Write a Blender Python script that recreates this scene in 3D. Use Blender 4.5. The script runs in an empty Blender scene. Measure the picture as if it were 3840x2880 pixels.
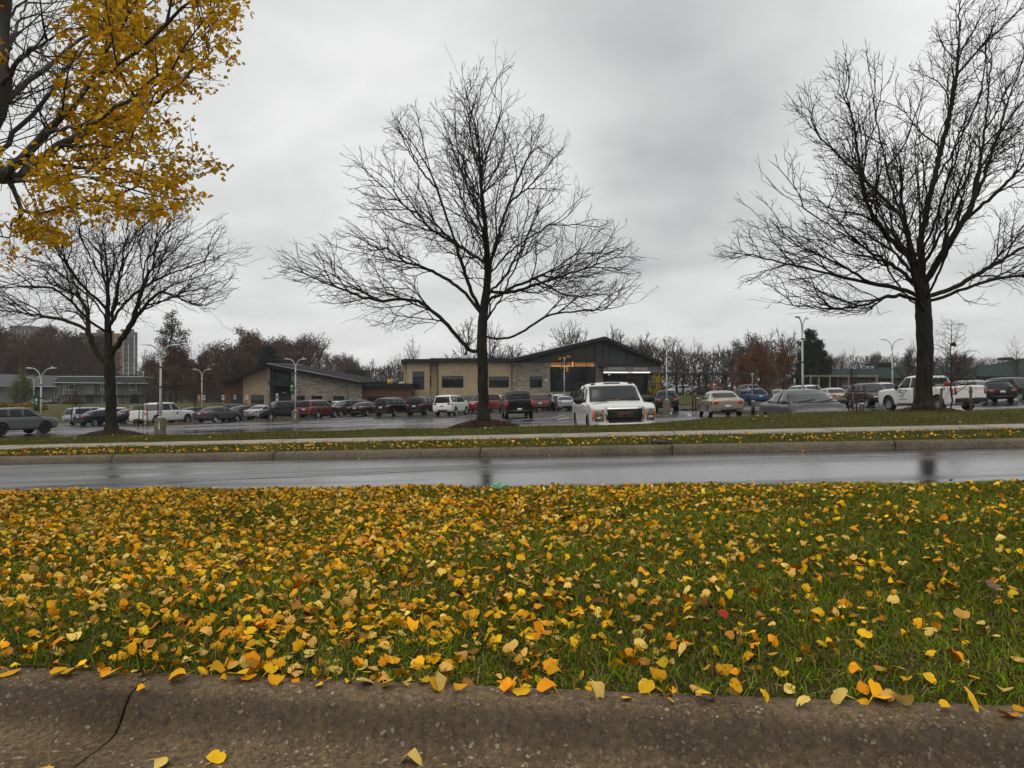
import bpy, bmesh, math, random
import numpy as np
from mathutils import Vector, Matrix, noise as mnoise
from mathutils.bvhtree import BVHTree

R = math.radians
SC = bpy.context.scene
COL = SC.collection
random.seed(7)
RNG = np.random.default_rng(7)

# ------------------------------------------------------------------ camera, sky, sun, exposure
F = 2899.0                       # focal length in photograph pixels (3840 wide)
CAMZ = 0.95
PITCH = math.atan(50.0 / F)      # horizon 50 px below the middle of the photograph
cam_d = bpy.data.cameras.new('camera')
cam_d.sensor_width = 36.0
cam_d.lens = 36.0 * F / 3840.0
cam_d.clip_start = 0.05
cam_d.clip_end = 3000.0
cam = bpy.data.objects.new('camera', cam_d)
COL.objects.link(cam)
cam.location = (0, 0, CAMZ)
cam.rotation_euler = (R(90) + PITCH, 0, 0)
SC.camera = cam
SC.view_settings.view_transform = 'Standard'
SC.view_settings.look = 'None'
SC.view_settings.exposure = 0.0
SC.view_settings.gamma = 1.0
SC.view_settings.use_curve_mapping = False
SC.cycles.max_bounces = 6
SC.cycles.transparent_max_bounces = 8

SUN_EL, SUN_AZ = R(62), R(205)
world = bpy.data.worlds.new('World')
SC.world = world
world.use_nodes = True
def build_world():
    nt = world.node_tree
    nt.nodes.clear()
    N = nt.nodes.new; L = nt.links.new
    out = N('ShaderNodeOutputWorld'); bg = N('ShaderNodeBackground')
    L(bg.outputs[0], out.inputs[0])
    sky = N('ShaderNodeTexSky'); sky.sky_type = 'NISHITA'; sky.sun_disc = False
    sky.sun_elevation = SUN_EL; sky.sun_rotation = SUN_AZ
    sky.dust_density = 4.0
    tc = N('ShaderNodeTexCoord')
    sep = N('ShaderNodeSeparateXYZ'); L(tc.outputs['Generated'], sep.inputs[0])
    def math_(op, a, b=None, clamp=False):
        m = N('ShaderNodeMath'); m.operation = op; m.use_clamp = clamp
        for i, v in enumerate((a, b)):
            if v is None: continue
            if isinstance(v, (int, float)): m.inputs[i].default_value = v
            else: L(v, m.inputs[i])
        return m.outputs[0]
    zc = math_('MAXIMUM', sep.outputs[2], 0.0)
    den = math_('ADD', zc, 0.22)
    px = math_('DIVIDE', sep.outputs[0], den); py = math_('DIVIDE', sep.outputs[1], den)
    comb = N('ShaderNodeCombineXYZ'); L(px, comb.inputs[0]); L(py, comb.inputs[1])
    def noise(scale, detail, rough, off, dist=0.0):
        mp = N('ShaderNodeMapping'); mp.inputs['Location'].default_value = off
        L(comb.outputs[0], mp.inputs[0])
        n = N('ShaderNodeTexNoise'); n.inputs['Scale'].default_value = scale
        n.inputs['Detail'].default_value = detail; n.inputs['Roughness'].default_value = rough
        n.inputs['Distortion'].default_value = dist
        L(mp.outputs[0], n.inputs['Vector']); return n.outputs[0]
    n1 = noise(0.9, 4, 0.5, (3.1, 1.7, 0), 0.25)
    n2 = noise(2.6, 5, 0.5, (7.1, 4.7, 0), 0.3)
    # thin and thick parts of the overcast, by compass direction
    def blob(px_, py_, rad, amp):
        d = Vector(((px_ - 1920) / F, 1, -(py_ - 1490) / F)).normalized()
        dot = N('ShaderNodeVectorMath'); dot.operation = 'DOT_PRODUCT'
        nrm = N('ShaderNodeVectorMath'); nrm.operation = 'NORMALIZE'
        L(tc.outputs['Generated'], nrm.inputs[0]); L(nrm.outputs[0], dot.inputs[0])
        dot.inputs[1].default_value = d
        k = 2.0 / (rad * rad)
        e = math_('MULTIPLY', math_('SUBTRACT', dot.outputs['Value'], 1.0), k)
        return math_('MULTIPLY', math_('EXPONENT', e), amp)
    acc = math_('ADD', math_('ADD', math_('MULTIPLY', n1, 0.78), math_('MULTIPLY', n2, 0.50)), -0.165)
    for b in [(1500, 330, .24, .26), (1250, 800, .26, .17), (3600, 60, .26, .30), (2650, 560, .26, -.17), (350, 1050, .35, .10),
              (2450, 120, .30, -.02), (900, -200, .3, -.12), (2300, 1150, .35, .10), (2900, 400, .22, -.10), (3500, 900, .35, .14), (1920, 1480, .8, .03)]:
        acc = math_('ADD', acc, blob(*b))
    ramp = N('ShaderNodeValToRGB'); L(acc, ramp.inputs[0])
    cr = ramp.color_ramp
    cr.elements[0].position = 0.18; cr.elements[0].color = (0.345, 0.355, 0.36, 1)
    cr.elements[1].position = 0.92; cr.elements[1].color = (1.0, 1.01, 0.995, 1)
    e = cr.elements.new(0.38); e.color = (0.515, 0.525, 0.53, 1)
    e = cr.elements.new(0.60); e.color = (0.735, 0.742, 0.74, 1)
    mix = N('ShaderNodeMix'); mix.data_type = 'RGBA'
    mix.inputs[0].default_value = 0.97
    sc = N('ShaderNodeVectorMath'); sc.operation = 'SCALE'; sc.inputs['Scale'].default_value = 0.8
    L(sky.outputs[0], sc.inputs[0])
    # the Background runs at strength 0.1, so the cloud layer is ten times its picture value
    c10 = N('ShaderNodeVectorMath'); c10.operation = 'SCALE'; c10.inputs['Scale'].default_value = 10.0
    L(ramp.outputs[0], c10.inputs[0])
    L(sc.outputs[0], mix.inputs[6]); L(c10.outputs[0], mix.inputs[7])
    L(mix.outputs[2], bg.inputs[0]); bg.inputs[1].default_value = 0.10
build_world()
sun_d = bpy.data.lights.new('sun', 'SUN'); sun_d.energy = 1.3; sun_d.angle = R(60); sun_d.color = (1, .92, .80)
sun = bpy.data.objects.new('sun', sun_d); COL.objects.link(sun)
sun.rotation_euler = (R(90) - SUN_EL, 0, -SUN_AZ + math.pi)

# ------------------------------------------------------------------ helpers
def P(px, py, Y):
    """point at forward distance Y seen at photograph pixel (px, py)"""
    r = (px - 1920) / F; u = -(py - 1440) / F
    f = math.cos(PITCH) - u * math.sin(PITCH); up = math.sin(PITCH) + u * math.cos(PITCH)
    return Vector((r / f * Y, Y, CAMZ + up / f * Y))

def tag(o, label=None, cat=None, group=None, kind=None):
    if label: o['label'] = label
    if cat: o['category'] = cat
    if group: o['group'] = group
    if kind: o['kind'] = kind
    return o

def link(o, parent=None):
    COL.objects.link(o)
    if parent is not None: o.parent = parent
    return o

def empty(name, loc=(0, 0, 0), rz=0.0):
    o = bpy.data.objects.new(name, None); COL.objects.link(o)
    o.empty_display_size = 0.3
    o.location = loc; o.rotation_euler = (0, 0, rz)
    return o

def obj_from_bm(name, bm, mat, parent=None, smooth=False, loc=None):
    me = bpy.data.meshes.new(name)
    bm.to_mesh(me); bm.free()
    mats = mat if isinstance(mat, (list, tuple)) else [mat]
    for m in mats: me.materials.append(m)
    if smooth:
        me.polygons.foreach_set('use_smooth', [True] * len(me.polygons))
    o = bpy.data.objects.new(name, me)
    if loc is not None: o.location = loc
    return link(o, parent)

def obj_from_np(name, verts, faces, mat, parent=None, colors=None, smooth=False):
    """faces: (n,k) int array or list of such arrays"""
    if not isinstance(faces, list): faces = [faces]
    faces = [np.asarray(f, dtype=np.int32) for f in faces if len(f)]
    me = bpy.data.meshes.new(name)
    verts = np.asarray(verts, dtype=np.float32)
    me.vertices.add(len(verts)); me.vertices.foreach_set('co', verts.ravel())
    idx = np.concatenate([f.ravel() for f in faces])
    cnt = np.concatenate([np.full(len(f), f.shape[1], dtype=np.int32) for f in faces])
    start = np.concatenate([[0], np.cumsum(cnt)[:-1]]).astype(np.int32)
    me.loops.add(len(idx)); me.loops.foreach_set('vertex_index', idx)
    me.polygons.add(len(cnt)); me.polygons.foreach_set('loop_start', start)
    me.polygons.foreach_set('loop_total', cnt)
    if smooth: me.polygons.foreach_set('use_smooth', np.ones(len(cnt), dtype=bool))
    if colors is not None:
        a = me.color_attributes.new('tint', 'FLOAT_COLOR', 'POINT')
        c = np.ones((len(verts), 4), dtype=np.float32); c[:, :3] = colors
        a.data.foreach_set('color', c.ravel())
    me.update(calc_edges=True)
    for m in (mat if isinstance(mat, (list, tuple)) else [mat]): me.materials.append(m)
    o = bpy.data.objects.new(name, me)
    return link(o, parent)

def add_box(bm, c, s, rz=0.0, rot=None, mi=0):
    """c centre, s full sizes"""
    M = Matrix.Translation(c) @ (rot if rot is not None else Matrix.Rotation(rz, 4, 'Z'))
    vs = []
    for x in (-.5, .5):
        for y in (-.5, .5):
            for z in (-.5, .5):
                vs.append(bm.verts.new(M @ Vector((x * s[0], y * s[1], z * s[2]))))
    for f in ((0, 1, 3, 2), (4, 6, 7, 5), (0, 4, 5, 1), (2, 3, 7, 6), (0, 2, 6, 4), (1, 5, 7, 3)):
        fc = bm.faces.new([vs[i] for i in f]); fc.material_index = mi
    return vs

def box(name, c, s, mat, parent=None, rz=0.0, bevel=0.0):
    bm = bmesh.new(); add_box(bm, c, s, rz)
    if bevel:
        bmesh.ops.bevel(bm, geom=bm.edges[:], offset=bevel, segments=2, affect='EDGES')
    return obj_from_bm(name, bm, mat, parent)

def add_tube(bm, pts, rad, n=8, cap=True, mi=0):
    pts = [Vector(p) for p in pts]
    if not isinstance(rad, (list, tuple)): rad = [rad] * len(pts)
    rings = []
    t0 = (pts[1] - pts[0]).normalized()
    ref = Vector((0, 0, 1)) if abs(t0.z) < 0.9 else Vector((1, 0, 0))
    a = t0.cross(ref).normalized()
    for i, p in enumerate(pts):
        if i == 0: t = pts[1] - pts[0]
        elif i == len(pts) - 1: t = pts[-1] - pts[-2]
        else: t = pts[i + 1] - pts[i - 1]
        t.normalize()
        a = (a - t * a.dot(t)).normalized(); b = t.cross(a)
        rings.append([bm.verts.new(p + (a * math.cos(2 * math.pi * k / n) + b * math.sin(2 * math.pi * k / n)) * rad[i]) for k in range(n)])
    for i in range(len(rings) - 1):
        for k in range(n):
            f = bm.faces.new((rings[i][k], rings[i][(k + 1) % n], rings[i + 1][(k + 1) % n], rings[i + 1][k]))
            f.material_index = mi; f.smooth = True
    if cap:
        bm.faces.new(rings[0][::-1]).material_index = mi; bm.faces.new(rings[-1]).material_index = mi
    return rings

def tube(name, pts, rad, mat, parent=None, n=8):
    bm = bmesh.new(); add_tube(bm, pts, rad, n)
    return obj_from_bm(name, bm, mat, parent)

def add_prism(bm, poly, d, M=None, mi=0):
    """poly: list of (x, z) in the facade plane; extruded from y=0 to y=d"""
    M = M or Matrix.Identity(4)
    a = [bm.verts.new(M @ Vector((x, 0, z))) for x, z in poly]
    b = [bm.verts.new(M @ Vector((x, d, z))) for x, z in poly]
    n = len(poly)
    fs = [bm.faces.new(a), bm.faces.new(b[::-1])]
    for i in range(n):
        fs.append(bm.faces.new((a[(i + 1) % n], a[i], b[i], b[(i + 1) % n])))
    for f in fs: f.material_index = mi
    return fs

def prism(name, poly, d, mat, parent=None, M=None):
    bm = bmesh.new(); add_prism(bm, poly, d, M)
    bmesh.ops.recalc_face_normals(bm, faces=bm.faces[:])
    return obj_from_bm(name, bm, mat, parent)

def copy_tree(o, parent=None):
    c = o.copy(); COL.objects.link(c)
    if parent is not None: c.parent = parent
    for ch in list(o.children): copy_tree(ch, c)
    return c

def smoothstep(a, b, x):
    t = np.clip((np.asarray(x, dtype=float) - a) / (b - a), 0, 1)
    return t * t * (3 - 2 * t)

# ------------------------------------------------------------------ materials
def pmat(name, col, rough=0.6, metal=0.0, spec=0.5, var=0.0, vscale=3.0, bump=0.0, bscale=20.0,
         emit=None, estr=0.0, coat=0.0, stretch=None, col2=None, attr=False, sheen=0.0, trans=0.0):
    m = bpy.data.materials.new(name); m.use_nodes = True
    nt = m.node_tree; N = nt.nodes.new; L = nt.links.new
    b = nt.nodes['Principled BSDF']
    b.inputs['Base Color'].default_value = (*col, 1)
    b.inputs['Roughness'].default_value = rough
    b.inputs['Metallic'].default_value = metal
    b.inputs['Specular IOR Level'].default_value = spec
    b.inputs['Coat Weight'].default_value = coat
    b.inputs['Coat Roughness'].default_value = 0.06
    if emit is not None:
        b.inputs['Emission Color'].default_value = (*emit, 1); b.inputs['Emission Strength'].default_value = estr
    src = None
    if var or col2 or bump:
        tc = N('ShaderNodeTexCoord'); mp = N('ShaderNodeMapping')
        L(tc.outputs['Object'], mp.inputs[0])
        if stretch: mp.inputs['Scale'].default_value = stretch
        src = mp.outputs[0]
    if var or col2:
        n = N('ShaderNodeTexNoise'); n.inputs['Scale'].default_value = vscale; n.inputs['Detail'].default_value = 5
        L(src, n.inputs['Vector'])
        r = N('ShaderNodeValToRGB'); L(n.outputs[0], r.inputs[0])
        r.color_ramp.elements[0].position = 0.32; r.color_ramp.elements[1].position = 0.68
        c2 = col2 if col2 else tuple(min(1, c * (1 + var)) for c in col)
        c1 = col if col2 else tuple(c * (1 - var) for c in col)
        r.color_ramp.elements[0].color = (*c1, 1); r.color_ramp.elements[1].color = (*c2, 1)
        L(r.outputs[0], b.inputs['Base Color'])
    if attr:
        a = N('ShaderNodeAttribute'); a.attribute_name = 'tint'
        L(a.outputs['Color'], b.inputs['Base Color'])
    if bump:
        n = N('ShaderNodeTexNoise'); n.inputs['Scale'].default_value = bscale; n.inputs['Detail'].default_value = 6
        L(src, n.inputs['Vector'])
        bp = N('ShaderNodeBump'); bp.inputs['Strength'].default_value = bump; bp.inputs['Distance'].default_value = 0.02
        L(n.outputs[0], bp.inputs['Height']); L(bp.outputs[0], b.inputs['Normal'])
    return m
M_GRASS = pmat('grass_blade', (.05, .07, .012), .8, spec=.06, attr=True)
M_LEAF = pmat('fallen_leaf', (.6, .3, .03), .55, spec=.12, attr=True)
# ------------------------------------------------------------------ the lie of the land
TH = R(10.5)                      # the road runs 10.5 degrees off square to the view
CT, ST = math.cos(TH), math.sin(TH)
SLOPE = 0.03                      # and climbs to the right
def uv_of(x, y): return x * CT - y * ST, x * ST + y * CT
def xy_of(u, v): return u * CT + v * ST, -u * ST + v * CT
def side_slope(x):
    x = np.asarray(x, dtype=float)
    return SLOPE * np.clip(x, -70, 70)
LOT_Z = -0.53
def berm(u, v):
    u = np.asarray(u, dtype=float); v = np.asarray(v, dtype=float)
    ve = 22.6 + 4.6 * smoothstep(11, 13, u)
    vv = np.where(v > 20, 20 + (v - 20) / (ve - 20) * 2.6, v)
    z = np.interp(vv, [12.2, 14.2, 15.5, 16.5, 17.5, 18.5, 20, 21.3, 22.6], [.15, .175, .18, .22, .235, .215, .14, -.05, LOT_Z])
    z = z + 0.175 * smoothstep(-0.5, 3.2, u) * np.exp(-((v - 18.3) / 1.7) ** 2) * (0.9 + .1 * np.sin(u * .7))
    return z + np.where(v > 15.6, 0.012 * np.sin(u * 1.7) + 0.01 * np.sin(u * .6 + v), 0)
def far_z(x, y):
    """ground beyond the parking lot"""
    zf = np.interp(x, [-160, -66, -35, -20, 0, 20, 40, 80], [-.4, -.25, .2, .6, 1.25, 1.3, 1.25, 1.9])
    return zf + 0.02 * np.clip(y - 160, 0, 300)
def lot_far(x):   # forward distance where the lot ends
    return np.interp(x, [-50, -20, 10, 30, 60], [93, 91, 90, 96, 110])
def ground_z(x, y):
    x = np.asarray(x, dtype=float); y = np.asarray(y, dtype=float)
    u, v = uv_of(x, y)
    s = side_slope(x)
    lot = LOT_Z + s
    ye = lot_far(x)
    t = smoothstep(0, 7, y - ye)
    far = lot * (1 - t) + far_z(x, y) * t
    z = np.where(v < 22.5 + 4.7 * smoothstep(11, 13, u), berm(u, v) + s, far)
    return z
def gz(x, y): return float(ground_z(x, y))

def grid_sheet(name, us, vs, zfun, mat, world_xy=False, smooth=True, kind='structure', uvspace=True):
    U, V = np.meshgrid(us, vs, indexing='ij')
    if uvspace: X, Y = xy_of(U, V)
    else: X, Y = U, V
    Z = zfun(X, Y, U, V)
    n, m = U.shape
    verts = np.stack([X, Y, Z], -1).reshape(-1, 3)
    i = np.arange(n - 1)[:, None]; j = np.arange(m - 1)[None, :]
    a = (i * m + j).ravel()
    faces = np.stack([a, a + m, a + m + 1, a + 1], -1)
    o = obj_from_np(name, verts, faces, mat, smooth=smooth)
    if kind: o['kind'] = kind
    return o

def nodes_of(m):
    nt = m.node_tree; return nt, nt.nodes.new, nt.links.new, nt.nodes['Principled BSDF']
def tex_noise(N, L, vec, scale, detail=5, rough=0.55, dist=0.0):
    n = N('ShaderNodeTexNoise'); n.inputs['Scale'].default_value = scale; n.inputs['Detail'].default_value = detail
    n.inputs['Roughness'].default_value = rough; n.inputs['Distortion'].default_value = dist
    L(vec, n.inputs['Vector']); return n.outputs[0]
def ramp(N, L, fac, stops):
    r = N('ShaderNodeValToRGB'); L(fac, r.inputs[0])
    el = r.color_ramp.elements
    el[0].position = stops[0][0]; el[-1].position = stops[-1][0]
    el[0].color = (*stops[0][1], 1); el[-1].color = (*stops[-1][1], 1)
    for p, c in stops[1:-1]:
        e = el.new(p); e.color = (*c, 1)
    return r.outputs[0]
def g3(v): return (v, v, v)
def mapped(N, L, scale=(1, 1, 1), rz=0.0):
    tc = N('ShaderNodeTexCoord'); mp = N('ShaderNodeMapping')
    mp.inputs['Scale'].default_value = scale; mp.inputs['Rotation'].default_value = (0, 0, rz)
    L(tc.outputs['Object'], mp.inputs[0]); return mp.outputs[0]
def mixc(N, L, fac, a, b, mode='MIX'):
    m = N('ShaderNodeMix'); m.data_type = 'RGBA'; m.blend_type = mode
    for sock, v in ((m.inputs[0], fac), (m.inputs[6], a), (m.inputs[7], b)):
        if isinstance(v, (int, float)): sock.default_value = v
        elif isinstance(v, tuple): sock.default_value = (*v, 1)
        else: L(v, sock)
    return m.outputs[2]

def asphalt(name, wet_lo, wet_hi, base, wave=0.15, rz=0.0, sc=1.0, spec=.5):
    m = pmat(name, g3(base), 0.3)
    nt, N, L, b = nodes_of(m)
    b.inputs['Specular IOR Level'].default_value = spec
    v1 = mapped(N, L, (0.10 * sc, 0.9 * sc, 1), rz)
    n1 = tex_noise(N, L, v1, 1.0, 6, 0.6, .4)
    v2 = mapped(N, L, (1, 1, 1), rz)
    n2 = tex_noise(N, L, v2, 60, 3, 0.6)
    n3 = tex_noise(N, L, v2, .45, 4, 0.6)
    col = ramp(N, L, n3, [(0.3, g3(base * .8)), (0.7, g3(base * 1.25))])
    spk = ramp(N, L, n2, [(0.45, g3(.75)), (0.75, g3(1.5))])
    L(mixc(N, L, 1.0, col, spk, 'MULTIPLY'), b.inputs['Base Color'])
    L(ramp(N, L, n1, [(0.36, g3(wet_lo)), (0.64, g3(wet_hi))]), b.inputs['Roughness'])
    v3 = mapped(N, L, (2.0, 9, 1), rz)
    nb = tex_noise(N, L, v3, 1.6, 4, 0.6)
    nc = tex_noise(N, L, v2, 120, 2, 0.6)
    add = N('ShaderNodeMath'); add.operation = 'MULTIPLY_ADD'; L(nc, add.inputs[0]); add.inputs[1].default_value = .25; L(nb, add.inputs[2])
    bp = N('ShaderNodeBump'); bp.inputs['Strength'].default_value = wave; bp.inputs['Distance'].default_value = 0.012
    L(add.outputs[0], bp.inputs['Height']); L(bp.outputs[0], b.inputs['Normal'])
    return m

def soil_mat(name, cols, scale=9, bump=.6):
    m = pmat(name, cols[0], 0.9, spec=.2)
    nt, N, L, b = nodes_of(m)
    v = mapped(N, L)
    n = tex_noise(N, L, v, scale, 8, 0.7)
    k = len(cols)
    L(ramp(N, L, n, [(0.3 + .4 * i / (k - 1), c) for i, c in enumerate(cols)]), b.inputs['Base Color'])
    bp = N('ShaderNodeBump'); bp.inputs['Strength'].default_value = bump; bp.inputs['Distance'].default_value = 0.03
    n2 = tex_noise(N, L, v, scale * 5, 6, 0.7)
    L(n2, bp.inputs['Height']); L(bp.outputs[0], b.inputs['Normal'])
    return m

def N_noise_col(N, L, vec, scale):
    n = N('ShaderNodeTexNoise'); n.inputs['Scale'].default_value = scale; n.inputs['Detail'].default_value = 3
    L(vec, n.inputs['Vector']); return n.outputs['Color']

def concrete_mat(name, c, aggregate=0.0, dark=(.02, .018, .015), rough=.7, scale=1.0):
    m = pmat(name, c, rough, spec=.35)
    nt, N, L, b = nodes_of(m)
    v = mapped(N, L)
    n = tex_noise(N, L, v, 3.0 * scale, 8, .65)
    base = ramp(N, L, n, [(0.3, tuple(x * .55 for x in c)), (0.5, c), (0.7, tuple(x * 1.35 for x in c))])
    n4 = tex_noise(N, L, v, 55 * scale, 4, .7)
    base = mixc(N, L, 1.0, base, ramp(N, L, n4, [(0.35, g3(.45)), (0.7, g3(1.6))]), 'MULTIPLY')
    if aggregate:
        wv1 = mixc(N, L, .02, v, N_noise_col(N, L, v, 45))
        vo = N('ShaderNodeTexVoronoi'); vo.inputs['Scale'].default_value = 78 * scale; vo.inputs['Randomness'].default_value = 1
        L(wv1, vo.inputs['Vector'])
        size = N('ShaderNodeSeparateColor'); L(vo.outputs['Color'], size.inputs[0])
        thr = N('ShaderNodeMath'); thr.operation = 'MULTIPLY'; L(size.outputs[0], thr.inputs[0]); thr.inputs[1].default_value = 0.60
        thr2 = N('ShaderNodeMath'); thr2.operation = 'SUBTRACT'; L(thr.outputs[0], thr2.inputs[0]); thr2.inputs[1].default_value = 0.10
        lt = N('ShaderNodeMath'); lt.operation = 'LESS_THAN'; L(vo.outputs['Distance'], lt.inputs[0]); L(thr2.outputs[0], lt.inputs[1])
        stone = ramp(N, L, size.outputs[1], [(0.0, (.09, .065, .035)), (0.35, (.19, .14, .075)), (.62, (.28, .20, .10)), (.8, (.12, .10, .08)), (1.0, (.44, .39, .28))])
        f = N('ShaderNodeMath'); f.operation = 'MULTIPLY'; L(lt.outputs[0], f.inputs[0]); f.inputs[1].default_value = aggregate
        base = mixc(N, L, f.outputs[0], base, stone)
        wv = mixc(N, L, .045, v, N_noise_col(N, L, v, 30))
        vo2 = N('ShaderNodeTexVoronoi'); vo2.inputs['Scale'].default_value = 190 * scale
        L(wv, vo2.inputs['Vector'])
        s2 = N('ShaderNodeSeparateColor'); L(vo2.outputs['Color'], s2.inputs[0])
        l2 = N('ShaderNodeMath'); l2.operation = 'LESS_THAN'; L(vo2.outputs['Distance'], l2.inputs[0]); l2.inputs[1].default_value = .33
        l3 = N('ShaderNodeMath'); l3.operation = 'GREATER_THAN'; L(s2.outputs[0], l3.inputs[0]); l3.inputs[1].default_value = .45
        l4 = N('ShaderNodeMath'); l4.operation = 'MULTIPLY'; L(l2.outputs[0], l4.inputs[0]); L(l3.outputs[0], l4.inputs[1])
        base = mixc(N, L, l4.outputs[0], base, ramp(N, L, s2.outputs[1], [(0, (.035, .026, .016)), (.5, (.16, .115, .06)), (1, (.30, .24, .15))]))
    L(base, b.inputs['Base Color'])
    bp = N('ShaderNodeBump'); bp.inputs['Strength'].default_value = 0.35; bp.inputs['Distance'].default_value = 0.006
    L(tex_noise(N, L, v, 90 * scale, 5, .7), bp.inputs['Height']); L(bp.outputs[0], b.inputs['Normal'])
    return m

M_ROAD = asphalt('wet_road', .06, .44, .036, .20, -TH, 1.0)
M_LOT = asphalt('wet_lot', .04, .34, .016, .16, -TH, .45)
M_SOIL = soil_mat('turf_soil', [(.030, .030, .007), (.055, .055, .012), (.095, .070, .025)], 26)
M_FIELD = soil_mat('field_grass', [(.045, .052, .014), (.07, .072, .02), (.10, .088, .03)], 1.2, .3)
M_MULCH = soil_mat('mulch', [(.012, .006, .005), (.035, .016, .011), (.06, .03, .02)], 22, 1.0)
M_CURB_NEAR = concrete_mat('kerb_aggregate', (.125, .083, .042), 1.0, rough=.75)
M_CURB_FAR = concrete_mat('kerb_concrete', (.125, .100, .070), 0.4, rough=.6, scale=.6)
M_WALK = concrete_mat('sidewalk_concrete', (.33, .28, .215), 0.0, rough=.55)

U_ = np.arange(-40, 40.01, .5)
# near carriageway with its concrete gutter and rolled kerb, profile in metres from the camera line
grid_sheet('near_road', np.arange(-30, 30.1, 1), [-7, -3, 0, 1.3], lambda X, Y, U, V: side_slope(X) + 0.0 + 0 * X, M_ROAD)
def kerb_strip(name, prof, us_list, mat, gap=0.012):
    """kerb cast in lengths with open joints between; each length is a run of the profile"""
    bm = bmesh.new()
    for u0, u1 in us_list:
        n = max(2, int((u1 - u0) / .4) + 1)
        cols = []
        for i in range(n + 1):
            u = u0 + gap + (u1 - u0 - 2 * gap) * i / n
            col = []
            for v, z in prof:
                x, y = xy_of(u, v)
                col.append(bm.verts.new((x, y, z + float(side_slope(x)) + .0015 * math.sin(u * 3.1 + u0))))
            cols.append(col)
        for i in range(n):
            for j in range(len(prof) - 1):
                f = bm.faces.new((cols[i][j], cols[i + 1][j], cols[i + 1][j + 1], cols[i][j + 1])); f.smooth = True
        for c in (cols[0], cols[-1]):
            try: bm.faces.new(c)
            except Exception: pass
    bmesh.ops.recalc_face_normals(bm, faces=bm.faces[:])
    return tag(obj_from_bm(name, bm, mat), kind='structure')
near_prof = [(1.30, -.25), (1.30, .004), (1.60, .018), (1.89, .040), (1.925, .050), (1.945, .075), (1.962, .108), (1.985, .135), (2.02, .149), (2.06, .152), (2.115, .150), (2.13, .140), (2.13, -.25)]
jn = [-30, -24, -18.1, -12.2, -7.2, -4.2, -1.475, 1.9, 4.9, 8, 14, 22, 30]
def face_dark_band(m, v0, v1, amt):
    """darker band along the kerb face, broken up by noise"""
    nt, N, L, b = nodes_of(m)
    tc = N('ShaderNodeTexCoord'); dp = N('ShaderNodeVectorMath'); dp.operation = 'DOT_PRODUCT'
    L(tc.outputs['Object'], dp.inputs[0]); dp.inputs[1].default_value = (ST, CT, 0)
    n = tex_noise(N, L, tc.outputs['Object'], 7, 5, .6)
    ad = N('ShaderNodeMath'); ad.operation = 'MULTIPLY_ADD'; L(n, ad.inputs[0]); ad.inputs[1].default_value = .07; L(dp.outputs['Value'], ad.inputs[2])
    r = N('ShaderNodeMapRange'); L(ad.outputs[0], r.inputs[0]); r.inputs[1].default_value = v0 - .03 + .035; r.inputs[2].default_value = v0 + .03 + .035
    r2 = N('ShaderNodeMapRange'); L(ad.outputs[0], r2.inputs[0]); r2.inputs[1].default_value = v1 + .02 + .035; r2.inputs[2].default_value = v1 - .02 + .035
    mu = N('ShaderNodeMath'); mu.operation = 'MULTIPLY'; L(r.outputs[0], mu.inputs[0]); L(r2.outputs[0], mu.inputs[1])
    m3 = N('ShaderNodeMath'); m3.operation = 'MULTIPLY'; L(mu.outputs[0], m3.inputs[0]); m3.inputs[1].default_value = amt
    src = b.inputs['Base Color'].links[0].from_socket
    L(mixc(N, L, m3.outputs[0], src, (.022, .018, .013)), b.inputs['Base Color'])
face_dark_band(M_CURB_NEAR, 1.93, 2.00, .55)  # kerb face toned darker than the top and the pan
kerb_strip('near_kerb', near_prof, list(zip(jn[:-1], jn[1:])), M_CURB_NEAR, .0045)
grid_sheet('kerb_joint_bed', np.arange(-30, 30.1, 1), [1.31, 1.62, 1.88, 1.93, 1.97, 2.0, 2.12], lambda X, Y, U, V: side_slope(X) + np.interp(V, [1.3, 1.6, 1.88, 1.93, 1.97, 2.0, 2.12], [-.03, -.015, .005, .02, .07, .10, .115]), M_SOIL)
def median_z(X, Y, U, V):
    z = np.interp(V, [2.1, 2.4, 4.2, 6.2, 6.75, 6.95], [.140, .155, .165, .160, .135, .12])
    return z + side_slope(X) + .010 * np.sin(U * 2.3 + V) * np.sin(V * 1.9) + .006 * np.sin(U * 5.1)
grid_sheet('median_ground', np.arange(-30, 30.1, .25), np.arange(2.12, 6.96, .2), median_z, M_SOIL)
kerb_strip('median_far_kerb', [(6.93, -.25), (6.93, .118), (7.02, .125), (7.07, .11), (7.09, .0), (7.09, -.25)], [(a, a + 3.0) for a in range(-36, 36, 3)], M_CURB_FAR)
def road_z(X, Y, U, V): return side_slope(X) + np.interp(V, [7.0, 9.6, 12.1], [-.012, .045, .030])
grid_sheet('road', np.arange(-60, 60.1, 2), np.linspace(7.0, 12.1, 12), road_z, M_ROAD)
js = [-60, -48, -36, -27, -21, -18.3, -15.35, -12.33, -9.36, -6.3, -2.75, .25, 3.42, 6.48, 9.6, 12.7, 16, 22, 34, 60]
kerb_strip('far_kerb', [(12.02, -.25), (12.02, .01), (12.045, .10), (12.06, .13), (12.09, .145), (12.13, .152), (12.19, .150), (12.20, .13), (12.2, -.25)], list(zip(js[:-1], js[1:])), M_CURB_FAR, .009)
grid_sheet('far_kerb_bed', np.arange(-60, 60.1, 2), [12.04, 12.07, 12.2], lambda X, Y, U, V: side_slope(X) + np.interp(V, [12.04, 12.07, 12.2], [-.02, .08, .11]), M_SOIL)
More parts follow.
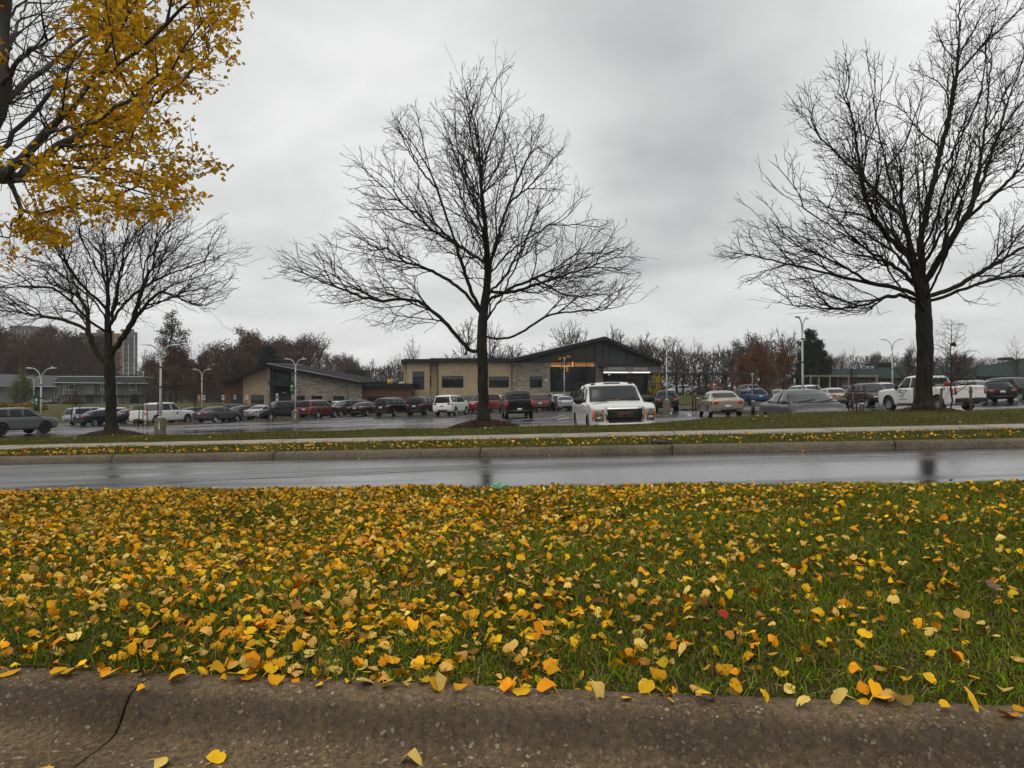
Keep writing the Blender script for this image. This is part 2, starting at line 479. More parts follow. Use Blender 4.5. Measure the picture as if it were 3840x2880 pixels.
# verge and berm
grid_sheet('verge_ground', np.arange(-60, 60.1, .5), [12.19, 12.5, 13, 13.6, 14.1, 14.22], lambda X, Y, U, V: berm(U, V) + side_slope(X) - .004, M_SOIL)
jw = [-60, -50, -40, -32, -26, -21.5, -17.6, -14.0, -10.9, -7.6, -4.2, -1.85, .35, 3.1, 5.6, 7.0, 10.3, 13.6, 17, 22, 30, 44, 60]
kerb_strip('sidewalk', [(14.2, -.1), (14.2, .178), (14.22, .186), (14.85, .190), (15.48, .195), (15.5, .187), (15.5, -.1)], list(zip(jw[:-1], jw[1:])), M_WALK, .008)
grid_sheet('sidewalk_bed', np.arange(-60, 60.1, 2), [14.21, 15.49], lambda X, Y, U, V: side_slope(X) + .15 + 0 * X, M_SOIL)
grid_sheet('berm_ground', np.arange(-60, 60.1, .5), np.concatenate([np.arange(15.48, 22.6, .3), [22.9]]), lambda X, Y, U, V: np.maximum(berm(U, np.minimum(V, 27)), LOT_Z - .03) + side_slope(X), M_SOIL)
def isl_z(X, Y, U, V):
    return berm(U, V) + side_slope(X) - .01 - .03 * (V > 27)
grid_sheet('berm_ground_right', np.arange(11.2, 60.1, .5), np.arange(22.0, 27.5, .4), isl_z, M_SOIL)
# parking lot and the land beyond, out to the horizon
def lot_z(X, Y, U, V): return ground_lot(X, Y)
def ground_lot(X, Y):
    s = side_slope(X); lot = LOT_Z + s
    t = smoothstep(0, 7, Y - lot_far(X))
    return lot * (1 - t) + far_z(X, Y) * t
def sheet_xy(name, xs, ys, mat, dz=0.0, f=ground_lot):
    return grid_sheet(name, xs, ys, lambda X, Y, U, V: f(X, Y) + dz, mat, uvspace=False)
xs = np.concatenate([np.arange(-110, 90, 2.5), [90]])
X, Yg = None, None
def lot_sheet():
    # front edge follows the berm, back edge follows lot_far
    us = np.arange(-75, 75.1, 1.5); rows = np.linspace(0, 1, 40)
    vs, fs = [], []
    for i, u in enumerate(us):
        x0, y0 = xy_of(u, 22.3)
        x1 = u * 1.6; y1 = float(lot_far(x1)) + .2
        for t in rows:
            x = x0 + (x1 - x0) * t; y = y0 + (y1 - y0) * t
            vs.append((x, y, LOT_Z + float(side_slope(x))))
    m = len(rows)
    for i in range(len(us) - 1):
        for j in range(m - 1):
            a = i * m + j; fs.append((a, a + m, a + m + 1, a + 1))
    o = obj_from_np('parking_lot', vs, np.array(fs), M_LOT, smooth=True); o['kind'] = 'structure'
lot_sheet()
def far_ground(X, Y, U, V):
    z = ground_lot(X, Y)
    z = np.where(Y < lot_far(X) + .1, LOT_Z + side_slope(X) - .12, z)
    z = np.where(Y < 24, z - 1.2, z)
    hill = 6.0 * smoothstep(170, 330, Y) * smoothstep(60, -120, X)
    return z + hill
gx = np.concatenate([[-1500, -900, -500, -300, -200], np.arange(-160, 130, 4), [130, 200, 300, 500, 900, 1500]])
gy = np.concatenate([[-60, -20, 0, 12, 24, 40, 60, 80], np.arange(86, 130, 1.5), np.arange(130, 320, 10), [340, 400, 500, 700, 1000, 1600, 2600]])
grid_sheet('ground', gx, gy, far_ground, M_FIELD, uvspace=False)

# painted stall lines, thin sheets on the asphalt
M_PAINT = pmat('line_paint', (.55, .55, .53), .35, var=.25, vscale=2)
def stall_lines():
    bm = bmesh.new()
    def strip(p, ang, ln, w=.11):
        d = Vector((math.cos(ang), math.sin(ang), 0)); n = Vector((-d.y, d.x, 0)) * w / 2
        k = 3; prev = None
        for i in range(k + 1):
            q = Vector((p[0], p[1], 0)) + d * ln * i / k
            r = []
            for s in (-1, 1):
                w_ = q + n * s; w_.z = LOT_Z + SLOPE * w_.x + .004; r.append(bm.verts.new(w_))
            if prev: bm.faces.new((prev[0], prev[1], r[1], r[0]))
            prev = r
    for row_y, n0, n1 in ((31.5, -9, 12), (48, -16, 9), (53.8, -16, 9), (70, -15, 2)):
        for i in range(n0, n1):
            x = i * 2.75
            ang = R(76 + x * .25)
            strip((x, row_y - .03 * x), ang, 5.3)
    return tag(obj_from_bm('stall_lines', bm, M_PAINT), kind='structure')
stall_lines()

# tar seam wandering over the far carriageway
def road_seam():
    pts = [(-9.0, 8.0), (-7.6, 8.35), (-6.2, 8.5), (-5.0, 8.95), (-3.8, 9.15), (-2.4, 9.9), (-1.0, 10.3), (1.2, 10.7), (3.5, 10.85), (6.5, 11.0), (10, 11.1)]
    bm = bmesh.new(); prev = None
    for i in range(len(pts) - 1):
        for k in range(6):
            t = k / 6; u = pts[i][0] + (pts[i + 1][0] - pts[i][0]) * t; v = pts[i][1] + (pts[i + 1][1] - pts[i][1]) * t + .02 * math.sin(u * 9)
            w = .018 + .012 * math.sin(u * 5)
            row = []
            for s in (-1, 1):
                x, y = xy_of(u, v + s * w); row.append(bm.verts.new((x, y, float(road_z(x, y, u, v)) + .003)))
            if prev: bm.faces.new((prev[0], prev[1], row[1], row[0]))
            prev = row
    return tag(obj_from_bm('tar_seam', bm, pmat('tar', (.008, .008, .009), .12)), kind='structure')
road_seam()
# ------------------------------------------------------------------ grass and fallen leaves

def grass_cloud(name, n, ur, vr, zf, h, w, pal, seg2=True, dens=None, lean=.6, parent=None):
    U = RNG.uniform(*ur, n); V = RNG.uniform(*vr, n)
    if dens is not None:
        k = RNG.random(n) < dens(U, V); U, V = U[k], V[k]; n = len(U)
    X, Y = xy_of(U, V); Z = zf(X, Y, U, V)
    clump = .5 + .5 * np.sin(U * 9.1 + 2.2 * np.sin(V * 7.3)) * np.sin(V * 11.7 + 1.7 * np.sin(U * 5.9))
    H = h * (.45 + .75 * RNG.random(n)) * (.65 + .5 * clump); W = w * RNG.uniform(.7, 1.3, n)
    a = RNG.uniform(0, 2 * np.pi, n); la = RNG.uniform(0, 2 * np.pi, n)
    ln = lean * H * RNG.random(n) * 1.6
    ax, ay = np.cos(a) * W / 2, np.sin(a) * W / 2
    lx, ly = np.cos(la) * ln, np.sin(la) * ln
    base = np.stack([X, Y, Z], 1)
    side = np.stack([ax, ay, 0 * ax], 1)
    up1 = np.stack([lx * .3, ly * .3, H * .6], 1); up2 = np.stack([lx, ly, H * (1 - .25 * RNG.random(n))], 1)
    pal = np.array(pal, dtype=float)
    pi = RNG.integers(0, len(pal), n)
    mottled = np.sin(U * 2.1 + 1.3 * np.sin(V * 1.7)) * np.sin(V * 2.9 + U)
    c = pal[pi] * RNG.uniform(.65, 1.35, (n, 1)) * (1 + .22 * mottled[:, None])
    if seg2:
        vs = np.stack([base - side, base + side, base + up1 + side * .8, base + up1 - side * .8, base + up2], 1).reshape(-1, 3)
        i = np.arange(n)[:, None] * 5
        faces = [i + np.array([[0, 1, 2, 3]]), i + np.array([[3, 2, 4]])]
        cc = np.repeat(c, 5, 0)
    else:
        vs = np.stack([base - side, base + side, base + up2], 1).reshape(-1, 3)
        faces = [np.arange(n)[:, None] * 3 + np.array([[0, 1, 2]])]
        cc = np.repeat(c, 3, 0)
    return obj_from_np(name, vs, faces, M_GRASS, colors=cc, parent=parent)

PAL_G = [(.085, .150, .004), (.12, .195, .005), (.17, .225, .008), (.060, .105, .004), (.21, .195, .025), (.13, .155, .007), (.095, .185, .004), (.26, .20, .08), (.16, .11, .05)]
PAL_D = [(.110, .128, .016), (.082, .105, .012), (.15, .142, .028), (.062, .078, .010), (.20, .16, .055), (.115, .132, .014), (.095, .118, .012), (.14, .10, .05)]
def tagstuff(o, label, cat='grass'): return tag(o, label, cat, kind='stuff')
tagstuff(grass_cloud('median_grass', 430000, (-6.2, 5.6), (2.11, 6.98), median_z, .042, .0038, PAL_G, lean=1.1,
         dens=lambda U, V: np.where(np.abs(U) < V * .78 + .9, 1.0, .35) * np.where((V < 2.35) & (np.sin(U * 3.7) > .5), .75, 1)),
         'short green turf on the near median under the yellow leaves')
tagstuff(grass_cloud('median_thatch', 170000, (-6.2, 5.6), (2.11, 6.98), lambda X, Y, U, V: median_z(X, Y, U, V) + .004, .014, .0042, PAL_G[:4] + [(.20, .15, .05), (.13, .09, .035), (.09, .06, .025), (.28, .21, .09)],
         seg2=False, lean=4.5, dens=lambda U, V: np.where(np.abs(U) < V * .78 + .9, 1.0, .2)), 'flattened dead and green blades matted over the near median')
tagstuff(grass_cloud('verge_grass', 60000, (-13, 12), (12.21, 14.2), lambda X, Y, U, V: berm(U, V) + side_slope(X) - .004, .06, .008, PAL_D, seg2=False),
         'narrow strip of grass between far kerb and sidewalk')
tagstuff(grass_cloud('berm_grass', 150000, (-17, 16), (15.51, 22.0), lambda X, Y, U, V: berm(U, V) + side_slope(X), .055, .010, PAL_D, seg2=False),
         'grass bank between the sidewalk and the parking lot')
tagstuff(grass_cloud('berm_grass_right', 22000, (11.5, 24), (21.9, 26.8), lambda X, Y, U, V: berm(U, V) + side_slope(X), .06, .014, PAL_D, seg2=False),
         'grass bank behind the right hand tree mound')

def leaf_arrays(n, size, tilt, pal, probs, fan=True):
    """local fan-shaped leaves: (n, k, 3) vertex offsets, faces, colours"""
    ang = np.radians([-76, -58, -40, -24, -9, -1, 3, 12, 28, 44, 60, 74]); rad = np.array([.62, .82, .94, 1.0, .99, .86, .86, .98, 1.0, .95, .84, .66])
    k = len(ang)
    S = size * RNG.uniform(.55, 1.2, n)
    r = rad[None, :] * (1 + .05 * RNG.standard_normal((n, k)))
    r = r * (1 - .35 * np.clip(RNG.standard_normal((n, 1)), 0, 2) * np.clip(np.sin(ang[None, :] * 1.5 + RNG.uniform(0, 6, (n, 1))), 0, 1) * .6)
    x = r * np.cos(ang) * .98; y = r * np.sin(ang)
    curl = RNG.normal(0, .75, (n, 1)); fold = RNG.normal(0, .65, (n, 1)); tw = RNG.normal(0, .35, (n, 1))
    z = curl * (x * x * .5) + fold * (np.abs(y) - .15) * .8 + tw * x * y + .018 * RNG.standard_normal((n, k))
    pts = np.concatenate([np.zeros((n, 1, 3)), np.stack([x, y, z], -1)], 1)          # base + arc
    stem = np.stack([np.stack([-.75 * np.ones(n), .12 * RNG.standard_normal(n), .15 * RNG.standard_normal(n)], -1),
                     np.tile([[-.02, .035, 0]], (n, 1)), np.tile([[-.02, -.035, 0]], (n, 1))], 1)
    pts = np.concatenate([pts, stem], 1) * S[:, None, None]
    # rotation
    a = RNG.uniform(0, 2 * np.pi, n); t = np.abs(RNG.normal(0, tilt, n)); b = RNG.uniform(0, 2 * np.pi, n)
    ca, sa, ct, st, cb, sb = np.cos(a), np.sin(a), np.cos(t), np.sin(t), np.cos(b), np.sin(b)
    Rz = np.zeros((n, 3, 3)); Rz[:, 0, 0] = ca; Rz[:, 0, 1] = -sa; Rz[:, 1, 0] = sa; Rz[:, 1, 1] = ca; Rz[:, 2, 2] = 1
    Rx = np.zeros((n, 3, 3)); Rx[:, 0, 0] = 1; Rx[:, 1, 1] = ct; Rx[:, 1, 2] = -st; Rx[:, 2, 1] = st; Rx[:, 2, 2] = ct
    Rb = np.zeros((n, 3, 3)); Rb[:, 0, 0] = cb; Rb[:, 0, 1] = -sb; Rb[:, 1, 0] = sb; Rb[:, 1, 1] = cb; Rb[:, 2, 2] = 1
    M = Rb @ Rx @ Rz
    pts = np.einsum('nij,nkj->nki', M, pts)
    m = k + 1 + 3
    tri = [[0, i, i + 1] for i in range(1, k)] + [[k + 1, k + 2, k + 3]]
    pal = np.array(pal, dtype=float); pi = RNG.choice(len(pal), n, p=np.array(probs) / sum(probs))
    c = pal[pi] * RNG.uniform(.75, 1.2, (n, 1))
    cc = np.repeat(c[:, None, :], m, 1) * RNG.uniform(.90, 1.08, (n, m, 1))
    rim = np.ones((n, m, 1)); rim[:, 1:k + 1] = RNG.uniform(.55, 1.1, (n, 1, 1)); rim[:, 0] = .85
    cc = cc * rim * np.array([1.0, 1.0, 1.0])
    return pts, np.array(tri), cc
PAL_L = [(.90, .44, .008), (.95, .54, .014), (.86, .32, .008), (.95, .66, .16), (.82, .47, .11), (.50, .22, .035), (.20, .075, .02), (.80, .56, .012)]
PRB_L = [.30, .16, .18, .12, .12, .07, .03, .05]

def scatter_leaves(name, n, ur, vr, zf, size, dens, lift, tilt=.55, pal=PAL_L, prb=PRB_L, n_ind=0, vmin=None):
    U = RNG.uniform(*ur, n); V = RNG.uniform(*vr, n)
    k = RNG.random(n) < dens(U, V); U, V = U[k], V[k]; n = len(U)
    X, Y = xy_of(U, V); Z = zf(X, Y, U, V) + lift * RNG.random(n)
    pts, tri, cc = leaf_arrays(n, size, tilt, pal, prb)
    low = pts[..., 2].min(1)
    pts[..., 2] -= (low * .8)[:, None]
    base = np.stack([X, Y, Z], 1)
    order = np.argsort(V)
    ind = order[:n_ind] if n_ind else np.array([], dtype=int)
    if n_ind:
        vis = order[np.abs(U[order]) < (V[order] * .72)]
        ind = vis[:n_ind]
    rest = np.setdiff1d(np.arange(n), ind)
    m = pts.shape[1]
    vs = (pts[rest] + base[rest][:, None, :]).reshape(-1, 3)
    faces = (np.arange(len(rest))[:, None, None] * m + tri[None]).reshape(-1, 3)
    o = obj_from_np(name, vs, faces, M_LEAF, colors=cc[rest].reshape(-1, 3))
    return o, [(base[i], pts[i], tri, cc[i]) for i in ind]
def patchy(U, V, s=1.0):
    return .5 + .5 * np.sin(U * 1.9 * s + 1.5 * np.sin(V * 1.3 * s)) * np.sin(V * 2.3 * s + 1.2 * np.sin(U * 1.1))
def median_dens(U, V):
    side = np.interp(U / V, [-.75, -.35, .0, .3, .75], [1.0, .88, .52, .24, .14])
    edge = np.where((V > 2.4), 1, .8)
    far = np.interp(V, [2.1, 4.5, 6.0, 6.9], [.75, .9, 1.1, 1.0])
    return np.clip(side * edge * far * (.45 + .85 * patchy(U, V)), 0, 1)
leaf_obj, near_leaves = scatter_leaves('leaf_litter', 56000, (-7.5, 6.5), (2.08, 6.95), median_z, .030, median_dens, .020, tilt=.45, n_ind=262)
tagstuff(leaf_obj, 'carpet of yellow and orange fallen leaves over the near median', 'fallen leaves')
o, _ = scatter_leaves('verge_leaf_litter', 9500, (-13, 12), (12.2, 14.15), lambda X, Y, U, V: berm(U, V) + side_slope(X), .029,
    lambda U, V: np.interp(V, [12.2, 12.7, 13.3, 14.15], [.8, .5, .3, .14]) * np.interp(U, [-13, 0, 12], [1, .6, .42]) * (.3 + patchy(U, V)), .05)
tagstuff(o, 'yellow leaves scattered on the strip between far kerb and sidewalk', 'fallen leaves')
o, _ = scatter_leaves('berm_leaf_litter', 330, (-15, 15), (15.6, 19.5), lambda X, Y, U, V: berm(U, V) + side_slope(X), .036, lambda U, V: .25 + .5 * patchy(U, V), .05, tilt=.4)
tagstuff(o, 'few pale leaves on the grass bank behind the sidewalk', 'fallen leaves')

# the nearest leaves, one object each
for i, (b, p, tri, c) in enumerate(near_leaves):
    o = obj_from_np('fallen_leaf', p, tri, M_LEAF, colors=c)
    o.location = [float(t) for t in b]
    tag(o, 'fan shaped fallen leaf lying in the median grass nearest the near kerb', 'leaf', 'loose leaves in the grass along the near kerb')
def lone_leaf(px, py, v, label, size=.045, tilt=.15, group=None, color=0, zoff=.004, prof=near_prof):
    # walk to the place where this line of sight meets the strip v
    r = (px - 1920) / F
    y = v / (CT + r * ST); x = r * y
    z = float(np.interp(v, [q[0] for q in prof[1:-1]], [q[1] for q in prof[1:-1]])) + float(side_slope(x))
    pts, tri, cc = leaf_arrays(1, size / .95, tilt, [PAL_L[color]], [1])
    pts[..., 2] -= pts[..., 2].min() * .9
    o = obj_from_np('fallen_leaf', pts[0], tri, M_LEAF, colors=cc[0])
    o.location = (x, y, z + zoff)
    tag(o, label, 'leaf', group)
def v_at(px, py, zguess=.03):
    r = (px - 1920) / F; d = (py - 1490) / F
    y = (CAMZ - zguess) / (d + SLOPE * r); return y * (CT + r * ST)
for px, py, lab, c, sz in [
    (555, 2728, 'single yellow leaf on the near gutter beside the diagonal kerb joint', 0, .036),
    (195, 2868, 'pale leaf at the bottom edge in the near gutter, left of the kerb joint', 3, .036),
    (590, 2872, 'pale leaf at the bottom edge just right of the kerb joint', 3, .036),
    (800, 2862, 'bright yellow leaf at the bottom edge, right of two pale ones', 1, .04),
    (3290, 2800, 'flat tan leaf lying alone on the right end of the near gutter', 4, .045),
    (1530, 2876, 'small pale leaf on the near gutter under the middle of the frame', 3, .035)]:
    lone_leaf(px, py, v_at(px, py), lab, sz, color=c)
# leaves caught along the top edge of the near kerb
for i in range(30):
    px = 60 + i * 128 + random.uniform(-40, 40)
    lone_leaf(px, 0, random.uniform(2.05, 2.10), 'fan shaped leaf caught against the grass on the top edge of the near kerb', random.uniform(.030, .044), .5,
              'leaves caught along the top of the near kerb', random.choice([0, 1, 2, 3, 0, 1]), .003)
o = None
def special_leaf(u, v, label, cols, size=.06):
    x, y = xy_of(u, v)
    pts, tri, cc = leaf_arrays(1, size, .3, [cols], [1])
    o = obj_from_np('fallen_leaf', pts[0], tri, M_LEAF, colors=cc[0]); o.location = (x, y, float(median_z(x, y, u, v)) + .055)
    tag(o, label, 'leaf')
def median_uv(px, py):
    r = (px - 1920) / F; d = (py - 1490) / F
    y = (CAMZ - .20) / (d + SLOPE * r); return uv_of(r * y, y)
special_leaf(*median_uv(2690, 2305), 'red leaf among yellow ones on the right of the median', (.42, .035, .012), .05)
special_leaf(*median_uv(925, 2100), 'dark maroon leaf in the thick yellow leaves left of centre', (.07, .012, .012), .05)
special_leaf(*median_uv(3720, 2200), 'greyish brown dry leaf on the sparse right side of the median', (.20, .12, .09), .05)

# a few leaves stuck to the wet road
for i, (u, v) in enumerate([(-8.3, 8.1), (-7.7, 8.0), (-5.9, 7.4), (-3.1, 7.3), (.9, 7.35), (2.8, 7.3), (4.6, 7.4), (-1.6, 11.8), (-4.7, 11.85), (2.1, 11.8), (5.5, 11.75), (-7.3, 11.8)]):
    x, y = xy_of(u, v); pts, tri, cc = leaf_arrays(1, .040, .12, [PAL_L[(i * 3) % 5]], [1]); pts[..., 2] -= pts[..., 2].min() * .95
    o = obj_from_np('fallen_leaf', pts[0], tri, M_LEAF, colors=cc[0]); o.location = (x, y, float(road_z(x, y, u, v)) + .004)
    tag(o, 'yellow leaf lying flat on the wet far carriageway beside its %s' % ('near edge' if v < 9 else 'far kerb'), 'leaf', 'leaves stuck to the wet road')

# scraps on the ground
def crumpled(name, loc, size, mat, label, cat, seed):
    bm = bmesh.new(); bmesh.ops.create_icosphere(bm, subdivisions=3, radius=1)
    for v in bm.verts:
        n = mnoise.noise_vector(v.co * 2.1 + Vector((seed, 0, 0)))
        v.co = Vector((v.co.x * size[0], v.co.y * size[1], max(-.2, v.co.z) * size[2])) + Vector((n.x * size[0] * .35, n.y * size[1] * .3, n.z * size[2] * .5))
    o = obj_from_bm(name, bm, mat, smooth=False); o.location = loc
    return tag(o, label, cat)
M_BAG = pmat('green_plastic', (.16, .42, .24), .35, var=.35, vscale=30, spec=.6)
u, v = median_uv(1897, 1850); x, y = xy_of(u, 6.35)
crumpled('plastic_wrapper', (xy_of(u, 6.3)[0] - .12, xy_of(u, 6.3)[1], float(median_z(*xy_of(u, 6.3), u, 6.3)) + .05), (.075, .05, .035), M_BAG, 'crumpled green plastic wrapper in the grass at the far edge of the median', 'litter', 3.0)
M_DARKSCRAP = pmat('dark_scrap', (.012, .011, .010), .5)
x, y = xy_of(.2, 12.35)
crumpled('dark_scrap', (x - .1, y, .165 + SLOPE * x), (.17, .06, .035), M_DARKSCRAP, 'small black scrap lying on the verge just behind the far kerb', 'litter', 8.0)
# ------------------------------------------------------------------ vehicles
def paint(name, col, metal=.0, rough=.28, coat=1.0):
    dark = max(col) < .07
    m = pmat('paint_' + name, col, rough, metal=metal, coat=coat * (.5 if dark else .8), spec=.15 if dark else .4)
    nt, N, L, b = nodes_of(m)
    # road film: faint uneven dirt that dulls and browns the paint low down the body
    tc = N('ShaderNodeTexCoord'); sp = N('ShaderNodeSeparateXYZ'); L(tc.outputs['Object'], sp.inputs[0])
    n = tex_noise(N, L, tc.outputs['Object'], 3.0, 5, .6)
    h = N('ShaderNodeMapRange'); L(sp.outputs[2], h.inputs[0]); h.inputs[1].default_value = .85; h.inputs[2].default_value = .25
    h.inputs[3].default_value = 0; h.inputs[4].default_value = .55
    mu = N('ShaderNodeMath'); mu.operation = 'MULTIPLY'; L(h.outputs[0], mu.inputs[0]); L(n, mu.inputs[1])
    L(mixc(N, L, mu.outputs[0], col, tuple(.5 * c + .5 * d for c, d in zip(col, (.10, .09, .075)))), b.inputs['Base Color'])
    L(ramp(N, L, n, [(.3, g3(rough * .8)), (.7, g3(min(1, rough * 1.5)))]), b.inputs['Roughness'])
    return m
PAINT = {
    'white': paint('white', (.78, .78, .76)), 'offwhite': paint('offwhite', (.62, .63, .62)),
    'black': paint('black', (.003, .003, .0035), rough=.25), 'darkgrey': paint('darkgrey', (.035, .036, .038), .3),
    'grey': paint('grey', (.066, .066, .070), .2, rough=.40, coat=.4), 'flatgrey': paint('flatgrey', (.085, .09, .09), 0, .4),
    'silver': paint('silver', (.36, .37, .38), .5), 'beige': paint('beige', (.33, .28, .21), .4),
    'champagne': paint('champagne', (.46, .40, .30), .35), 'red': paint('red', (.115, .006, .008), .1), 'brightred': paint('brightred', (.20, .008, .010), .0),
    'navy': paint('navy', (.012, .018, .032), .3), 'blue': paint('blue', (.015, .075, .21), .3), 'teal': paint('teal', (.018, .032, .036), .3),
    'maroon': paint('maroon', (.035, .012, .014), .3), 'yellow': paint('yellow', (.65, .33, .012)), 'slate': paint('slate', (.045, .055, .058), .3),
    'greysilver': paint('greysilver', (.17, .18, .18), .4),
}
M_WELL = pmat('wheel_well', (.008, .008, .008), .8)
M_GLASSC = pmat('car_glass', (.006, .007, .008), .05, spec=.38)
M_GLASSF = pmat('windscreen_glass', (.026, .032, .033), .06, spec=.6)
M_TYRE = pmat('tyre_rubber', (.012, .012, .012), .65, var=.3, vscale=12)
M_RIM = pmat('alloy', (.42, .42, .43), .3, metal=.8)
M_RIMB = pmat('black_alloy', (.02, .02, .02), .3, metal=.5)
M_RIMP = pmat('steel_rim', (.25, .25, .25), .4, metal=.6)
M_CHROME = pmat('chrome', (.55, .55, .56), .12, metal=1.0)
M_TRIM = pmat('black_trim', (.014, .014, .015), .5)
M_TAIL = pmat('tail_lens', (.30, .010, .014), .15, coat=.8)
M_TAILB = pmat('bright_tail_lens', (.55, .012, .012), .15, coat=.8, emit=(.9, .05, .03), estr=.02)
M_HEAD = pmat('head_lens', (.45, .46, .45), .08, coat=1.0, var=.5, vscale=25)
M_HEADO = pmat('hazed_head_lens', (.15, .15, .125), .12, coat=.8, var=.5, vscale=22)
M_AMBER = pmat('amber_lens', (.62, .16, .012), .2, coat=.6)
M_PLATE = pmat('plate', (.55, .55, .52), .5, var=.35, vscale=40)
M_GLINE = pmat('panel_gap', (.006, .006, .006), .7)

def car_type(kind, L, W, H, rw=.34, wb=None, rear_over=None, **k):
    return dict(kind=kind, L=L, W=W, H=H, rw=rw, wb=wb or L * .59, **k)

def profile(t):
    """centre-line top profile (x, z) from tail to nose, belt height, pillar places"""
    L, H, k = t['L'], t['H'], t['kind']
    h = L / 2
    if k == 'sedan':
        hood, cowl, deck, belt = t.get('hood', .70), t.get('cowl', .96), t.get('deck', 1.03), t.get('belt', .93)
        pts = [(-h, deck - .12), (-h + .10, deck - .01), (-h + .55, deck + .01), (-h + .72, deck + .03), (-h + 1.32, H - .09), (-h + 1.75, H - .01), (-.15, H), (.35, H - .04), (.55, H - .10),
               (1.28, cowl + .01), (1.42, cowl - .02), (h - .55, hood + .12), (h - .2, hood + .04), (h, hood - .06)]
        win = dict(ws=((.52, H - .11), (1.30, cowl + .02)), rg=((-h + .74, deck + .05), (-h + 1.34, H - .11)), A=(1.12, .50), B=.08, Bw=.06, C=(-.92, -.92), D=(-1.42, -1.02))
    elif k in ('suv', 'minivan', 'hatch'):
        hood, cowl, belt, tailz = t.get('hood', .90), t.get('cowl', 1.08), t.get('belt', 1.05), t.get('tailz', 1.0)
        wx = t.get('wx', 1.30 if k != 'minivan' else 1.55); wt = t.get('wt', wx - .72)
        rake = t.get('rake', .38)
        pts = [(-h, tailz - .15), (-h + .03, tailz), (-h + .06, tailz + .06), (-h + rake, H - .13), (-h + rake + .12, H - .05), (-h + .9, H - .01), (-.2, H), (wt - .1, H - .02), (wt + .04, H - .07),
               (wx, cowl + .01), (wx + .12, cowl - .02), (h - .45, hood + .08), (h - .15, hood + .02), (h, hood - .08)]
        win = dict(ws=((wt + .06, H - .10), (wx + .02, cowl + .03)), rg=((-h + .06, tailz + .08), (-h + rake + .02, H - .14)), A=(wx - .17, wt + .03), B=wt - .50, Bw=.06,
                   C=(wt - 1.35, wt - 1.35), D=(-h + .28, -h + rake + .12))
    else:  # pickup
        hood, cowl, belt, rail = t.get('hood', 1.08), t.get('cowl', 1.25), t.get('belt', 1.22), t.get('rail', 1.30)
        wx = t.get('wx', h - 1.75); wt = wx - .62; cb = t.get('cb', wx - 2.75)
        pts = [(-h, rail - .04), (-h + .06, rail), (-h + .8, rail), (cb - .12, rail), (cb - .05, rail + .02), (cb + .06, H - .12), (cb + .22, H - .03), (wt - .7, H), (wt - .1, H - .02), (wt + .05, H - .08),
               (wx, cowl + .01), (wx + .12, cowl - .01), (h - .5, hood + .08), (h - .15, hood + .03), (h, hood - .06)]
        win = dict(ws=((wt + .07, H - .11), (wx + .02, cowl + .03)), rg=((cb - .04, rail + .06), (cb + .05, H - .16)), A=(wx - .16, wt + .03), B=wt - .55, Bw=.07, C=(cb + .22, cb + .26), D=None, cb=cb, rail=rail)
    return pts, belt, win

def body_bm(t):
    pts, belt, win = profile(t)
    L, W, H = t['L'], t['W'], t['H']; h = L / 2; w0 = W / 2; zb = t.get('zb', .24 if t['kind'] in ('sedan', 'hatch') else .30)
    X = sorted(set([round(p[0], 3) for p in pts] + [round(x, 3) for x in np.linspace(-h + .3, h - .3, 12)] + [-h + .02, h - .02, h - .08]))
    xs, out = [], []
    for x in X:
        if xs and x - xs[-1] < .018: continue
        xs.append(x)
    px = [p[0] for p in pts]; pz = [p[1] for p in pts]
    blunt = t.get('blunt', .06)
    rf = t.get('roof', .74 if t['kind'] != 'pickup' else .80)
    rings = []
    bm = bmesh.new()
    for x in xs:
        top = float(np.interp(x, px, pz))
        e = (h - abs(x))
        nose = (1 - min(1, e / .5)) ** 2
        w = w0 * (1 - (blunt + .07) * nose) if x > 0 else w0 * (1 - (blunt * .8) * nose)
        if e < .1: w *= 1 - .035 * (1 - e / .1)
        z0 = zb + .10 * nose
        bl = min(belt + (0.02 if x < 0 else 0), top - .05)
        f = min(1, max(0, (top - belt) / (H - belt)))
        wr = w * (.90 + (rf - .90) * f ** .7)
        ring = [(0, z0), (w * .82, z0), (w * .955, z0 + .05), (w * .995, z0 + .16), (w, z0 + (bl - z0) * .5), (w * 1.0, bl - .12), (w * .985, bl - .03), (w * .955, bl + .012 * f)]
        ya, za = w * .955, bl
        crown = .035
        zs = top - .05 if f > .3 else top - .02
        ring += [(ya + (wr - ya) * .5, za + (zs - za) * .55), (wr, zs), (wr * .88, top - .012), (wr * .5, top + crown * .7), (0, top + crown)]
        row = [bm.verts.new((x, y, z)) for y, z in ring] + [bm.verts.new((x, -y, z)) for y, z in ring[1:-1]][::-1]
        rings.append(row)
    n = len(rings[0])
    for i in range(len(rings) - 1):
        for k in range(n):
            bm.faces.new((rings[i][k], rings[i][(k + 1) % n], rings[i + 1][(k + 1) % n], rings[i + 1][k]))
    for row, sgn in ((rings[0], -1), (rings[-1], 1)):
        ctr = sum((v.co for v in row), Vector()) / n
        prev = row
        for s_, dx in ((.82, .022), (.45, .028)):
            new = [bm.verts.new(ctr + (v.co - ctr) * s_ + Vector((sgn * dx, 0, 0))) for v in row]
            for k in range(n): bm.faces.new((prev[k], prev[(k + 1) % n], new[(k + 1) % n], new[k]))
            prev = new
        c = bm.verts.new(ctr + Vector((sgn * .03, 0, 0)))
        for k in range(n): bm.faces.new((prev[k], prev[(k + 1) % n], c))
    bmesh.ops.recalc_face_normals(bm, faces=bm.faces[:])
    return bm, belt, win, zb

def eval_mods(o):
    dg = bpy.context.evaluated_depsgraph_get(); dg.update()
    me = bpy.data.meshes.new_from_object(o.evaluated_get(dg)); old = o.data
    o.modifiers.clear(); o.data = me
    return o

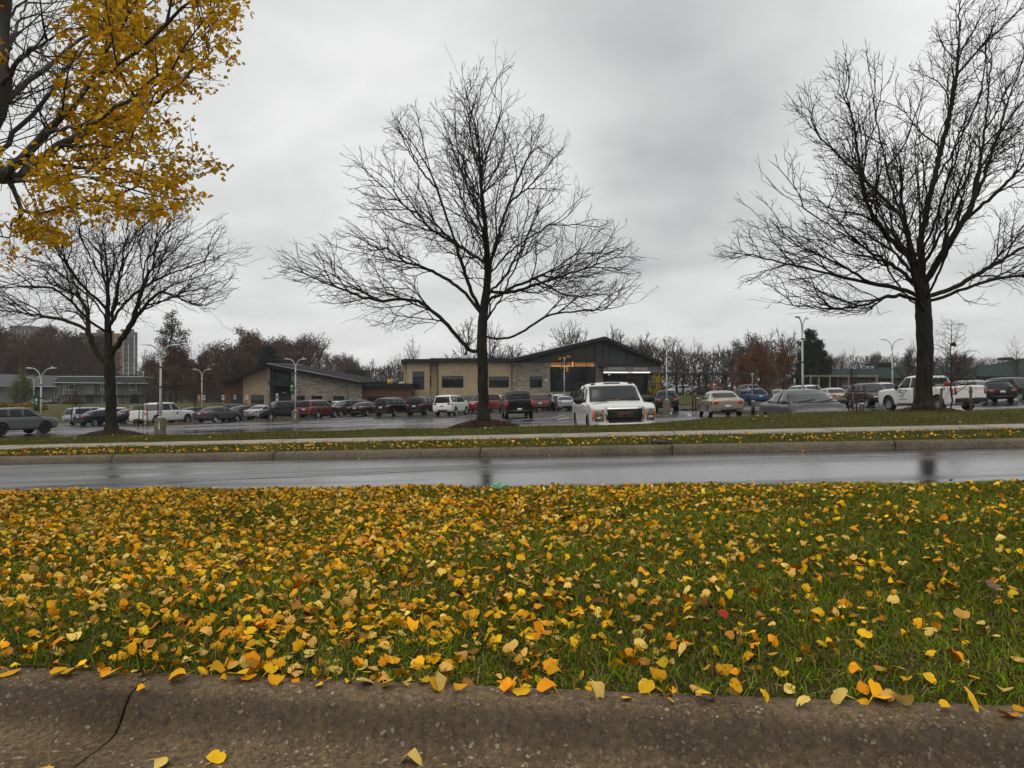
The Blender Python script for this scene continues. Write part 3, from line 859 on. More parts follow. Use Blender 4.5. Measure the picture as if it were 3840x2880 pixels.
def patch(bvh, org, d, quad, nu, nv, off, thick=.006, bm=None, mi=0):
    """bilinear quad in 3-D space shot along d at the body and laid on it, off metres proud, with an edge"""
    own = bm is None
    if own: bm = bmesh.new()
    d = Vector(d).normalized()
    q = [Vector(c) for c in quad]
    rows = []
    for i in range(nu + 1):
        row = []
        for j in range(nv + 1):
            a, b = i / nu, j / nv
            p = (q[0] * (1 - a) + q[1] * a) * (1 - b) + (q[3] * (1 - a) + q[2] * a) * b
            hit = bvh.ray_cast(p - d * 6, d)
            row.append(hit[0] if hit[0] is not None else None)
        rows.append(row)
    flat = [p for r in rows for p in r if p is not None]
    if not flat:
        return bm
    md = sum(p.dot(d) for p in flat) / len(flat)
    top = []
    for i, r in enumerate(rows):
        tr = []
        for j, p in enumerate(r):
            if p is None:
                a, b = i / nu, j / nv
                p = (q[0] * (1 - a) + q[1] * a) * (1 - b) + (q[3] * (1 - a) + q[2] * a) * b
                p = p + d * (md - p.dot(d))
            tr.append(bm.verts.new(p - d * off))
        top.append(tr)
    base = [[bm.verts.new(v.co + d * (thick + off + .01)) for v in r] for r in top]
    for i in range(nu):
        for j in range(nv):
            f = bm.faces.new((top[i][j], top[i + 1][j], top[i + 1][j + 1], top[i][j + 1])); f.smooth = True; f.material_index = mi
    def edge(seq):
        for (a, b), (c, e) in zip(seq[:-1], seq[1:]):
            f = bm.faces.new((a, c, e, b)); f.material_index = mi
    edge([(top[i][0], base[i][0]) for i in range(nu + 1)]); edge([(top[i][nv], base[i][nv]) for i in range(nu + 1)])
    edge([(top[0][j], base[0][j]) for j in range(nv + 1)]); edge([(top[nu][j], base[nu][j]) for j in range(nv + 1)])
    bmesh.ops.recalc_face_normals(bm, faces=bm.faces[:])
    return bm

def lathe(bm, prof, n=28, mi=0, axis='Y'):
    rings = []
    for r, y in prof:
        rings.append([bm.verts.new((r * math.cos(2 * math.pi * k / n), y, r * math.sin(2 * math.pi * k / n))) for k in range(n)])
    for a, b in zip(rings[:-1], rings[1:]):
        for k in range(n):
            f = bm.faces.new((a[k], a[(k + 1) % n], b[(k + 1) % n], b[k])); f.smooth = True; f.material_index = mi
    return rings

RIMS = {}
def wheel_meshes(r, wd, style):
    key = (round(r, 3), wd, style)
    if key in RIMS: return RIMS[key]
    rr = r * (.66 if style != 'truck' else .58)
    bm = bmesh.new()
    lathe(bm, [(rr, -wd / 2 + .02), (rr + .02, -wd / 2), (r - .04, -wd / 2 + .004), (r - .008, -wd / 2 + .03), (r, -wd / 2 + .06), (r, wd / 2 - .06), (r - .008, wd / 2 - .03), (r - .04, wd / 2 - .004), (rr + .02, wd / 2), (rr, wd / 2 - .02)])
    ty = bpy.data.meshes.new('tyre'); bm.to_mesh(ty); bm.free(); ty.materials.append(M_TYRE)
    bm = bmesh.new()
    # +Y is the outer side
    lathe(bm, [(rr + .004, -wd / 2 + .02), (rr - .02, wd / 2 - .06), (rr - .012, wd / 2 - .012), (rr + .006, wd / 2 - .006)], mi=0)
    y0 = wd / 2 - .10
    ring = [bm.verts.new((rr * math.cos(2 * math.pi * k / 24), y0, rr * math.sin(2 * math.pi * k / 24))) for k in range(24)]
    f = bm.faces.new(ring); f.material_index = 1
    ns = {'five': 5, 'ten': 10, 'truck': 6}.get(style, 5)
    for k in range(ns):
        a = 2 * math.pi * k / ns
        w = .055 if ns == 5 else .03
        if style == 'truck': w = .075
        M = Matrix.Rotation(-a, 4, 'Y')
        vs = []
        for (x, z, y) in ((.03, -w, y0 + .05), (.03, w, y0 + .05), (rr - .005, w * .7, y0 + .075), (rr - .005, -w * .7, y0 + .075)):
            vs.append(M @ Vector((x, y, z)))
        low = [v - Vector((0, .035, 0)) for v in vs]
        tv = [bm.verts.new(v) for v in vs]; lv = [bm.verts.new(v) for v in low]
        bm.faces.new(tv); bm.faces.new(lv[::-1])
        for q in range(4): bm.faces.new((tv[q], lv[q], lv[(q + 1) % 4], tv[(q + 1) % 4]))
    lathe(bm, [(.001, y0 + .075), (.05, y0 + .075), (.065, y0 + .05), (.07, y0)], 14)
    bmesh.ops.recalc_face_normals(bm, faces=bm.faces[:])
    rm = bpy.data.meshes.new('rim'); bm.to_mesh(rm); bm.free()
    RIMS[key] = (ty, rm)
    return RIMS[key]

PROTO = {}
def vehicle_proto(key, t, clad=False, rimstyle='five', rimmat=None, rack=None, lamp=None, tail=None, tall_tail=False, grille='std', chromeline=False):
    """one of each kind with its parts, in its own local space: +X forward, origin on the ground"""
    root = empty(key)
    L, W, H = t['L'], t['W'], t['H']; h = L / 2
    bm, belt, win, zb = body_bm(t)
    body = obj_from_bm('body', bm, [PAINT['white'], M_WELL], root, smooth=True)
    m = body.modifiers.new('s', 'SUBSURF'); m.levels = 2; m.render_levels = 2
    eval_mods(body)
    tmp = bmesh.new(); tmp.from_mesh(body.data)
    bvh = BVHTree.FromBMesh(tmp); tmp.free()
    rw = t['rw']; xf = t.get('xf', h - (L - t['wb']) * .47); xr = xf - t['wb']
    # wheel arches
    cb = bmesh.new()
    for xw in (xf, xr):
        for s in (-1, 1):
            n = 28; ra = rw + t.get('gap', .055)
            ins, outs = [], []
            for k in range(n):
                a = 2 * math.pi * k / n
                x, z = xw + ra * math.cos(a), rw + ra * math.sin(a)
                ins.append(cb.verts.new((x, s * (W / 2 - .32), z))); outs.append(cb.verts.new((x, s * (W / 2 + .3), z)))
            for k in range(n): cb.faces.new((ins[k], ins[(k + 1) % n], outs[(k + 1) % n], outs[k]))
            cb.faces.new(ins); cb.faces.new(outs)
    if t['kind'] == 'pickup':
        x0, x1 = -h + .09, win['cb'] - .16
        add_box(cb, ((x0 + x1) / 2, 0, win['rail'] + .15), (x1 - x0, W - .26, 1.15 - .0))
    bmesh.ops.recalc_face_normals(cb, faces=cb.faces[:])
    for f in cb.faces: f.material_index = 1
    cut = obj_from_bm('cutter', cb, [PAINT['white'], M_WELL])
    bo = body.modifiers.new('b', 'BOOLEAN'); bo.operation = 'DIFFERENCE'; bo.object = cut; bo.solver = 'EXACT'
    eval_mods(body)
    cm = cut.data; bpy.data.objects.remove(cut); bpy.data.meshes.remove(cm)
    body.name = 'body'
    # windows, laid on the body
    zb1 = belt + .045
    def side(quad, name, mat, s, nu=6, nv=5, off=.007, parent=root):
        q = [(x, 0, z) for x, z in quad]
        b = patch(bvh, None, (0, -s, 0), q, nu, nv, off)
        return obj_from_bm(name, b, mat, parent, smooth=False)
    zt = H - .115
    (At_b, At_t) = win['A']; B, Bw, Cc = win['B'], win['Bw'], win['C']
    for s in (1, -1):
        side([(B + Bw / 2, zb1), (At_b, zb1), (At_t, zt), (B + Bw / 2, zt + .01)], 'window', M_GLASSC, s)
        if Cc[0] < B - .3:
            side([(Cc[0], zb1 + .01), (B - Bw / 2, zb1), (B - Bw / 2, zt + .01), (Cc[1], zt)], 'window', M_GLASSC, s)
        if win['D']:
            D = win['D']
            z2 = zt - .02
            side([(D[0], zb1 + .05), (Cc[0] - .06, zb1 + .01), (Cc[1] - .06, zt), (D[1], z2)], 'window', M_GLASSC, s)
        # panel gaps and handles
        for gx in (At_b - .02, B, Cc[0] - .02 if Cc[0] < B - .3 else None):
            if gx is None: continue
            side([(gx - .004, zb + .20), (gx + .004, zb + .20), (gx + .004, belt - .01), (gx - .004, belt - .01)], 'panel_gap', M_GLINE, s, 1, 5, .0015)
        for hx in (B + .20, (Cc[0] + .16) if Cc[0] < B - .3 else None):
            if hx is None: continue
            side([(hx - .09, belt - .16), (hx + .09, belt - .155), (hx + .09, belt - .125), (hx - .09, belt - .13)], 'door_handle', M_TRIM if t['kind'] == 'pickup' else body.data.materials[0], s, 2, 1, .022)
        if clad:
            side([(xr + rw + .06, zb + .07), (xf - rw - .06, zb + .07), (xf - rw - .06, zb + .20), (xr + rw + .06, zb + .20)], 'lower_trim', M_TRIM, s, 6, 2, .012)
        if chromeline:
            side([(D[0] + .02 if win['D'] else Cc[0], zt + .02), (At_t, zt + .015), (At_t, zt + .035), (D[1] if win['D'] else Cc[0], zt + .035)], 'chrome_strip', M_CHROME, s, 6, 1, .006)
    # windscreen and back glass
    (xt, zt_), (xb_, zb_) = win['ws']
    wy = W / 2 * .86; wyt = W / 2 * .735
    if t['kind'] == 'pickup': wyt = W / 2 * .80
    b = patch(bvh, None, (-1, 0, 0), [(0, -wy * .95, zb_), (0, wy * .95, zb_), (0, wyt * .95, zt_), (0, -wyt * .95, zt_)], 14, 8, .012)
    ws = obj_from_bm('windscreen', b, M_GLASSF, root)
    for y0 in (-.55, .12):
        hb = bmesh.new()
        pts = []
        for q in range(5):
            y = y0 + q * .14; z = zb_ + .02 + q * .018
            hit = bvh.ray_cast(Vector((8, y, z)), Vector((-1, 0, 0)))
            if hit[0]: pts.append(hit[0] + Vector((.02, 0, .012)))
        if len(pts) > 2: add_tube(hb, pts, .011, 4); obj_from_bm('wiper', hb, M_TRIM, ws)
        else: hb.free()
    (x1, z1), (x2, z2) = win['rg']
    ww = .86 if t['kind'] in ('suv', 'minivan', 'hatch') else .80
    b = patch(bvh, None, (1, 0, 0), [(0, W / 2 * ww * (.95 if t['kind'] != 'sedan' else 1), z1), (0, -W / 2 * ww * (.95 if t['kind'] != 'sedan' else 1), z1), (0, -W / 2 * .66, z2), (0, W / 2 * .66, z2)], 10, 6, .010)
    obj_from_bm('rear_window', b, M_GLASSC, root)
    # lamps
    hz = float(np.interp(h - .1, [p[0] for p in profile(t)[0]], [p[1] for p in profile(t)[0]]))
    lm = lamp or M_HEAD
    for s in (1, -1):
        b = patch(bvh, None, (-1, 0, 0), [(0, s * (W / 2 - .06), hz - .22), (0, s * (W / 2 - .52), hz - .20), (0, s * (W / 2 - .50), hz - .10), (0, s * (W / 2 - .07), hz - .05)], 5, 2, .010)
        if grille != 'gmc': obj_from_bm('headlight', b, lm, root)
        else: b.free()
        tz = t.get('tz', belt - .06)
        if tall_tail:
            q = [(0, s * (W / 2 - .05), tz - .26), (0, s * (W / 2 - .20), tz - .26), (0, s * (W / 2 - .20), tz + .12), (0, s * (W / 2 - .06), tz + .12)]
        else:
            q = [(0, s * (W / 2 - .05), tz - .15), (0, s * (W / 2 - .42), tz - .12), (0, s * (W / 2 - .40), tz + .02), (0, s * (W / 2 - .05), tz + .06)]
        b = patch(bvh, None, (1, 0, 0), q, 3, 3, .012)
        # wrap the lens round the corner
        zc = (tz - .26, tz + .12) if tall_tail else (tz - .13, tz + .05)
        patch(bvh, None, (0, -s, 0), [(-h + .05, 0, zc[0]), (-h + .22 if not tall_tail else -h + .12, 0, zc[0] + .02), (-h + .20 if not tall_tail else -h + .12, 0, zc[1]), (-h + .05, 0, zc[1])], 2, 2, .010, bm=b)
        obj_from_bm('taillight', b, tail or M_TAIL, root)
    # grille, intake, bumper lower, plate
    if grille == 'std':
        b = patch(bvh, None, (-1, 0, 0), [(0, -.36, hz - .24), (0, .36, hz - .24), (0, .42, hz - .10), (0, -.42, hz - .10)], 4, 2, .010)
        g = obj_from_bm('grille', b, M_TRIM, root)
        b = patch(bvh, None, (-1, 0, 0), [(0, -.36, hz - .175), (0, .36, hz - .175), (0, .37, hz - .155), (0, -.37, hz - .155)], 4, 1, .022)
        obj_from_bm('grille_bar', b, M_CHROME, g)
    if grille != 'gmc':
        b = patch(bvh, None, (-1, 0, 0), [(0, -.55, zb + .09), (0, .55, zb + .09), (0, .60, zb + .20), (0, -.60, zb + .20)], 4, 1, .010)
        obj_from_bm('air_intake', b, M_TRIM, root)
    pz = t.get('plate', belt - .22)
    b = patch(bvh, None, (1, 0, 0), [(0, .165, pz - .085), (0, -.165, pz - .085), (0, -.165, pz + .085), (0, .165, pz + .085)], 1, 1, .018)
    obj_from_bm('license_plate', b, M_PLATE, root)
    b = patch(bvh, None, (1, 0, 0), [(0, W / 2 - .18, zb + .10), (0, -W / 2 + .18, zb + .10), (0, -W / 2 + .18, zb + .26), (0, W / 2 - .18, zb + .26)], 4, 1, .014)
    obj_from_bm('rear_bumper', b, M_TRIM if (clad or t['kind'] == 'pickup') else M_TRIM, root)
    # mirrors
    for s in (1, -1):
        mb = bmesh.new()
        bmesh.ops.create_icosphere(mb, subdivisions=2, radius=1)
        mx, mz = At_b - .05, belt + .10
        sz = t.get('mirror', (.075, .115, .075))
        for v in mb.verts: v.co = Vector((mx + v.co.x * sz[0], s * (W / 2 + sz[1] * .75) + v.co.y * sz[1], mz + v.co.z * sz[2]))
        add_box(mb, (mx, s * (W / 2 - .0), mz - .05), (.06, .16, .03))
        obj_from_bm('wing_mirror', mb, M_TRIM if t['kind'] == 'pickup' or clad else body.data.materials[0], root, smooth=True)
    # wheels
    ty, rm = wheel_meshes(rw, t.get('tw', .22), rimstyle)
    for xw in (xf, xr):
        for s in (1, -1):
            w = bpy.data.objects.new('wheel', ty); link(w, root)
            w.location = (xw, s * (W / 2 - t.get('tw', .22) / 2 - .015), rw)
            w.rotation_euler = (0, random.uniform(0, 1), 0 if s > 0 else math.pi)
            r_ = bpy.data.objects.new('rim', rm); link(r_, w)
            if not rm.materials: rm.materials.append(M_RIM); rm.materials.append(M_WELL)
            r_.material_slots[0].link = 'OBJECT'; r_.material_slots[0].material = rimmat or M_RIM
    if rack == 'rails':
        for s in (1, -1):
            tube('roof_rail', [(-h + .75, s * W * .33, H - .0), (-h + .85, s * W * .335, H + .05), (win['ws'][0][0] - .35, s * W * .335, H + .055), (win['ws'][0][0] - .2, s * W * .33, H - .0)], .017, M_TRIM, root, 6)
    root['_h'] = 0
    del root['_h']
    PROTO[key] = (root, t, win, belt, bvh)
    return root

TILT = Matrix.Rotation(-math.atan(SLOPE), 4, 'Y')
def place(root, px, Y, psi, dz=0.0, dx=0.0):
    X = (px - 1920) / F * Y + dx
    z = float(ground_lot(X, Y)) + .006 + dz
    root.matrix_world = Matrix.Translation((X, Y, z)) @ TILT @ Matrix.Rotation(R(psi), 4, 'Z')
def recolor(root, col):
    for ch in root.children:
        me = ch.data
        if me is None or not len(ch.material_slots): continue
        if ch.name.split('.')[0] in ('body', 'door_handle', 'wing_mirror') and me.materials[0] == PAINT['white']:
            ch.material_slots[0].link = 'OBJECT'; ch.material_slots[0].material = PAINT[col]
USED = set()
def vehicle(key, col, px, Y, psi, label, cat='car', dz=0.0, group='cars parked in the wet lot'):
    root = PROTO[key][0]
    if key in USED: root = copy_tree(root)
    else: USED.add(key)
    recolor(root, col)
    place(root, px, Y, psi, dz)
    tag(root, label, cat, group)
    return root
vehicle_proto('sedan', car_type('sedan', 4.75, 1.83, 1.45, rw=.33, tz=.93, plate=.84), rimstyle='ten')
vehicle_proto('large_sedan', car_type('sedan', 5.0, 1.85, 1.48, rw=.335, deck=1.08, belt=.96, tz=.90, plate=.62), rimstyle='ten')
vehicle_proto('compact_sedan', car_type('sedan', 4.4, 1.71, 1.44, rw=.32, deck=1.06, belt=.96, hood=.70, cowl=1.0), rimstyle='five')
vehicle_proto('suv', car_type('suv', 4.7, 1.86, 1.70, rw=.36), clad=True, rack='rails', chromeline=True)
vehicle_proto('boxy_suv', car_type('suv', 4.7, 1.87, 1.80, rw=.38, rake=.16, belt=1.12, tailz=1.08, hood=1.0, cowl=1.16, wx=1.05, wt=.5), clad=False, rack='rails', tall_tail=False)
vehicle_proto('large_suv', car_type('suv', 4.85, 1.94, 1.78, rw=.38, rake=.28, belt=1.10, hood=.98, cowl=1.14, tailz=1.05, tz=1.06), clad=True, rack='rails')
vehicle_proto('luxury_suv', car_type('suv', 4.85, 1.88, 1.86, rw=.39, rake=.22, belt=1.14, hood=1.04, cowl=1.18, tailz=1.08, tz=1.10), clad=False, rack='rails', chromeline=True)
vehicle_proto('crossover', car_type('suv', 4.45, 1.82, 1.64, rw=.345, rake=.55, belt=1.05), clad=True, rimstyle='five', rimmat=M_RIMB, rack='rails')
vehicle_proto('coupe_suv', car_type('suv', 4.70, 1.93, 1.62, rw=.37, rake=.80, belt=1.06, tz=.98), clad=True, rimmat=M_RIMB)
vehicle_proto('minivan', car_type('minivan', 5.05, 1.96, 1.76, rw=.34, belt=1.0, hood=.86, cowl=1.05, rake=.30, tz=1.08), tall_tail=False, rack='rails')
vehicle_proto('hatchback', car_type('hatch', 4.1, 1.70, 1.52, rw=.31, belt=.98, hood=.80, cowl=1.02, rake=.35, wx=1.25, wt=.35))
vehicle_proto('sporty_suv', car_type('suv', 4.82, 1.94, 1.76, rw=.40, rake=.30, belt=1.12, hood=1.0, cowl=1.15), clad=False, rimmat=M_RIMB, rack='rails')
vehicle_proto('pickup_truck', car_type('pickup', 5.89, 2.03, 1.95, rw=.40, tw=.26, wb=3.68, tz=1.12, plate=.62, gap=.09), rimstyle='truck', tall_tail=True, tail=M_TAILB)

WHITE = PAINT['white']
def bedware(root, key):
    pass

# ---- the big white pickup at the front of the lot, nose to the camera
g = vehicle_proto('front_pickup', car_type('pickup', 5.85, 2.03, 1.87, rw=.40, tw=.25, wb=3.66, hood=1.13, cowl=1.22, belt=1.20, rail=1.28, gap=.08, blunt=.02, mirror=(.09, .19, .12)), rimstyle='truck', tall_tail=True, grille='gmc')
def gmc_front():
    root, t, win, belt, bvh = PROTO['front_pickup']
    def fr(name, mat, q, nu=4, nv=3, off=.01, parent=root):
        return obj_from_bm(name, patch(bvh, None, (-1, 0, 0), [(0, y, z) for y, z in q], nu, nv, off), mat, parent)
    zt, zb2 = 1.03, .62
    sur = fr('grille_surround', M_CHROME, [(-.57, zb2 - .05), (.57, zb2 - .05), (.61, zt + .05), (-.61, zt + .05)], 6, 3, .025)
    gr = fr('grille', M_TRIM, [(-.50, zb2), (.50, zb2), (.545, zt), (-.545, zt)], 6, 3, .036)
    for k in range(5):
        z = zb2 + .05 + k * .078
        fr('grille_bar', M_GLINE if k % 2 else pmat('grille_slat', (.035, .035, .037), .35, metal=.6), [(-.50, z), (.50, z), (.50, z + .018), (-.50, z + .018)], 6, 1, .046, gr)
    for s in (1, -1):
        hl = fr('headlight', M_HEADO, [(s * .965, .67), (s * .64, .67), (s * .64, 1.02), (s * .955, 1.02)], 4, 3, .022)
        fr('turn_signal', M_AMBER, [(s * .975, .68), (s * .885, .68), (s * .885, 1.01), (s * .955, 1.01)], 1, 3, .032, hl)
        fr('marker_lamp', M_AMBER, [(s * .69, .70), (s * .645, .70), (s * .645, .95), (s * .69, .95)], 1, 3, .030, hl)
        fr('lamp_cell', M_HEAD, [(s * .86, .72), (s * .71, .72), (s * .71, .80), (s * .86, .80)], 2, 1, .030, hl)
        fr('lamp_divider', M_TRIM, [(s * .88, .838), (s * .66, .838), (s * .66, .850), (s * .88, .850)], 2, 1, .031, hl)
    fr('front_bumper', WHITE, [(-1.0, .42), (1.0, .42), (1.0, .60), (-1.0, .60)], 8, 2, .09)
    fr('air_intake', M_TRIM, [(-.5, .46), (.5, .46), (.5, .56), (-.5, .56)], 4, 1, .10)
    # badge
    cu = bpy.data.curves.new('badge', 'FONT'); cu.body = 'GMC'; cu.size = .185; cu.extrude = .012; cu.align_x = 'CENTER'; cu.align_y = 'CENTER'; cu.offset = .006
    hit = bvh.ray_cast(Vector((8, 0, .84)), Vector((-1, 0, 0)))[0]
    def text_mesh(cu, mat, name, parent, mtx):
        tmp = bpy.data.objects.new('t', cu); COL.objects.link(tmp)
        dg = bpy.context.evaluated_depsgraph_get(); dg.update()
        me = bpy.data.meshes.new_from_object(tmp.evaluated_get(dg)); bpy.data.objects.remove(tmp)
        me.materials.clear(); me.materials.append(mat)
        o = bpy.data.objects.new(name, me); link(o, parent); o.matrix_local = mtx; return o
    M_BADGE = pmat('badge_red', (.10, .012, .014), .3, coat=.8)
    Mx = Matrix.Translation(hit + Vector((.062, 0, 0))) @ Matrix(((0, 0, 1, 0), (1, 0, 0, 0), (0, 1, 0, 0), (0, 0, 0, 1))) @ Matrix.Scale(1.12, 4, Vector((1, 0, 0)))
    cu2 = cu.copy(); cu2.offset = .016; cu2.extrude = .006
    text_mesh(cu2, M_CHROME, 'badge_rim', gr, Matrix.Translation((-.004, 0, 0)) @ Mx)
    text_mesh(cu, M_BADGE, 'badge', gr, Mx)
    # hood scoop, cab lamps
    def top(name, mat, q, nu=3, nv=2, off=.01):
        return obj_from_bm(name, patch(bvh, None, (0, 0, -1), [(x, y, 0) for x, y in q], nu, nv, off), mat, root)
    h = t['L'] / 2
    top('hood_bulge', WHITE, [(h - 1.55, -.34), (h - 1.55, .34), (h - .45, .42), (h - .45, -.42)], 4, 4, .022)
    wt = win['ws'][0][0]
    for y in (-.62, .62): top('clearance_lamp', M_TRIM, [(wt - .16, y - .07), (wt - .16, y + .07), (wt - .06, y + .06), (wt - .06, y - .06)], 2, 1, .022)
    top('brake_lamp', M_TRIM, [(wt - .10, -.27), (wt - .10, .27), (wt - .04, .27), (wt - .04, -.27)], 3, 1, .02)
    # lift-over rack and tool box in the bed
    rk = bmesh.new()
    cb = win['cb']
    for s in (1, -1):
        add_box(rk, (cb - .10, s * .93, 1.60), (.06, .06, .62)); add_box(rk, (cb - .9, s * .93, 1.30), (.10, .06, .12))
        add_tube(rk, [(cb - .10, s * .93, 1.88), (cb - .9, s * .93, 1.32)], .022, 6)
    add_box(rk, (cb - .10, 0, 1.91), (.06, 1.92, .05))
    obj_from_bm('headache_rack', rk, M_TRIM, root)
    return text_mesh
text_mesh = gmc_front()
def text_curve(s, size, extrude=.003, offset=0, ax='CENTER', spacing=1.0):
    cu = bpy.data.curves.new('text', 'FONT'); cu.body = s; cu.size = size; cu.extrude = extrude; cu.offset = offset
    cu.align_x = ax; cu.align_y = 'CENTER'; cu.space_character = spacing; return cu

# ---- white heavy-duty work truck with lettering on its door
vehicle_proto('work_truck', car_type('pickup', 6.35, 2.03, 2.02, rw=.42, tw=.27, wb=4.06, hood=1.20, cowl=1.36, belt=1.30, rail=1.38, gap=.10, blunt=.02, tz=1.18, plate=.66, cb=-.72, mirror=(.09, .13, .19)), rimstyle='truck', rimmat=M_RIMP, tall_tail=True, tail=M_TAIL)
def work_details():
    root, t, win, belt, bvh = PROTO['work_truck']
    h = t['L'] / 2
    def side_text(s, x, z, size, sgn=1, ax='LEFT', offset=0):
        hit = bvh.ray_cast(Vector((x, 4 * sgn, z)), Vector((0, -sgn, 0)))[0]
        # text reads nose to tail on the left side
        M = Matrix.Translation((x, hit.y + .006 * sgn, z)) @ Matrix(((-sgn, 0, 0, 0), (0, 0, sgn, 0), (0, 1, 0, 0), (0, 0, 0, 1)))
        return text_mesh(text_curve(s, size, .002, offset, ax), M_TRIM, 'lettering', root, M)
    x0 = win['A'][0] - .12
    side_text('G', x0, 1.13, .30, offset=.008); side_text('LELAND', x0 - .24, 1.19, .13)
    side_text('SPRINKLER', x0 - .24, 1.06, .075); side_text('SERVICES', x0 - .24, .98, .07)
    side_text('REPAIR', x0 - .06, .87, .12); side_text('AND', x0 - .24, .775, .06); side_text('INSTALLATION', x0 - .02, .68, .105)
    side_text('4X4', -h + .95, 1.22, .20, offset=.006)
    for sgn in (1,):
        for z in (1.25,):
            pass
    def rear(name, mat, q, nu=4, nv=1, off=.01):
        return obj_from_bm(name, patch(bvh, None, (1, 0, 0), [(0, y, z) for y, z in q], nu, nv, off), mat, root)
    for z in (1.235, 1.17): rear('tailgate_crease', M_GLINE, [(.80, z), (-.80, z), (-.80, z + .012), (.80, z + .012)], 4, 1, .004)
    rear('tailgate_badge', M_TRIM, [(.13, 1.00), (-.13, 1.00), (-.10, 1.12), (.10, 1.12)], 3, 2, .014)
    rear('tailgate_edge', M_GLINE, [(.83, .72), (-.83, .72), (-.83, .735), (.83, .735)], 4, 1, .005)
    bp = bmesh.new(); add_box(bp, (-h - .09, 0, .60), (.20, 1.86, .22)); bmesh.ops.bevel(bp, geom=bp.edges[:], offset=.03, segments=2, affect='EDGES')
    obj_from_bm('step_bumper', bp, M_TRIM, root)
    for s in (1, -1):
        tube('running_board', [(win['cb'] + .1, s * .98, .42), (win['A'][0], s * .98, .42)], .05, M_TRIM, root, 8)
    rk = bmesh.new(); cb = win['cb']
    for s in (1, -1): add_box(rk, (cb - .12, s * .9, 1.68), (.05, .05, .6))
    add_box(rk, (cb - .12, 0, 2.0), (.05, 1.85, .05)); add_tube(rk, [(cb - .12, .9, 1.98), (cb - .7, .9, 1.4)], .02, 6); add_tube(rk, [(cb - .12, -.9, 1.98), (cb - .7, -.9, 1.4)], .02, 6)
    obj_from_bm('headache_rack', rk, M_TRIM, root)
work_details()

# ---- fleet, left to right.  px = middle of the car in the photograph, Y = metres ahead, psi = heading
V = vehicle
V('sporty_suv', 'flatgrey', 56, 50.5, 64, 'matt grey off-road SUV with black wheels cut by the left edge of the picture', 'SUV')
V('sedan', 'navy', 385, 73, 62, 'dark blue sedan half behind the left tree trunk')
V('minivan', 'silver', 345, 80, 60, 'silver van roof showing above the dark blue sedan', 'van')
V('crossover', 'offwhite', 440, 76, 62, 'white crossover behind the left tree trunk, right beside the pickup', 'SUV')
V('compact_sedan', 'black', 497, 73, 68, 'black hatchback nose between white crossover and ladder-rack pickup')
p = V('pickup_truck', 'white', 614, 69.5, 70, 'white pickup truck with ladder rack and toolboxes beside the lamp post', 'pickup truck')
V('sedan', 'grey', 820, 72, 68, 'mid grey sedan alone in front of the island, seen from behind')
V('sedan', 'darkgrey', 735, 84, 66, 'dark grey sedan behind the small reddish tree near the yellow banner')
V('compact_sedan', 'black', 655, 88, 66, 'low black car behind the white ladder-rack pickup cab')
V('compact_sedan', 'brightred', 830, 88, 70, 'bright red car roof just above the mid grey sedan')
V('suv', 'slate', 900, 88, 70, 'slate grey SUV behind the red roof, in front of the brown wall', 'SUV')
V('sedan', 'black', 925, 77, 62, 'black sedan seen from behind, left of the silver one')
V('compact_sedan', 'silver', 985, 76, 80, 'silver compact sedan with red corner lamps next to the black minivan')
V('minivan', 'black', 1062, 76, 218, 'black minivan facing left behind the staked sapling', 'van')
V('minivan', 'silver', 1110, 92, 70, 'silver van roof behind the black minivan', 'van')
V('boxy_suv', 'red', 1195, 77, 68, 'dark red boxy SUV beside the green banner lamp', 'SUV')
V('suv', 'black', 1215, 92, 68, 'black SUV hidden behind the dark red boxy one', 'SUV')
V('crossover', 'white', 1272, 89, 225, 'small white car roof between red SUV and slate crossover')
V('suv', 'slate', 1308, 82, 222, 'slate crossover facing left between red SUV and black sedan', 'SUV')
V('sedan', 'black', 1376, 80, 70, 'black sedan between slate crossover and black SUV')
V('large_suv', 'black', 1478, 75, 68, 'large black SUV with bright red tail lamps left of the older one', 'SUV')
V('boxy_suv', 'black', 1592, 75, 72, 'older black SUV left of the white luxury one', 'SUV')
V('luxury_suv', 'white', 1694, 71, 74, 'white luxury SUV seen from behind, left of the middle tree', 'SUV')
V('large_suv', 'teal', 1765, 88, 252, 'dark teal SUV facing us just left of the middle trunk', 'SUV')
V('pickup_truck', 'brightred', 1818, 80, 235, 'bright red pickup truck half behind the middle tree trunk', 'pickup truck')
V('minivan', 'white', 1862, 88, 262, 'white van right of the middle tree trunk, behind the black pickup', 'van')
V('pickup_truck', 'black', 1938, 57, 94, 'black pickup truck seen from behind, right of the middle tree', 'pickup truck')
V('minivan', 'red', 2037, 79, 82, 'red minivan seen from behind, right of the black pickup', 'van')
V('large_suv', 'greysilver', 2068, 90, 80, 'grey SUV with roof rails behind the red minivan', 'SUV')
V('crossover', 'white', 2095, 88, 268, 'small white car between grey SUV and silver sedan')
V('sedan', 'silver', 2114, 78, 94, 'silver sedan left of the big white pickup, seen from behind')
V('pickup_truck', 'black', 2172, 88, 96, 'black pickup cab showing above the silver sedan', 'pickup truck')
gm = V('front_pickup', 'white', 2290, 26.3, 271.5, 'big white pickup facing us with black grille and orange corner lamps', 'pickup truck')
V('crossover', 'black', 2497, 61, 82, 'black crossover seen from behind, right of the big white pickup', 'SUV')
V('hatchback', 'silver', 2545, 118, 215, 'silver hatchback under the walkway canopy, left of the yellow one')
V('hatchback', 'yellow', 2585, 135, 195, 'yellow hatchback between the walkway posts')
V('suv', 'red', 2655, 128, 200, 'dark red SUV between yellow hatchback and brown sign', 'SUV')
V('hatchback', 'maroon', 2622, 124, 200, 'maroon hatchback nose in front of the dark red SUV')
V('large_sedan', 'beige', 2698, 45, 86, 'beige sedan seen from behind, left of the grey compact')
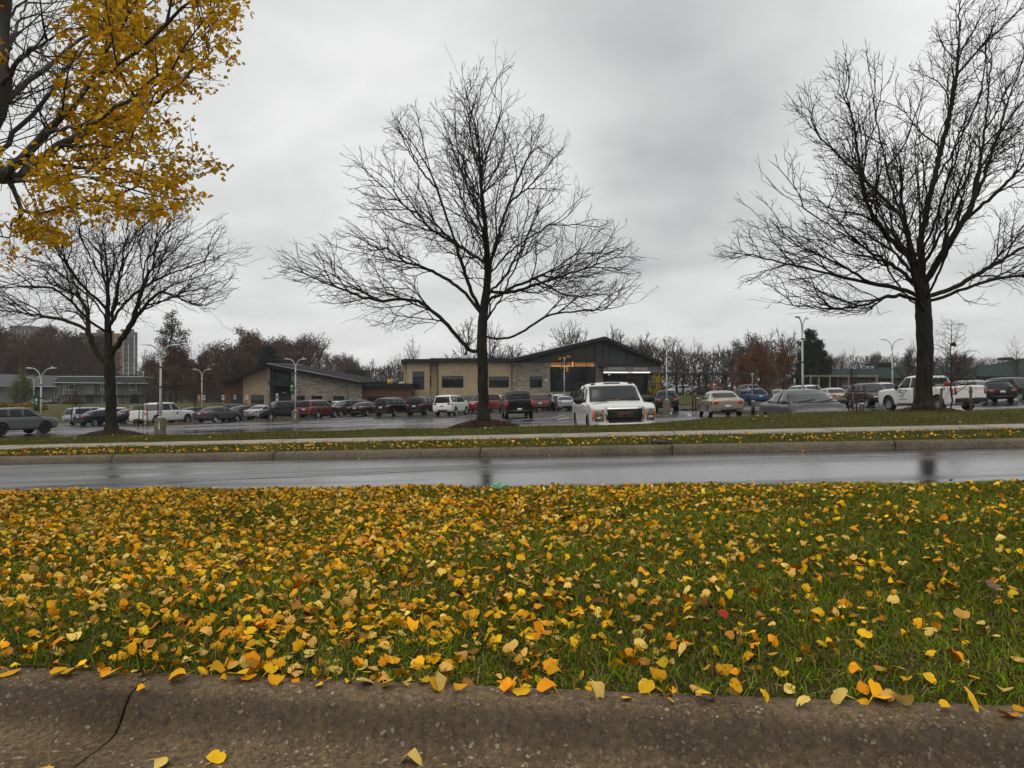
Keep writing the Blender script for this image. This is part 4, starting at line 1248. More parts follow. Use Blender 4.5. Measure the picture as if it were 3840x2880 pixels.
V('crossover', 'blue', 2817, 80, 98, 'bright blue crossover with roof rails behind the beige sedan', 'SUV')
V('suv', 'greysilver', 2800, 100, 98, 'pale grey SUV roof just behind the blue crossover', 'SUV')
V('sedan', 'greysilver', 2925, 80, 262, 'grey green sedan between blue crossover and white SUV')
V('compact_sedan', 'grey', 3012, 25.7, 268, 'grey compact sedan facing us close behind the grass bank')
V('large_suv', 'white', 3035, 72, 280, 'white SUV behind the tall lamp post, facing right', 'SUV')
V('compact_sedan', 'white', 2985, 60, 275, 'white car bonnet peeping over the roof of the grey compact')
V('sedan', 'champagne', 3116, 62, 88, 'champagne sedan seen from behind, right of the grey compact')
V('crossover', 'navy', 3190, 80, 120, 'dark blue SUV roof above the champagne sedan', 'SUV')
V('suv', 'maroon', 3262, 57, 270, 'dark maroon SUV facing right, left of the lettered work truck', 'SUV')
V('large_suv', 'offwhite', 3310, 68, 272, 'pale silver SUV roof above the maroon one', 'SUV')
wk = V('work_truck', 'white', 3482, 44.0, 100, 'white work truck with dark lettering on its door behind the right tree', 'pickup truck')
V('minivan', 'silver', 3625, 72, 84, 'silver van seen above the work truck bed', 'van')
V('coupe_suv', 'black', 3712, 56, 78, 'black sloping-roof SUV right of the work truck tailgate', 'SUV')
V('luxury_suv', 'darkgrey', 3805, 63, 281, 'charcoal SUV facing right at the right edge of the lot', 'SUV')

# things carried in the beds
def ladder_rack():
    root = p; t = PROTO['pickup_truck'][1]; h = t['L'] / 2
    bm = bmesh.new()
    for s in (1, -1):
        for x in (-h + .2, -h + 1.9, h - 1.6): add_box(bm, (x, s * .9, 1.75 if x < 0 else 2.05), (.05, .05, .95 if x < 0 else .35))
        add_box(bm, (0 - .35, s * .9, 2.20), (h * 2 - 1.3, .06, .06))
    for x in (-h + .2, -h + 1.9, -.2, h - 1.6): add_box(bm, (x, 0, 2.22), (.06, 1.95, .05))
    o = obj_from_bm('ladder_rack', bm, M_TRIM, root)
    M_TB = pmat('toolbox_aluminium', (.30, .29, .25), .4, metal=.5, var=.2, vscale=6)
    for s in (1, -1):
        b = bmesh.new(); add_box(b, (-1.9, s * .80, 1.55), (1.8, .38, .5)); bmesh.ops.bevel(b, geom=b.edges[:], offset=.02, segments=1, affect='EDGES')
        o = obj_from_bm('side_toolbox', b, M_TB, root)
    b = bmesh.new()
    bmesh.ops.create_circle(b, cap_ends=True, radius=.12, segments=16)
    o = obj_from_bm('door_emblem', b, pmat('emblem_green', (.03, .16, .08), .4, var=.4, vscale=20), root)
    o.matrix_local = Matrix.Translation((.62, -1.026, .98)) @ Matrix.Rotation(R(90), 4, 'X')
ladder_rack()
def in_bed(root, loc, name, size, mat, label, cat, seed):
    """a loose thing lying in the bed; its own top-level object"""
    bm = bmesh.new(); bmesh.ops.create_icosphere(bm, subdivisions=2, radius=1)
    for v in bm.verts:
        n = mnoise.noise_vector(v.co * 1.7 + Vector((seed, 0, 0))) * .35
        c = v.co.copy()
        for i in range(3): c[i] = math.copysign(abs(c[i]) ** .55, c[i])
        v.co = Vector(((c.x + n.x) * size[0], (c.y + n.y) * size[1], (c.z + n.z * .5) * size[2]))
    o = obj_from_bm(name, bm, mat, smooth=True)
    o.matrix_world = root.matrix_world @ Matrix.Translation(loc)
    return tag(o, label, cat)
M_REDC = pmat('red_plastic', (.35, .012, .012), .4, var=.2, vscale=8)
M_SACK = pmat('sack_cloth', (.42, .40, .36), .8, var=.4, vscale=9)
M_BLKP = pmat('black_plastic', (.012, .012, .013), .45)
in_bed(wk, (-2.2, .55, 1.42), 'fuel_can', (.14, .16, .20), M_REDC, 'red plastic can standing in the bed of the lettered work truck', 'fuel can', 1)
in_bed(wk, (-1.7, .55, 1.36), 'sack', (.28, .22, .13), M_SACK, 'pale folded sack in the work truck bed next to the red can', 'sack', 4)
in_bed(wk, (-1.2, 0, 1.35), 'equipment_crate', (.45, .6, .22), M_BLKP, 'black equipment crate behind the cab of the work truck', 'crate', 2)
in_bed(wk, (-2.95, -.1, 1.44), 'hose_coil', (.20, .42, .07), M_BLKP, 'black coil lying across the work truck tailgate', 'hose', 6)
in_bed(wk, (-2.5, -.4, 1.40), 'tarp_bundle', (.35, .35, .12), M_SACK, 'light tarp bundle near the tailgate of the work truck', 'tarp', 9)
# ------------------------------------------------------------------ trees
M_BARK = pmat('dark_bark', (.012, .011, .009), .85, spec=.2, col2=(.042, .037, .028), vscale=16, bump=1.0, bscale=30, stretch=(1, 1, .22))
M_TWIG = pmat('wet_twig', (.018, .016, .015), .7, spec=.3, var=.3, vscale=2)
M_BARKG = pmat('grey_bark', (.055, .045, .037), .85, spec=.2, var=.3, vscale=8, bump=.4, bscale=40, stretch=(1, 1, .3))
M_TWIGF = pmat('far_twig', (.052, .042, .036), .9, spec=.1, var=.3, vscale=.4)
M_TWIGB = pmat('brown_twig', (.060, .034, .024), .9, spec=.1, var=.3, vscale=.5)

class Skel:
    def __init__(s): s.p = []; s.par = []; s.fix = {}
    def add(s, p, par): s.p.append(np.array(p, dtype=float)); s.par.append(par); return len(s.p) - 1
    def path(s, pts, start, step, jit=0.0):
        """follow a polyline from node `start`, one node every `step` metres"""
        cur = start
        pts = [s.p[start]] + [np.array(q, dtype=float) for q in pts]
        # smooth the polyline a little
        for _ in range(2):
            new = [pts[0]]
            for a, b in zip(pts[:-1], pts[1:]): new += [a * .75 + b * .25, a * .25 + b * .75]
            new.append(pts[-1]); pts = new
        seg = []
        for a, b in zip(pts[:-1], pts[1:]):
            n = max(1, int(np.linalg.norm(b - a) / step + .5))
            for i in range(1, n + 1): seg.append(a + (b - a) * i / n)
        last = s.p[start]
        for q in seg:
            if np.linalg.norm(q - last) < step * .7: continue
            cur = s.add(q + RNG.normal(0, jit, 3), cur); last = q
        return cur
    def nearest(s, q):
        A = np.array(s.p); return int(np.argmin(((A - np.array(q)) ** 2).sum(1)))

def colonize(sk, att, step=.13, di=1.4, dk=.2, iters=140, jit=.35, up=.05, lock=0):
    att = np.array(att); pos = np.array(sk.p)
    alive = np.ones(len(att), bool)
    best = np.full(len(att), 1e9); bi = np.zeros(len(att), int)
    def upd(newp, i0):
        for a in range(0, len(newp), 400):
            d = np.linalg.norm(att[:, None, :] - newp[None, a:a + 400], axis=2)
            j = d.argmin(1); dd = d[np.arange(len(att)), j]
            m = dd < best
            best[m] = dd[m]; bi[m] = j[m] + i0 + a
    upd(pos[lock:], lock)
    used = {}
    for it in range(iters):
        act = alive & (best < di)
        if not act.any(): break
        idx = np.nonzero(act)[0]
        nd = bi[idx]
        d = att[idx] - np.array(sk.p)[nd]; d /= np.linalg.norm(d, axis=1, keepdims=True) + 1e-9
        un, inv = np.unique(nd, return_inverse=True)
        acc = np.zeros((len(un), 3)); np.add.at(acc, inv, d)
        acc += RNG.normal(0, jit, acc.shape); acc[:, 2] += up
        acc /= np.linalg.norm(acc, axis=1, keepdims=True) + 1e-9
        i0 = len(sk.p); newp = []
        for u, a in zip(un, acc):
            c = used.get(int(u), 0)
            if c >= 3: continue
            used[int(u)] = c + 1
            q = sk.p[u] + a * step * RNG.uniform(.8, 1.2)
            sk.add(q, int(u)); newp.append(q)
        if not newp: break
        newp = np.array(newp)
        upd(newp, i0)
        alive &= ~(best < dk)
        # attractors whose nearest node is exhausted are dropped
        ex = np.array([used.get(int(b), 0) >= 3 for b in bi]); alive &= ~(ex & (best > dk * 1.0) & act)
    return sk

def twigs(sk, rad, rmax, prob, ln, ang=(35, 65), seg=2, droop=0.0):
    """short side shoots, alternating, on the thin wood"""
    n0 = len(sk.p)
    for i in range(n0):
        if rad[i] > rmax or sk.par[i] < 0: continue
        if RNG.random() > prob: continue
        d = sk.p[i] - sk.p[sk.par[i]]; L_ = np.linalg.norm(d)
        if L_ < 1e-6: continue
        d /= L_
        s = RNG.normal(0, 1, 3); s -= d * s.dot(d); s /= np.linalg.norm(s)
        a = math.radians(RNG.uniform(*ang)); v = d * math.cos(a) + s * math.sin(a); v[2] += .25 - droop
        v /= np.linalg.norm(v)
        cur = i; l = ln * RNG.uniform(.5, 1.3)
        for k in range(seg):
            cur = sk.add(sk.p[cur] + v * l / seg, cur)
            v = v + RNG.normal(0, .3, 3); v /= np.linalg.norm(v)
    return sk

def radii(sk, r0, rroot, expo=2.3):
    n = len(sk.p); acc = np.zeros(n); kids = [[] for _ in range(n)]
    for i, p in enumerate(sk.par):
        if p >= 0: kids[p].append(i)
    for i in range(n - 1, -1, -1):
        if not kids[i]: acc[i] += 1.0
        else: acc[i] += .02
        if sk.par[i] >= 0: acc[sk.par[i]] += acc[i]
    r = acc ** (1 / expo)
    t = np.log(r / r.min()) / math.log(r[0] / r.min())
    return r0 * np.exp(math.log(rroot / r0) * t ** 1.13), kids

def skel_mesh(sk, rad, kids, sel=None, sides=((.05, 9), (.016, 6), (0, 3)), rmin=0, rmax=9):
    """tubes along every chain whose radius lies in [rmin, rmax)"""
    verts, f4, caps = [], [], []
    n = len(sk.p); P_ = np.array(sk.p)
    start = [(0, -1)]
    nv = 0
    while start:
        i, par = start.pop()
        chain = [] if par < 0 else [par]
        cur = i
        while True:
            chain.append(cur)
            ks = kids[cur]
            if not ks: break
            m = max(ks, key=lambda q: rad[q])
            for q in ks:
                if q != m: start.append((q, cur))
            cur = m
        rr = np.array([rad[c] for c in chain]);
        if par >= 0 and len(chain) > 1: rr[0] = min(rr[0], rr[1] * 1.5)
        # keep the run of the chain inside the radius window
        keep = [k for k in range(len(chain)) if rmin <= rr[k] < rmax]
        if len(keep) < 1: continue
        a, b = keep[0], keep[-1]
        if a > 0: a -= 1
        if b - a < 1: continue
        pts = P_[chain[a:b + 1]]; r = rr[a:b + 1]
        if len(pts) < 2: continue
        mx = r.max(); ns = [s for t_, s in sides if mx >= t_][0]
        tg = np.gradient(pts, axis=0); tg /= np.linalg.norm(tg, axis=1, keepdims=True) + 1e-9
        mean = tg.mean(0); ref = np.eye(3)[np.argmin(np.abs(mean))]
        A = np.cross(tg, ref); A /= np.linalg.norm(A, axis=1, keepdims=True) + 1e-9
        B = np.cross(tg, A)
        th = np.arange(ns) * 2 * np.pi / ns
        ring = pts[:, None] + r[:, None, None] * (A[:, None] * np.cos(th)[None, :, None] + B[:, None] * np.sin(th)[None, :, None])
        verts.append(ring.reshape(-1, 3))
        m_ = len(pts)
        ii = (np.arange(m_ - 1)[:, None] * ns + np.arange(ns)[None]).ravel(); jj = (np.arange(m_ - 1)[:, None] * ns + (np.arange(ns)[None] + 1) % ns).ravel()
        f4.append(np.stack([ii, jj, jj + ns, ii + ns], 1) + nv)
        nv += m_ * ns
    if not verts: return np.zeros((0, 3)), np.zeros((0, 4), int)
    return np.concatenate(verts), np.concatenate(f4)

def solve_inside(outline, py):
    ys = [o[0] for o in outline]
    return np.interp(py, ys, [o[1] for o in outline]), np.interp(py, ys, [o[2] for o in outline])

def street_tree(root_px, root_py, Y, z_base, r_trunk, limbs, outline, n_att, label, trunk_top, crown_depth=1.0, r0=.0041, seed=1, extra_depth=6, dens=.36, group=None, split=.035, hide=None):
    global RNG
    RNG = np.random.default_rng(seed)
    base = P(root_px, root_py, Y); base = np.array([base.x, base.y, z_base])
    def W(px, py, dy=0): 
        q = P(px, py, Y + dy); return np.array([q.x, q.y, q.z])
    sk = Skel(); sk.add(base - np.array([0, 0, .15]), -1)
    top = sk.path([W(*q) for q in trunk_top], 0, .14, .006)
    ntr = len(sk.p)
    for lm in limbs:
        pts = [W(q[0], q[1], q[2] if len(q) > 2 else 0) for q in lm]
        s = sk.nearest(pts[0]); sk.path(pts[1:], s, .14, .012)
    # limbs towards and away from the viewer
    cx = base[0]; lo = W(root_px, outline[-1][0])[2]; hi = W(root_px, outline[0][0])[2]
    tr_nodes = [i for i in range(ntr) if sk.p[i][2] > lo - .1]
    for k in range(extra_depth):
        i = tr_nodes[int(len(tr_nodes) * (k + .2) / (extra_depth * 1.5))]
        sgn = 1 if k % 2 else -1
        a = RNG.uniform(-.7, .7); L_ = RNG.uniform(1.6, 2.9) * crown_depth * (1 - .4 * k / extra_depth)
        d = np.array([math.sin(a), sgn * math.cos(a), 0])
        p0 = sk.p[i]
        sk.path([p0 + d * L_ * .35 + np.array([0, 0, L_ * .28]), p0 + d * L_ * .7 + np.array([0, 0, L_ * .75]), p0 + d * L_ + np.array([0, 0, L_ * 1.25])], i, .14, .015)
    # branch the limbs outwards, each shoot clipped by the crown's outline
    ymin, ymax = outline[0][0], outline[-1][0]
    def inside(q, tol):
        px = 1920 + F * q[0] / Y; py = 1490 - F * (q[2] - CAMZ) / Y
        if py < ymin - 25 * tol or py > ymax + 15: return False
        l, r = solve_inside(outline, min(max(py, ymin), ymax))
        cxp = np.interp(py, [ymin, ymax], [trunk_top[-1][0], root_px])
        half = (r - cxp) if px > cxp else (cxp - l)
        if half <= 5: return abs(px - cxp) < 30
        dx = (px - cxp) / half; dy = (q[1] - Y) / ((r - l) / 2 / F * Y * .95 * crown_depth)
        return dx * dx + dy * dy < tol * tol
    axis0 = np.array([base[0], base[1], lo + (hi - lo) * -.05])
    vox = {}
    def ramify(node, d, L_, lvl, tol):
        step = (.13, .11, .09, .075)[lvl]
        n = int(L_ / step); cur = node; side = 1 if RNG.random() < .5 else -1
        nx = RNG.integers(1, 3)
        perp = np.cross(d, RNG.normal(0, 1, 3)); perp /= np.linalg.norm(perp) + 1e-9
        for k in range(n):
            q0 = sk.p[cur]
            o = q0 - axis0; o /= np.linalg.norm(o) + 1e-9
            o[2] *= .45
            d = d + RNG.normal(0, (.10, .15, .20, .26)[lvl], 3) + o * .12 + np.array([0, 0, .012])
            d /= np.linalg.norm(d)
            q = q0 + d * step
            if not inside(q, tol): break
            kq = (int(q[0] / .2), int(q[1] / .2), int(q[2] / .2)); cq = vox.get(kq, 0)
            if cq >= 10 and k > 0: break
            vox[kq] = cq + 1
            cur = sk.add(q, cur)
            nx -= 1
            if lvl < 3 and nx <= 0 and k < n - 1:
                nx = RNG.integers(1, 4)
                side = -side
                ax = perp * side + RNG.normal(0, .45, 3); ax -= d * ax.dot(d); ax /= np.linalg.norm(ax) + 1e-9
                a = math.radians(RNG.uniform(26, 55))
                rem = L_ - k * step
                ramify(cur, d * math.cos(a) + ax * math.sin(a), min(rem * RNG.uniform(.40, .80) + .06, (9, 1.25, .65, .34)[lvl]), lvl + 1, RNG.uniform(.88, 1.06))
    n_sk = len(sk.p)
    kidc = np.zeros(n_sk, int)
    for q in sk.par:
        if q >= 0: kidc[q] += 1
    # distance along each limb to its tip
    tip = np.zeros(n_sk)
    for i in range(n_sk - 1, 0, -1):
        tip[sk.par[i]] = max(tip[sk.par[i]], tip[i] + np.linalg.norm(sk.p[i] - sk.p[sk.par[i]]))
    for i in (RNG.permutation(n_sk - 1) + 1).tolist():
        if i < ntr and sk.p[i][2] < lo + (hi - lo) * .12: continue
        d = sk.p[i] - sk.p[sk.par[i]]; nn = np.linalg.norm(d)
        if nn < 1e-6: continue
        d /= nn
        if kidc[i] == 0:
            for _ in range(2): ramify(i, d + RNG.normal(0, .2, 3), RNG.uniform(.5, 1.1), 1, 1.05)
            continue
        if i >= ntr and tip[i] > 0 and np.linalg.norm((sk.p[i] - base)[:2]) < 1.0 and RNG.random() < .75: continue
        if RNG.random() < dens:
            ax = RNG.normal(0, 1, 3); ax[1] *= 1.0; ax -= d * ax.dot(d); ax /= np.linalg.norm(ax)
            if ax[2] < -.3 and RNG.random() < .5: ax = -ax
            a = math.radians(RNG.uniform(24, 48))
            L_ = min(2.9, tip[i] * RNG.uniform(.35, .8) + RNG.uniform(.6, 1.4))
            ramify(i, d * math.cos(a) + ax * math.sin(a), L_, 0 if L_ > 1.0 else 1, RNG.uniform(.93, 1.05))
    rad, kids = radii(sk, r0, r_trunk, 2.15)
    print(label[:30], 'nodes', len(sk.p))
    # root flare
    for i in range(ntr):
        dz = sk.p[i][2] - z_base
        if dz < .5: rad[i] *= 1 + .55 * max(0, 1 - dz / .45) ** 2
    # knobbly trunk
    root = empty('street_tree', (float(base[0]), float(base[1]), float(z_base)))
    tag(root, label, 'tree', group)
    off = np.array([base[0], base[1], z_base])
    v, f = skel_mesh(sk, rad, kids, sides=((.05, 14), (.02, 8), (0, 6)), rmin=split)
    th = np.sin(v[:, 2] * 9 + v[:, 0] * 7) * .5 + np.sin(v[:, 2] * 21 + v[:, 1] * 13) * .5
    v = v - off
    o = obj_from_np('trunk', v, f, M_BARK, root, smooth=True)
    v, f = skel_mesh(sk, rad, kids, sides=((.02, 6), (.009, 4), (0, 3)), rmax=split)
    o = obj_from_np('crown', v - off, f, M_TWIG, root, smooth=True)
    return root, sk, rad

def mound(px, py, Y, r, h, z0, label):
    q = P(px, py, Y); bm = bmesh.new()
    n, m = 40, 9
    rings = []
    for j in range(m + 1):
        t = j / m; row = []
        for k in range(n):
            a = 2 * math.pi * k / n
            rr = r * t * (1 + .07 * math.sin(3 * a + px) + .05 * math.sin(7 * a))
            z = h * (1 - t ** 1.7) + .018 * mnoise.noise(Vector((rr * math.cos(a) * 6, rr * math.sin(a) * 6, px))) - (.05 if t > .99 else 0)
            row.append(bm.verts.new((rr * math.cos(a) * 1.0, rr * math.sin(a) * .9, z + SLOPE * rr * math.cos(a))))
        rings.append(row)
    for j in range(m):
        for k in range(n):
            bm.faces.new((rings[j][k], rings[j][(k + 1) % n], rings[j + 1][(k + 1) % n], rings[j + 1][k]))
    bmesh.ops.remove_doubles(bm, verts=bm.verts[:], dist=1e-5)
    root = obj_from_bm('mulch_mound', bm, M_MULCH, smooth=True)
    root.location = (q.x, Y, z0)
    tag(root, label, 'mulch mound')
    # loose chips on top
    k = 700; rr = r * np.sqrt(RNG.random(k)) * 1.03; a = RNG.uniform(0, 2 * np.pi, k)
    x, y = rr * np.cos(a), rr * np.sin(a) * .9; z = h * (1 - np.minimum(1, rr / r) ** 1.7) + SLOPE * x + .012
    ln = RNG.uniform(.015, .05, k); b = RNG.uniform(0, np.pi, k)
    dx, dy = np.cos(b) * ln, np.sin(b) * ln; wz = RNG.uniform(-.012, .02, k)
    c = np.stack([x, y, z], 1); d = np.stack([dx, dy, wz], 1); e = np.stack([-dy * .3, dx * .3, 0 * dx + .003], 1)
    vs = np.stack([c - d - e, c + d - e, c + d + e, c - d + e], 1).reshape(-1, 3)
    cc = np.array([(.05, .022, .014), (.03, .013, .010), (.09, .05, .03), (.02, .01, .008)])[RNG.integers(0, 4, k)]
    o = obj_from_np('bark_chips', vs, np.arange(k)[:, None] * 4 + np.arange(4)[None], M_LEAF, root, colors=np.repeat(cc, 4, 0)); o['kind'] = 'stuff'
    return root

# middle tree
OUT_C = [(160, 1840, 1880), (250, 1660, 1950), (330, 1640, 1945), (420, 1490, 2120), (500, 1380, 2160), (600, 1280, 2170), (720, 1270, 2180), (800, 1230, 2320), (900, 1120, 2420), (1000, 1010, 2440), (1080, 1030, 2440), (1150, 1180, 2400), (1200, 1330, 2200), (1245, 1400, 2020)]
LC = [
    [(1800, 1175), (1752, 1060, -.3), (1715, 930, -.5), (1680, 830, -.6), (1640, 720, -.6), (1600, 600, -.7), (1580, 500, -.7)],
    [(1715, 930, -.5), (1600, 850, -.9), (1480, 740, -1.2), (1370, 640, -1.3), (1310, 590, -1.3)],
    [(1640, 720, -.6), (1560, 620, -.4), (1500, 500, -.3), (1490, 440, -.3)],
    [(1830, 1010, .1), (1870, 880, .3), (1905, 760, .5), (1960, 640, .6), (2010, 520, .7), (2060, 430, .7)],
    [(1905, 760, .5), (2000, 690, .9), (2080, 600, 1.1), (2150, 500, 1.2)],
    [(1806, 1290), (1775, 1330, 0), (1700, 1250, -.2), (1640, 1180, -.4), (1580, 1130, -.5), (1500, 1120, -.6), (1400, 1130, -.8), (1270, 1080, -.8), (1150, 1020, -.9), (1060, 960, -.9)],
    [(1500, 1120, -.6), (1380, 1180, -.9), (1280, 1210, -1.0)],
    [(1800, 1180), (1740, 1090, .4), (1640, 1020, .8), (1530, 985, 1.0), (1400, 960, 1.1), (1250, 925, 1.1), (1150, 890, 1.1)],
    [(1530, 985, 1.0), (1400, 900, 1.2), (1280, 830, 1.2)],
    [(1806, 1265), (1900, 1275, 0), (1980, 1235, -.2), (2050, 1180, -.3), (2160, 1165, -.5), (2290, 1160, -.7), (2400, 1130, -.7)],
    [(1822, 1130), (1900, 1085, .3), (1990, 1055, .6), (2110, 990, .9), (2220, 900, 1.1), (2310, 820, 1.2)],
    [(1822, 1100), (1910, 1100, -.5), (2040, 1060, -1.0), (2180, 1010, -1.3), (2330, 960, -1.4)],
    [(1830, 1030), (1910, 940, -.4), (2020, 870, -.8), (2120, 800, -1.1), (2190, 730, -1.2)],
    [(1770, 1010, .2), (1690, 900, .7), (1600, 810, 1.0), (1480, 770, 1.3), (1360, 740, 1.4)],
    [(1810, 750), (1740, 640, .2), (1690, 540, .3), (1650, 420, .3)],
    [(1800, 560), (1770, 420), (1730, 300, .1), (1665, 160, .1)],
    [(1805, 560), (1840, 440), (1865, 300), (1858, 165)],
    [(1790, 450), (1850, 330, -.1), (1900, 240, -.1), (1945, 190, -.1)],
]
mound(1815, 1590, 20.15, 1.05, .26, .145 + SLOPE * -.73, 'brown mulch mound round the middle tree')
street_tree(1815, 1590, 20.15, .33 - .02, .136, LC, OUT_C, 5200, 'tall leafless tree with a broad conical crown in the middle of the picture',
            [(1813, 1480), (1808, 1330), (1806, 1250), (1812, 1180), (1826, 1080), (1830, 980), (1822, 860), (1806, 740), (1800, 620), (1795, 500), (1785, 430)], seed=11, group='leafless trees along the grass bank')
# left tree
OUT_L = [(740, 600, 760), (800, 300, 860), (880, 120, 900), (960, -60, 980), (1040, -180, 1010), (1110, -230, 990), (1180, -200, 850), (1250, -60, 760)]
LL = [
    [(410, 1330), (470, 1250, -.3), (530, 1160, -.6), (600, 1090, -.8), (700, 1050, -1.0), (800, 1020, -1.1), (920, 990, -1.2), (1000, 960, -1.2)],
    [(600, 1090, -.8), (700, 1130, -1.0), (800, 1170, -1.1), (840, 1230, -1.1), (900, 1255, -1.1)],
    [(500, 1200, -.5), (530, 1080, -.2), (580, 980, 0), (680, 900, .2), (760, 850, .3), (850, 800, .3)],
    [(530, 1080, -.2), (545, 960, .2), (600, 870, .4), (660, 790, .5)],
    [(405, 1370), (350, 1310, .2), (335, 1240, .3), (250, 1200, .3), (150, 1185, .4), (50, 1165, .5), (-90, 1120, .5)],
    [(335, 1240, .3), (330, 1150, .5), (280, 1100, .7), (180, 1060, .9), (50, 1030, 1.0), (-60, 1000, 1.0)],
    [(400, 1260), (330, 1200, -.4), (230, 1090, -.8), (140, 1070, -1.0), (20, 1080, -1.2), (-120, 1060, -1.3)],
    [(403, 1200), (360, 1130, -.5), (270, 1060, -.9), (180, 990, -1.1), (60, 960, -1.2)],
    [(405, 1120), (370, 1030, .2), (340, 930, .3), (270, 850, .4), (200, 800, .4)],
    [(405, 1080), (440, 960, -.2), (500, 880, -.3), (590, 800, -.4)],
    [(405, 1080), (430, 950, .3), (410, 850, .4), (390, 790, .5)],
    [(412, 1230), (470, 1130, .5), (560, 1060, .9), (680, 1010, 1.2), (800, 970, 1.3), (900, 930, 1.3)],
]
mound(418, 1620, 22.6, 1.05, .22, .14 + SLOPE * -11.7, 'brown mulch mound round the left tree')
street_tree(418, 1620, 22.6, .31 - .35 - .02, .150, LL, OUT_L, 5000, 'leafless spreading tree on the left with a low fork and a flat crown',
            [(416, 1500), (412, 1400), (408, 1330), (404, 1240), (404, 1150), (405, 1060), (395, 960), (385, 870)], seed=12, group='leafless trees along the grass bank')
# right tree
OUT_R = [(-160, 3450, 3900), (0, 3330, 4180), (100, 3170, 4260), (200, 3050, 4330), (330, 2980, 4400), (450, 2900, 4420), (560, 2800, 4440), (700, 2780, 4450), (820, 2740, 4450), (950, 2700, 4440), (1060, 2740, 4400), (1130, 2760, 4300), (1180, 2900, 4150)]
LR = [
    [(3455, 1090), (3390, 1020, -.3), (3270, 950, -.7), (3130, 860, -1.0), (3010, 780, -1.2), (2900, 700, -1.3), (2830, 600, -1.3)],
    [(3455, 1110), (3360, 1080, .2), (3250, 1060, .3), (3120, 1030, .5), (3000, 1000, .6), (2870, 970, .7), (2740, 930, .7)],
    [(3450, 1130), (3360, 1095, -.3), (3240, 1150, -.5), (3100, 1160, -.7), (2950, 1140, -.9), (2800, 1120, -.9)],
    [(3455, 1060), (3420, 940, .3), (3390, 820, .5), (3340, 700, .6), (3310, 560, .7), (3280, 420, .7), (3260, 260, .7)],
    [(3390, 820, .5), (3290, 720, .9), (3180, 620, 1.2), (3080, 520, 1.4), (2990, 420, 1.4)],
    [(3390, 990, .1), (3300, 860, -.5), (3240, 740, -.8), (3220, 600, -1.0), (3200, 450, -1.1), (3160, 300, -1.1)],
    [(3460, 900), (3480, 760, .2), (3520, 600, .4), (3560, 440, .5), (3590, 280, .5), (3600, 100, .5), (3590, -60, .5)],
    [(3460, 1060), (3530, 960, -.3), (3600, 850, -.5), (3680, 700, -.7), (3730, 540, -.8), (3780, 380, -.9), (3850, 180, -.9)],
    [(3600, 850, -.5), (3720, 740, -.9), (3840, 620, -1.2), (3960, 480, -1.4)],
    [(3465, 1110), (3560, 1090, .3), (3680, 1020, .5), (3800, 950, .8), (3960, 850, 1.0), (4100, 780, 1.1)],
    [(3465, 1130), (3580, 1100, -.2), (3700, 1050, -.5), (3850, 1030, -.8), (4050, 1000, -1.0)],
    [(3455, 840), (3440, 700, -.2), (3430, 540, -.3), (3450, 420, -.3)],
    [(3450, 800), (3520, 660, -.7), (3600, 520, -1.1), (3680, 360, -1.3), (3700, 180, -1.4)],
    [(3250, 1060, .3), (3130, 980, .1), (3000, 930, -.2), (2880, 850, -.4), (2790, 760, -.4)],
    [(3640, 780, -.6), (3680, 600, .2), (3700, 420, .5), (3720, 200, .7)],
]
mound(3460, 1552, 18.6, 1.15, .22, .21 + SLOPE * 9.9, 'brown mulch mound round the right tree')
street_tree(3462, 1545, 18.6, .40 + .297 - .02, .185, LR, OUT_R, 7400, 'large leafless tree with the thickest trunk on the right, crown cut by the frame',
            [(3464, 1450), (3470, 1350), (3466, 1240), (3462, 1150), (3458, 1060), (3455, 960), (3450, 860), (3448, 780)], seed=13, extra_depth=9, crown_depth=1.0, group='leafless trees along the grass bank')
# ------------------------------------------------------------------ the yellow ginkgo on the median, upper left
M_BARKGK = pmat('ginkgo_bark', (.045, .040, .036), .85, spec=.2, col2=(.10, .092, .085), vscale=9, bump=.7, bscale=30, stretch=(1, 1, .3))
def leaf_live_mat():
    m = pmat('ginkgo_leaf', (.5, .3, .02), .55, spec=.2, attr=True)
    nt, N, L, b = nodes_of(m)
    out = [n for n in nt.nodes if n.type == 'OUTPUT_MATERIAL'][0]
    tr = N('ShaderNodeBsdfTranslucent'); mx = N('ShaderNodeMixShader'); mx.inputs[0].default_value = .45
    at = [n for n in nt.nodes if n.type == 'ATTRIBUTE'][0]
    L(at.outputs['Color'], tr.inputs[0]); L(b.outputs[0], mx.inputs[1]); L(tr.outputs[0], mx.inputs[2]); L(mx.outputs[0], out.inputs[0])
    return m
M_LEAFGK = leaf_live_mat()
